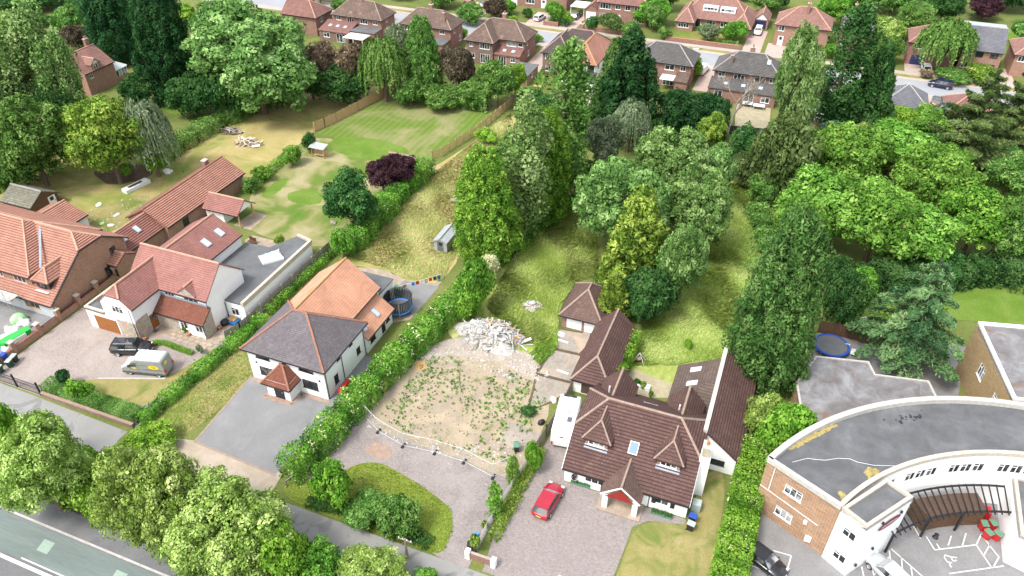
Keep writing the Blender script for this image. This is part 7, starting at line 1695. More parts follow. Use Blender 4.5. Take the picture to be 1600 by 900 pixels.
def fence(label, pts, hgt, plen, mat, post, boards=8, group=None, name='fence', cat='fence', gravel=False, off=.03):
    f = thing(name, label, cat, (*pts[0], 0), 0, group)
    for (ax,ay),(bx,by) in zip(pts[:-1], pts[1:]):
        L = math.hypot(bx-ax, by-ay); n = max(1, round(L/plen)); u = Vector(((bx-ax)/L,(by-ay)/L,0)); nn = Vector((u.y,-u.x,0)); pl = L/n
        for k in range(n):
            p0 = Vector((ax,ay,0)) + u*(pl*k+.06); mb = MB(); bw = (pl-.12)/boards
            for j in range(boards):
                a = p0+u*(bw*j); b_ = p0+u*(bw*(j+1)-.012); o = nn*(off*(1 if j % 2 else .2)); h0 = hgt-random.Random(k*31+j).uniform(0,.03)
                mb.bar(Vector(((a+b_).x/2,(a+b_).y/2,.05))+o, Vector(((a+b_).x/2,(a+b_).y/2,h0))+o, (b_-a).length, .022) if abs(u.x) > abs(u.y) and False else mb.prism([((a+o).x,(a+o).y),((b_+o).x,(b_+o).y),((b_+o-nn*.02).x,(b_+o-nn*.02).y),((a+o-nn*.02).x,(a+o-nn*.02).y)],.05,h0)
            for z in (.35, hgt-.25): mb.bar(p0-nn*.04+Vector((0,0,z)), p0+u*(pl-.12)-nn*.04+Vector((0,0,z)), .05, .08)
            mb.build('panel', M[mat], f)
        for k in range(n+1):
            q = Vector((ax,ay,0)) + u*pl*k; MB().box(q.x-.06,q.x+.06,q.y-.06,q.y+.06,0,hgt+.1).build('post', M[post], f)
    return f
fence('new boarded timber fence between the dry field and the striped lawn', [g(492,206), g(508,199), g(526,191), g(560,173), g(600,152), g(628,133)], 1.9, 1.8, 'wood_new', 'wood_new')
# post and slat fence right of the striped lawn
f = thing('slat_fence', 'horizontal slatted timber fence right of the striped lawn', 'fence', (*g(675,250), 0))
pts = [g(675,250), g(690,245), g(745,210), g(802,163)]
for (ax,ay),(bx,by) in zip(pts[:-1], pts[1:]):
    L = math.hypot(bx-ax,by-ay); n = max(1, round(L/1.9))
    for k in range(n):
        p = Vector((ax,ay)).lerp(Vector((bx,by)), k/n); q = Vector((ax,ay)).lerp(Vector((bx,by)), (k+1)/n)
        MB().box(p.x-.08,p.x+.1,p.y-.09,p.y+.09,0,1.8).build('post', M['wood_post'], f)
        for z in (.3,.62,.94,1.26,1.55): MB().bar((p.x-.1,p.y,z),(q.x-.1,q.y,z),.03,.17).build('slat', M['wood_new'], f)
fence('weathered grey panel fence beside the white extension', [(-57.8,51.9),(-57.1,53.9),(-56.9,60),(-56.8,67),(-56.6,73.4)], 1.7, 2.2, 'wood_grey', 'concrete')
fence('weathered fence along the bungalow side of the derelict plot', [(-16.9,48.9),(-16.6,52),(-16.2,56.3),(-16.2,59.3)], 1.6, 1.8, 'wood_grey', 'wood_grey')
f = thing('rail_fence', 'low white rail fence running down to the lane by the red car', 'fence', (-17.9, 41, 0))
pp_ = [(-17.95,36.6),(-17.9,39.2),(-17.7,42.2),(-17.4,45.4),(-17.0,48.8)]
for p, q in zip(pp_[:-1], pp_[1:]):
    MB().box(p[0]-.06,p[0]+.06,p[1]-.06,p[1]+.06,0,1.0).build('post', M['wood_grey'], f)
    for z in (.35,.65,.92): MB().bar((*p,z),(*q,z),.04,.14).build('rail', M['stone_pale'], f)
f = thing('rail_fence', 'low white rail fence along the flowering hedge of the derelict plot', 'fence', (-37, 41, 0))
pp_ = [(-38.3,36.4),(-37.4,38.9),(-36.8,41.4),(-36.4,44),(-36.2,47.2)]
for k, (p, q) in enumerate(zip(pp_[:-1], pp_[1:])):
    MB().box(p[0]-.05,p[0]+.05,p[1]-.05,p[1]+.05,0,.9).build('post', M['wood_grey'], f)
    for z in ((.8,) if k < 1 else (.45,.8)): MB().bar((*p,z),(*q,z),.05,.12).build('rail', M['stone_pale'], f)
fence('brown boarded fence behind the blue trampoline', [(9.0,80.2),(12.5,80.3),(16.3,79.9)], 1.9, 1.8, 'wood_dark', 'wood_dark')
fence('dark close-boarded fence at the foot of the back gardens', [g(1138,210), g(1190,215)], 1.8, 1.9, 'fascia_black', 'concrete')
fence('grey timber fence closing the small back lawn', [g(798,158), g(848,168)], 1.5, 1.9, 'wood_grey', 'concrete')
# temporary mesh fence
hp = [(-36.0,47.4),(-33.4,46.0),(-30.0,45.2),(-26.5,45.6),(-23.2,45.6),(-19.7,44.9),(-18.2,46.8)]
hl = ('at the hedge end', 'next to the board by the hedge', 'left of the middle', 'right of the middle', 'in front of the sand at the right', 'turned back beside the bungalow fence')
for i, (p, q) in enumerate(zip(hp[:-1], hp[1:])):
    f = thing('mesh_fence_panel', 'galvanised temporary mesh fence panel ' + hl[i], 'fence', (*p, 0), 0, 'temporary mesh fence panels')
    P, Q = Vector((*p,0)), Vector((*q,0)); u = (Q-P).normalized(); n_ = Vector((u.y,-u.x,0)); z = Vector((0,0,1))
    fr = MB(); a, b_ = P+u*.06, Q-u*.06
    fr.tube([a, a+z*2.0], .028, 6).tube([b_, b_+z*2.0], .028, 6).tube([a+z*1.98, b_+z*1.98], .032, 6).tube([a+z*.12, b_+z*.12], .034, 6); fr.build('frame', M['slab_white'], f)
    me_ = MB(); L = (b_-a).length; k = .2
    while k < L: me_.bar(a+u*k+z*.12, a+u*k+z*1.98, .006); k += .2
    for k in range(1, 5): me_.bar(a+z*.4*k, b_+z*.4*k, .006)
    me_.build('wire_mesh', M['mesh_wire'], f)
    ft = Vector((*p,0)); MB().box(ft.x-.14,ft.x+.14,ft.y-.36,ft.y+.36,0,.14).build('foot', M['rubber'], f)
    if i in (1,3,4): MB().tube([a+z*1.3, a+n_*-.9+z*.05], .025, 6).build('stay', M['galv'], f)
# pillar wall between the two left plots
w = thing('pillar_wall', 'long low brick wall with capped pillars between the building site and the pink drive', 'wall', (-79.8, 47, 0))
MB().box(-80.0,-79.75,38.5,57.4,0,.85).build('brickwork', M['brick_new'], w); MB().box(-80.03,-79.72,38.5,57.4,.85,.93).build('capping', M['brick_red'], w)
for y in (38.6,41.0,44.6,47.6,50.8,53.8,57.2):
    pl_ = MB().box(-80.12,-79.63,y-.25,y+.25,0,1.75).build('pillar', M['brick_new'], w); MB().box(-80.2,-79.55,y-.33,y+.33,1.75,1.87).build('cap_stone', M['stone_cap'], pl_)
    if y > 41 and y < 57: MB().box(-79.9,-79.84,y+.3,y+2.6,1.0,1.06).build('rail', M['iron'], w)
w = thing('front_wall', 'low brick wall with pale coping below the trimmed front hedge', 'wall', (-64.5, 37, 0)); MB().box(-71.0,-58.0,36.75,37.0,0,.55).build('brickwork', M['brick_dark'], w); MB().box(-71.0,-58.0,36.7,37.05,.55,.63).build('coping', M['soil_pink'], w)
gt = thing('iron_gate', 'black iron sliding gate at the pink drive entrance', 'gate', (-74.6, 36.9, 0))
for z in (.1,1.0,1.5): MB().bar((-78.2,36.9,z),(-71.4,36.9,z),.05).build('rail', M['iron'], gt)
for k in range(46): MB().tube([(-78.1+.148*k,36.9,.1),(-78.1+.148*k,36.9,1.5)], .011, 4).build('bar', M['iron'], gt)
for x in (-78.3,-74.9,-71.3): MB().box(x-.08,x+.08,36.82,36.98,0,1.95).build('post', M['iron'], gt)
w = thing('gate_wall', 'short red brick wall with white end piers at the lane', 'wall', (-17, 35.8, 0)); MB().box(-18.1,-16.0,35.65,35.9,0,.9).build('brickwork', M['brick_red'], w)
for x, m in ((-18.35,'render_white'),(-15.85,'render_white')): MB().box(x-.22,x+.22,35.5,36.0,0,1.1).build('pier', M[m], w)
bin_(-18.5,36.5,.3,'plastic_black','plastic_black','black bin behind the white brick pier at the lane',None,.85)
tag(MB().box(-18.75,-18.25,37.6,38.1,0,.6).build('blue_crate', M['sky_blue'], bevel=.03), 'pale blue crate by the yellow ball bush', 'crate')
tag(MB().box(-10.0,-9.5,36.0,36.5,0,.95).build('gate_pier', M['render_white'], bevel=.02), 'short white gate pier at the bottom edge of the drive', 'pier')
tp = thing('telegraph_pole', 'wooden telegraph pole with wires standing at the lane edge', 'pole', (-23.4, 33.6, 0)); pz = zat(-23.4, 33.6, 842)
MB().tube([(-23.4,33.6,0),(-23.4,33.6,pz)], [.14,.10], 8).build('pole', M['wood_grey'], tp); MB().bar((-24.1,33.6,pz-.2),(-22.7,33.6,pz-.2),.08).build('crossarm', M['wood_grey'], tp)
for x in (-24,-23.6,-23.2,-22.8): MB().lathe(x,33.6,[(.05,pz-.16),(.06,pz-.05),(.03,pz+.02),(0,pz+.03)],6).build('insulator', M['white_bright'], tp)
# building site bits
sk = thing('rubbish_bags', 'heap of white and green rubbish bags and wraps beside the brick wall', 'rubbish', (-82, 43.5, 0))
def lump(parent, name, x, y, r, h_, m, seed, zz=0):
    rs = np.random.RandomState(seed); mb = MB(); n = 10; ph = rs.rand(3)*6
    rr = lambda a, z: r*(1+.22*math.sin(2*a+ph[0])+.14*math.sin(3*a+ph[1]+z*3))
    lv = [(1.0,0),(1.05,.3),(.9,.65),(.5,.92)]
    for (k0,z0),(k1,z1) in zip(lv[:-1], lv[1:]):
        for i in range(n):
            a, b = 2*math.pi*i/n, 2*math.pi*(i+1)/n
            mb.face([(x+k0*rr(a,z0)*math.cos(a),y+k0*rr(a,z0)*math.sin(a),zz+z0*h_),(x+k0*rr(b,z0)*math.cos(b),y+k0*rr(b,z0)*math.sin(b),zz+z0*h_),(x+k1*rr(b,z1)*math.cos(b),y+k1*rr(b,z1)*math.sin(b),zz+z1*h_),(x+k1*rr(a,z1)*math.cos(a),y+k1*rr(a,z1)*math.sin(a),zz+z1*h_)])
    mb.face([(x+.5*rr(2*math.pi*i/n,.92)*math.cos(2*math.pi*i/n),y+.5*rr(2*math.pi*i/n,.92)*math.sin(2*math.pi*i/n),zz+.92*h_) for i in range(n)])
    return mb.build(name, M[m], parent, smooth=True)
for k in range(16):
    rs = random.Random(k+50); x = -83.2+rs.uniform(-1.3,1.6); y = 43.2+rs.uniform(-2.2,2.6)
    lump(sk, 'bag', x, y, rs.uniform(.35,.7), rs.uniform(.5,1.0), rs.choice(['white_bright','cream_blind','white_bright','stone_pale']), k)
lump(sk, 'green_bag', -84.6, 45.6, .8, 1.2, 'plastic_lime', 77); tb = MB().prism([(-82.5,40.8),(-81.2,41.0),(-80.6,44.2),(-81.6,44.6)],0,1.1); tb.build('skip_side', M['bag_green'], sk)
MB().prism([(-81.15,41.4),(-81.05,41.4),(-80.62,43.5),(-80.72,43.5)],.35,1.0).build('label_panel', M['white_bright'], sk)
for x, y, m in ((-81.9,41.2,'sky_blue'),(-84.4,41.6,'tarp_blue')): lump(sk, 'tarpaulin', x, y, .5, .35, m, int(abs(x)*10))
def rubble(label, cx, cy, rx, ry, hh, n, seed, mats, name='rubble_heap', mound='rubble_ground', L=(.5,2.2)):
    r = thing(name, label, 'rubble', (cx, cy, 0)); rs = random.Random(seed); mb = MB(); N = 20
    lv = [(1,0.0),(.85,.18),(.6,.55),(.3,.86),(.08,1)]
    for (k0,z0),(k1,z1) in zip(lv[:-1], lv[1:]):
        for i in range(N):
            def P(k, z, i):
                a = 2*math.pi*(i % N)/N; s = 1+.16*math.sin(3*a+seed)+.1*math.sin(5*a); return (cx+rx*k*s*math.cos(a), cy+ry*k*s*math.sin(a), z*hh)
            mb.face([P(k0,z0,i),P(k0,z0,i+1),P(k1,z1,i+1),P(k1,z1,i)])
    mb.build('mound', M[mound], r)
    base = MB().box(-.5,.5,-.5,.5,-.5,.5).build('plank', M['slab_white']); me = base.data; bpy.data.objects.remove(base)
    for k in range(n):
        a = rs.uniform(0,6.283); q = rs.random()**.62*.97; z = hh*np.interp(q, [0,.3,.6,.85,1], [1,.86,.55,.18,0])
        o = bpy.data.objects.new('plank', me); COL.objects.link(o); o.parent = r
        ln = rs.uniform(*L); o.location = (rx*q*math.cos(a), ry*q*math.sin(a), z+rs.uniform(0,.22)+.05)
        big = rs.random() < .07
        o.scale = (ln, rs.uniform(.05,.14) if not big else rs.uniform(.4,.7), rs.uniform(.03,.07)); o.rotation_euler = (rs.uniform(-.4,.4), rs.uniform(-.28,.28), rs.uniform(0,3.14))
        o.material_slots[0].link = 'OBJECT'; o.material_slots[0].material = M[rs.choice(mats)]
    return r
cx_, cy_ = g(768, 527)
rubble('large heap of demolition timber and broken boards on the sandy plot', cx_, cy_, 4.5, 2.5, 2.0, 300, 5, ['slab_white','stone_pale','concrete','conc_render','wood_grey','wood_grey','slab_white','slab_white','conc_render','stone_pale','wood_grey','concrete','slab_white','conc_render','stone_pale','cardboard'], mound='concrete')
cx_, cy_ = g(831, 480)
rubble('small grey heap of rubble in the overgrown garden', cx_, cy_, 1.5, 1.1, .5, 50, 6, ['stone_pale','concrete','slab_white'], L=(.2,.6))
cx_, cy_ = g(388, 224)
rubble('pile of pale timber offcuts on the dry field', cx_, cy_, 2.8, 1.5, .6, 60, 7, ['cream_blind','white_bright','wood_new','cream_blind'], 'timber_pile', 'dirt', (.6,2.0))
cx_, cy_ = g(362, 206)
rubble('scatter of garden waste and boards behind the timber pile', cx_, cy_, 2.2, 1.6, .35, 30, 8, ['stone_pale','wood_grey','white_bright'], 'waste_pile', 'gr_earth', (.4,1.4))
for px, py, w_, h_, m, lb, nm, cat in ((262,268,18,8,'white_bright','sheet of white plastic on the grass under the conifer','plastic_sheet','sheet'),(155,320,11,7,'white_bright','crumpled white builders bag near the shed','builders_bag','bag'),(183,336,12,6,'stone_pale','grey and white heap of sacks by the link building','sack_heap','sacks'),(160,350,8,7,'plastic_lime','pale green builders bag beside the link building','builders_bag','bag'),(173,352,10,4,'white_bright','flattened white sheet beside the brick link','plastic_sheet','sheet')):
    X, Y = g(px, py); d = proj(X, Y, 0)[2]/FPX; o_ = lump(None, nm, X, Y, w_*d/2*.9, max(.12, h_*d*.35), m, px); tag(o_, lb, cat)
pt = thing('tile_pallet', 'long stack of plastic-wrapped roof battens and tiles lying on the grass', 'stack', (*g(212,292), 0)); a_, b_ = g(195,302), g(232,284)
MB().bar((*a_,.3),(*b_,.3),1.3,.6).build('wrapped_stack', M['white_bright'], pt); MB().bar((*Vector(a_).lerp(Vector(b_),.2),.64),(*Vector(a_).lerp(Vector(b_),.75),.64),.5,.08).build('tiles', M['tile_red'], pt)
bd = MB().bar((*g(648,572),.05),(*g(664,571),.05),1.5,.04); tag(bd.build('plywood_board', M['cardboard']), 'orange-brown plywood sheet lying on the sand', 'board')
tag(MB().bar((*g(566,660),.08),(*g(574,648),.08),.6,.05).build('plywood_board', M['wood_grey']), 'pale board propped by the mesh fence at the hedge', 'board')
# metal shed
X0, Y0 = g(682,420); X1, Y1 = g(698,426)
sh = thing('metal_shed', 'small grey metal garden shed with pale ridged roof', 'shed', (-41.5, 80.5, 0))
block(sh, -43.0, -41.0, 79.0, 83.0, 1.75, 'metal_grey', S=[(.5,.05,1.0,1.6,'door',1,'felt_grey')]); roof(sh, -43.0, -41.0, 79.0, 83.0, 1.75, 2.2, 'y', (0,0), .1, 'galv', 'galv', wallmat='metal_grey', gutter=None, course=.5, lift=.01)
# swing seat
sx, sy = g(500, 245); sw = thing('garden_swing', 'wooden garden swing seat under a slatted roof on the lawn', 'seat', (sx, sy, 0))
for dx in (-1.2, 1.2):
    for dy in (-.45,.45): MB().box(sx+dx-.06,sx+dx+.06,sy+dy-.06,sy+dy+.06,0,1.9).build('post', M['timber'], sw)
for k in range(7): MB().bar((sx-1.5,sy-.75+.24*k,1.95+.05*k),(sx+1.5,sy-.75+.24*k,1.95+.05*k),.2,.04).build('roof_slat', M['conc_render'], sw)
for k in range(4): MB().bar((sx-.95,sy-.3+.15*k,.5),(sx+.95,sy-.3+.15*k,.5),.12,.03).build('seat_slat', M['timber'], sw)
for k in range(3): MB().bar((sx-.95,sy+.32,.65+.2*k),(sx+.95,sy+.32,.65+.2*k),.03,.13).build('back_slat', M['timber'], sw)
pk = thing('planter_box', 'raised pink-edged planter behind the purple plum trees', 'planter', (*g(640,248), 0)); a_ = gx([(605,250),(608,240),(640,246),(650,250),(648,262),(625,262)]); MB().prism(a_, 0, .5).build('edging', M['soil_pink'], pk)
bt = thing('bird_table', 'little wooden bird table near the bottom lawn hedge', 'bird table', (*g(524,362), 0)); x, y = g(524,362); MB().tube([(x,y,0),(x,y,1.3)], .05, 6).build('post', M['wood_grey'], bt); MB().box(x-.3,x+.3,y-.25,y+.25,1.3,1.36).build('tray', M['wood_grey'], bt); roof(bt, x-.3, x+.3, y-.25, y+.25, 1.65, 1.9, 'x', (0,0), .05, 'wood_grey', 'wood_grey', gutter=None, ridge_r=.02, lift=.005, course=.1)
# trampolines
def tramp(label, X, Y, r, pad, net):
    t_ = thing('trampoline', label, 'trampoline', (X, Y, 0)); n = 24; mb = MB(); mt = MB(); ng = MB()
    c = [(X+r*math.cos(2*math.pi*k/n), Y+r*math.sin(2*math.pi*k/n)) for k in range(n)]; i_ = [(X+(r-.3)*math.cos(2*math.pi*k/n), Y+(r-.3)*math.sin(2*math.pi*k/n)) for k in range(n)]
    for k in range(n):
        j = (k+1) % n; mb.face([(*i_[k],.84),(*c[k],.84),(*c[j],.84),(*i_[j],.84)]).face([(*c[k],.74),(*c[j],.74),(*c[j],.84),(*c[k],.84)])
    mb.build('safety_pad', M[pad], t_); mt.face([(*p,.8) for p in i_]); mt.build('jumping_mat', M['felt_grey'], t_)
    for k in range(0, n, 4): MB().tube([(*c[k],0),(*c[k],.8 if not net else 2.6)], .03, 6).build('leg', M['galv'], t_)
    if net:
        for k in range(0, n*2):
            a = 2*math.pi*k/(n*2); ng.bar((X+(r-.1)*math.cos(a),Y+(r-.1)*math.sin(a),.84),(X+(r-.05)*math.cos(a),Y+(r-.05)*math.sin(a),2.5),.10,.012)
        for z in (.95,1.15,1.35,1.55,1.75,1.95,2.15,2.35):
            for k in range(n): 
                j = (k+1) % n; ng.bar((X+(r-.08)*math.cos(2*math.pi*k/n),Y+(r-.08)*math.sin(2*math.pi*k/n),z),(X+(r-.08)*math.cos(2*math.pi*j/n),Y+(r-.08)*math.sin(2*math.pi*j/n),z),.012,.08)
        ng.build('net', M['black_net'], t_)
        tr_ = MB(); tr_.tube([(X+r*math.cos(2*math.pi*k/n),Y+r*math.sin(2*math.pi*k/n),2.55) for k in range(n+1)], .04, 6); tr_.build('top_ring', M['fascia_black'], t_)
tramp('round trampoline with tall black net and blue rim behind the slate-roofed house', -41.0, 64.9, 1.75, 'sky_blue', True)
tramp('blue-rimmed trampoline beside the leylandii', 10.6, 77.3, 2.1, 'plastic_blue', False)
wl2 = thing('washing_line', 'line of red, white and navy washing strung over the rear patio', 'washing', (-41, 68.5, 0))
la, lb_ = Vector((-43.0,66.9,1.9)), Vector((-38.2,72.0,1.9)); MB().tube([la,(la+lb_)/2+Vector((0,0,-.12)),lb_], .015, 4).build('line', M['white_bright'], wl2)
for q in (la, lb_): MB().tube([(q.x,q.y,0),tuple(q)], .035, 6).build('post', M['galv'], wl2)
for k, m in enumerate(('white_bright','clay','white_bright','sky_blue','plastic_red','white_bright','conc_render','plastic_red','door_blue','tarp_blue')):
    p = la.lerp(lb_, .12+.085*k); q = la.lerp(lb_, .12+.085*k+.06); hh = random.Random(k).uniform(.45,.85); s = Vector((.03*math.sin(k),.05,0))
    mb = MB(); mb.face([(p.x,p.y,1.82),(q.x,q.y,1.82),(q.x+s.x,q.y+s.y,1.82-hh),(p.x+s.x,p.y+s.y,1.82-hh)]); o_ = mb.build('garment', M[m], wl2); so = o_.modifiers.new('s','SOLIDIFY'); so.thickness = .02
tag(MB().box(-43.5,-42.4,67.6,68.6,0,1.2).build('green_tank', M['plastic_lid_green'], bevel=.15), 'faded green storage box behind the white annex', 'box')
tag(MB().box(-40.2,-39.7,49.0,51.0,0,1.0).build('red_kart', M['plastic_red'], bevel=.12), 'red play vehicle tucked beside the slate-roofed house', 'toy')
# side yard of the red-roofed white house
x, y = g(352,507); tag(MB().lathe(x,y,[(.25,0),(.55,.25),(.5,.6),(.2,.75),(0,.76)],12).build('black_pot', M['plastic_black'], smooth=True), 'round black pot beside the white gable wall', 'pot')
x, y = g(344,514); tag(MB().lathe(x,y,[(.2,0),(.32,.4),(.28,.42),(0,.3)],10).build('clay_pot', M['clay'], smooth=True), 'terracotta pot at the foot of the white gable', 'pot')
x, y = g(365,503); tb_ = thing('blue_pallet', 'blue-wrapped pallet stacked with wood beside the fence', 'pallet', (x,y,0)); MB().box(x-.9,x+.9,y-.7,y+.7,0,.5).build('tarpaulin', M['tarp_blue'], tb_, bevel=.1); MB().box(x-.6,x+.5,y-.4,y+.4,.5,.6).build('boards', M['cardboard'], tb_)
for px, py, lb in ((227,531,'terracotta pot by the oak front door'),(295,525,'clay pot holding the spiky plant')):
    x, y = g(px,py); tag(MB().lathe(x,y,[(.16,0),(.26,.4),(.22,.42),(0,.32)],10).build('clay_pot', M['clay'], smooth=True), lb, 'pot')
x, y = g(242,517); tag(MB().box(x-.4,x+.4,y-.3,y+.3,.02,.05).build('door_mat', M['lower_trim']), 'dark door mat at the oak front door', 'mat')
# bungalow garden bits
for px, py, n_, lb in ((907,758,4,'green trough of flowers under the left bungalow window'),(1033,806,3,'green trough of flowers under the right bungalow window')):
    x, y = g(px,py); f = thing('flower_trough', lb, 'planter', (x,y,0)); MB().box(x-1.0,x+1.0,y-.15,y+.15,.0,.35).build('trough', M['plastic_lid_green'], f)
    rs = np.random.RandomState(px); P = np.c_[rs.uniform(x-1,x+1,500)-x, rs.uniform(-.2,.2,500), rs.uniform(.3,.65,500)]; v_, t_ = cards(P, np.tile([0,-.3,1.0],(500,1)), .12, .6, .6, px)
    me = leaf_mesh('flowers', [(v_,t_)], M['leaf_dark']); o = bpy.data.objects.new('flowers', me); COL.objects.link(o); o.parent = f
x, y = -11.9, 46.9; hb = thing('hanging_basket', 'purple hanging basket on the white bungalow wall', 'basket', (x,y,1.3)); MB().bar((x,47.1,1.75),(x,46.85,1.75),.03).build('bracket', M['iron'], hb)
rs = np.random.RandomState(2); d = sphere_pts(260, rs); v_, t_ = cards(d*.28, d, .11, .7, .5, 3); me = leaf_mesh('flowers', [(v_,t_)], M['leaf_purple']); o = bpy.data.objects.new('flowers', me); COL.objects.link(o); o.parent = hb
x, y = g(978,560); sn = thing('statue', 'small white garden statue on a stone plinth beside the ivy', 'statue', (x,y,0)); MB().box(x-.35,x+.35,y-.35,y+.35,0,.5).build('plinth', M['stone_pale'], sn)
MB().lathe(x,y,[(.2,.5),(.22,.8),(.16,1.0),(.2,1.15),(.08,1.32),(.12,1.42),(.1,1.52),(0,1.58)],10).build('figure', M['white_bright'], sn, smooth=True)
for px, py, lb in ((975,572,'stone block near the statue'),(979,580,'pink stone urn on the slab yard')):
    x, y = g(px,py); tag(MB().box(x-.4,x+.4,y-.3,y+.3,0,.55).build('stone_block', M['stone_pale'] if px == 975 else M['soil_pink'], bevel=.06), lb, 'stone')
x, y = g(998,566); fs = thing('child_swing', 'white tubular swing frame in the paddock edge', 'swing', (x,y,0))
for s in (-1,1): MB().tube([(x+s*.7,y-.4,0),(x,y,1.5),(x+s*.7,y+.6,0)], .03, 6).build('leg', M['white_bright'], fs)
lump(fs, 'seat', x, y, .3, .3, 'soil_pink', 9, .5)
x, y = g(1003,607); tag(MB().box(x-.9,x+.9,y-.35,y+.35,0,.6).build('white_bench', M['white_bright'], bevel=.05), 'white garden bench behind the bungalow roof', 'bench')
for px, py, lb in ((873,522,'pair of white boards on the concrete by the garage'),(880,532,'white board lying on the concrete yard'),(880,580,'pale stone slab on the concrete yard')):
    x, y = g(px,py); m_ = MB().bar((x-.7,y-.1,.06),(x+.7,y-.25,.06),.25,.05)
    if px == 873: m_.bar((x-.7,y+.35,.06),(x+.7,y+.2,.06),.25,.05)
    tag(m_.build('loose_board', M['white_bright']), lb, 'board')
x, y = g(865,626); lump_o = lump(None, 'white_sack', x, y, .4, .5, 'white_bright', 3); tag(lump_o, 'white sack by the derelict plot fence', 'sack')
x, y = g(846,662); lump_o = lump(None, 'dark_sack', x, y, .35, .6, 'plastic_black', 4); tag(lump_o, 'dark sack leaning on the derelict plot fence', 'sack')
ot = g(712,315); tag(MB().bar((ot[0]-.9,ot[1],.15),(ot[0]+.9,ot[1]+.3,.15),.8,.2).build('old_pallet', M['wood_grey']), 'grey wooden pallet lying in the dry garden', 'pallet')
tf = g(552,382); tag(MB().bar((tf[0]-1.2,tf[1]-1.0,.3),(tf[0]+.5,tf[1]+1.2,.3),.5,.6).build('trough', M['wood_grey']), 'weathered trough beside the lawn hedge end', 'trough')
# goal, garden chairs, table
gl = thing('goal_net', 'white football goal with net lying on the office garden', 'goal', (13.0, 82.2, 0)); A_ = [(11.6,81.2),(14.6,83.0)]
p, q = Vector((11.6,81.4,0)), Vector((14.2,83.4,0)); z = Vector((0,0,1.6)); bk = Vector((.9,-1.0,0))
MB().tube([p,p+z,q+z,q], .05, 6).tube([p+bk*.9,p+z], .03, 6).tube([q+bk*.9,q+z], .03, 6).tube([p+bk*.9,q+bk*.9], .03, 6).build('frame', M['white_bright'], gl)
nt = MB()
for k in range(15): t_ = k/14; nt.bar(p.lerp(q,t_)+z, p.lerp(q,t_)+bk*.9, .018)
for k in range(9): t_ = k/8; nt.bar((p+z).lerp(p+bk*.9,t_), (q+z).lerp(q+bk*.9,t_), .018)
nt.build('net', M['white_bright'], gl)
for px, py, lb in ((1322,548,'white plastic chair by the brown fence'),(1331,556,'second white plastic chair near the cedar')):
    x, y = g(px,py); ch = thing('garden_chair', lb, 'chair', (x,y,0), 0, 'white plastic garden chairs'); MB().box(x-.25,x+.25,y-.25,y+.25,.4,.45).build('seat', M['white_bright'], ch); MB().box(x-.25,x+.25,y+.2,y+.26,.45,.9).build('backrest', M['white_bright'], ch)
    for a in (-.22,.22):
        for b_ in (-.22,.22): MB().tube([(x+a,y+b_,0),(x+a,y+b_,.4)], .025, 5).build('leg', M['white_bright'], ch)
for px, py, lb in ((1166,166,'pale blue garden table with benches behind the brick pair'),(1185,170,'grey sofa set on the far terrace')):
    x, y = g(px,py); tb_ = thing('garden_table', lb, 'table', (x,y,0)); MB().box(x-1.1,x+1.1,y-.7,y+.7,.68,.74).build('table_top', M['poly_roof'], tb_)
    for a in (-.9,.9):
        for b_ in (-.5,.5): MB().box(x+a-.05,x+a+.05,y+b_-.05,y+b_+.05,0,.68).build('leg', M['metal_grey'], tb_)
for px, py, lb in ((388,380,'first'),(393,382,'second')):
    x, y = g(px+4,py); ch = thing('patio_chair', lb + ' dark patio chair behind the red-roofed wing', 'chair', (x,y,0), 0, 'dark patio chairs'); MB().box(x-.3,x+.3,y-.3,y+.3,.35,.45).build('seat', M['wood_dark'], ch); MB().box(x-.3,x+.3,y+.25,y+.32,.45,1.0).build('backrest', M['wood_dark'], ch)
    for a in (-.25,.25):
        for b_ in (-.25,.25): MB().tube([(x+a,y+b_,0),(x+a,y+b_,.35)], .03, 5).build('leg', M['wood_dark'], ch)
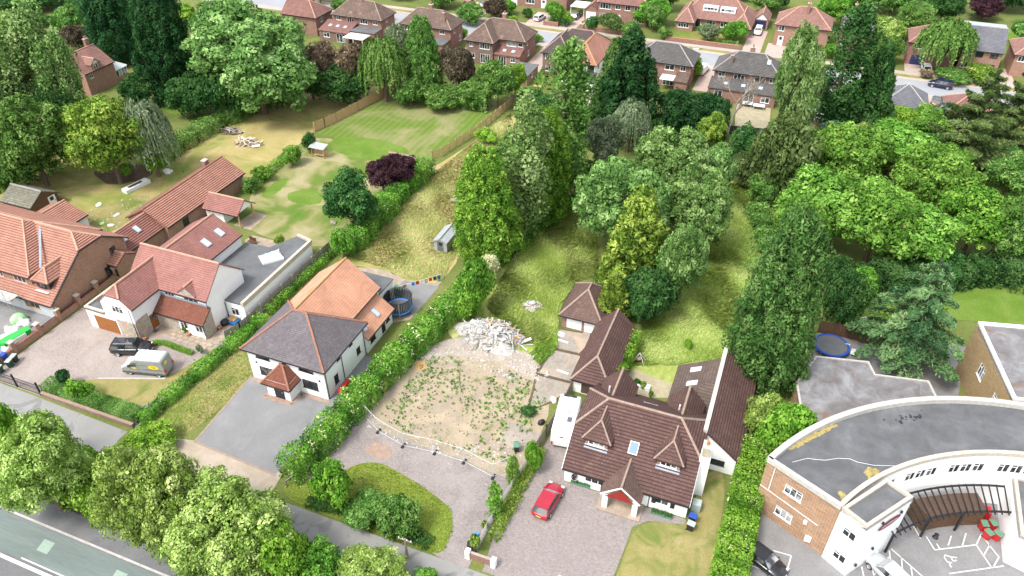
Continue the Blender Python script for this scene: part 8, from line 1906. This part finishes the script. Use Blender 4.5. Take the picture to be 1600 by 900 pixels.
x, y = g(840,140); pt_ = thing('picnic_table', 'wooden picnic table on the small back lawn', 'table', (x,y,0)); MB().box(x-.9,x+.9,y-.4,y+.4,.7,.76).build('table_top', M['wood_new'], pt_)
for s in (-1,1): MB().box(x-.9,x+.9,y+s*.75-.12,y+s*.75+.12,.42,.47).build('bench', M['wood_new'], pt_); MB().bar((x+s*.6,y-.7,.1),(x+s*.6,y,.75),.06).bar((x+s*.6,y+.7,.1),(x+s*.6,y,.75),.06).build('trestle', M['wood_new'], pt_)
# car park markings
mk = lambda pts, w=.1: [MB().bar((*p,L3),(*q,L3),w,.004) for p, q in zip(pts[:-1], pts[1:])]
def line(pts, w=.11, m='paint_line'):
    mb = MB()
    for p, q in zip(pts[:-1], pts[1:]): mb.bar((*p,L3),(*q,L3),w,.006)
    return struct(mb.build('parking_line', M[m]))
L_ = lambda *a: [g(*p) for p in a]
for pts in (((1447,839),(1460,860),(1525,852),(1533,835)),((1525,852),(1549,888)),((1568,885),(1483,897)),((1468,858),(1463,850)),((1481,853),(1486,838)),((1503,854),(1509,834)),((1537,868),(1546,852)),((1552,886),(1560,872)),((1533,836),(1545,852),(1561,872)),((1389,861),(1392,881),(1365,898)),((1392,858),(1445,905)),((1392,881),(1418,905)),((1375,867),(1378,890)),((1360,877),(1365,900)),((1346,886),(1350,905)),((1408,872),(1410,895)),((1423,887),(1426,905)),((1208,861),(1236,869),(1226,905)),((1160,879),(1215,900)),((1427,823),(1438,842))):
    line(L_(*pts))
wsym = [[(1476,868),(1475,872),(1480,879),(1487,880)],[(1476,868),(1485,871),(1495,872)],[(1486,872),(1489,878),(1494,876)],[(1483,880),(1484,885),(1487,887)]]
mb = MB()
for s_ in wsym:
    for p, q in zip(s_[:-1], s_[1:]): mb.bar((*g(*p),L4),(*g(*q),L4),.12,.006)
struct(mb.build('disabled_bay_symbol', M['paint_line']))
MB_ = MB()
bk_ = thing('bicycle_stand', 'small dark stand on the courtyard tarmac', 'stand', (*g(1461,840),0)); x, y = g(1461,840); MB().lathe(x,y,[(.3,0),(.25,.1),(.08,.3),(.2,.5),(0,.55)],8).build('stand_body', M['plastic_black'], bk_)
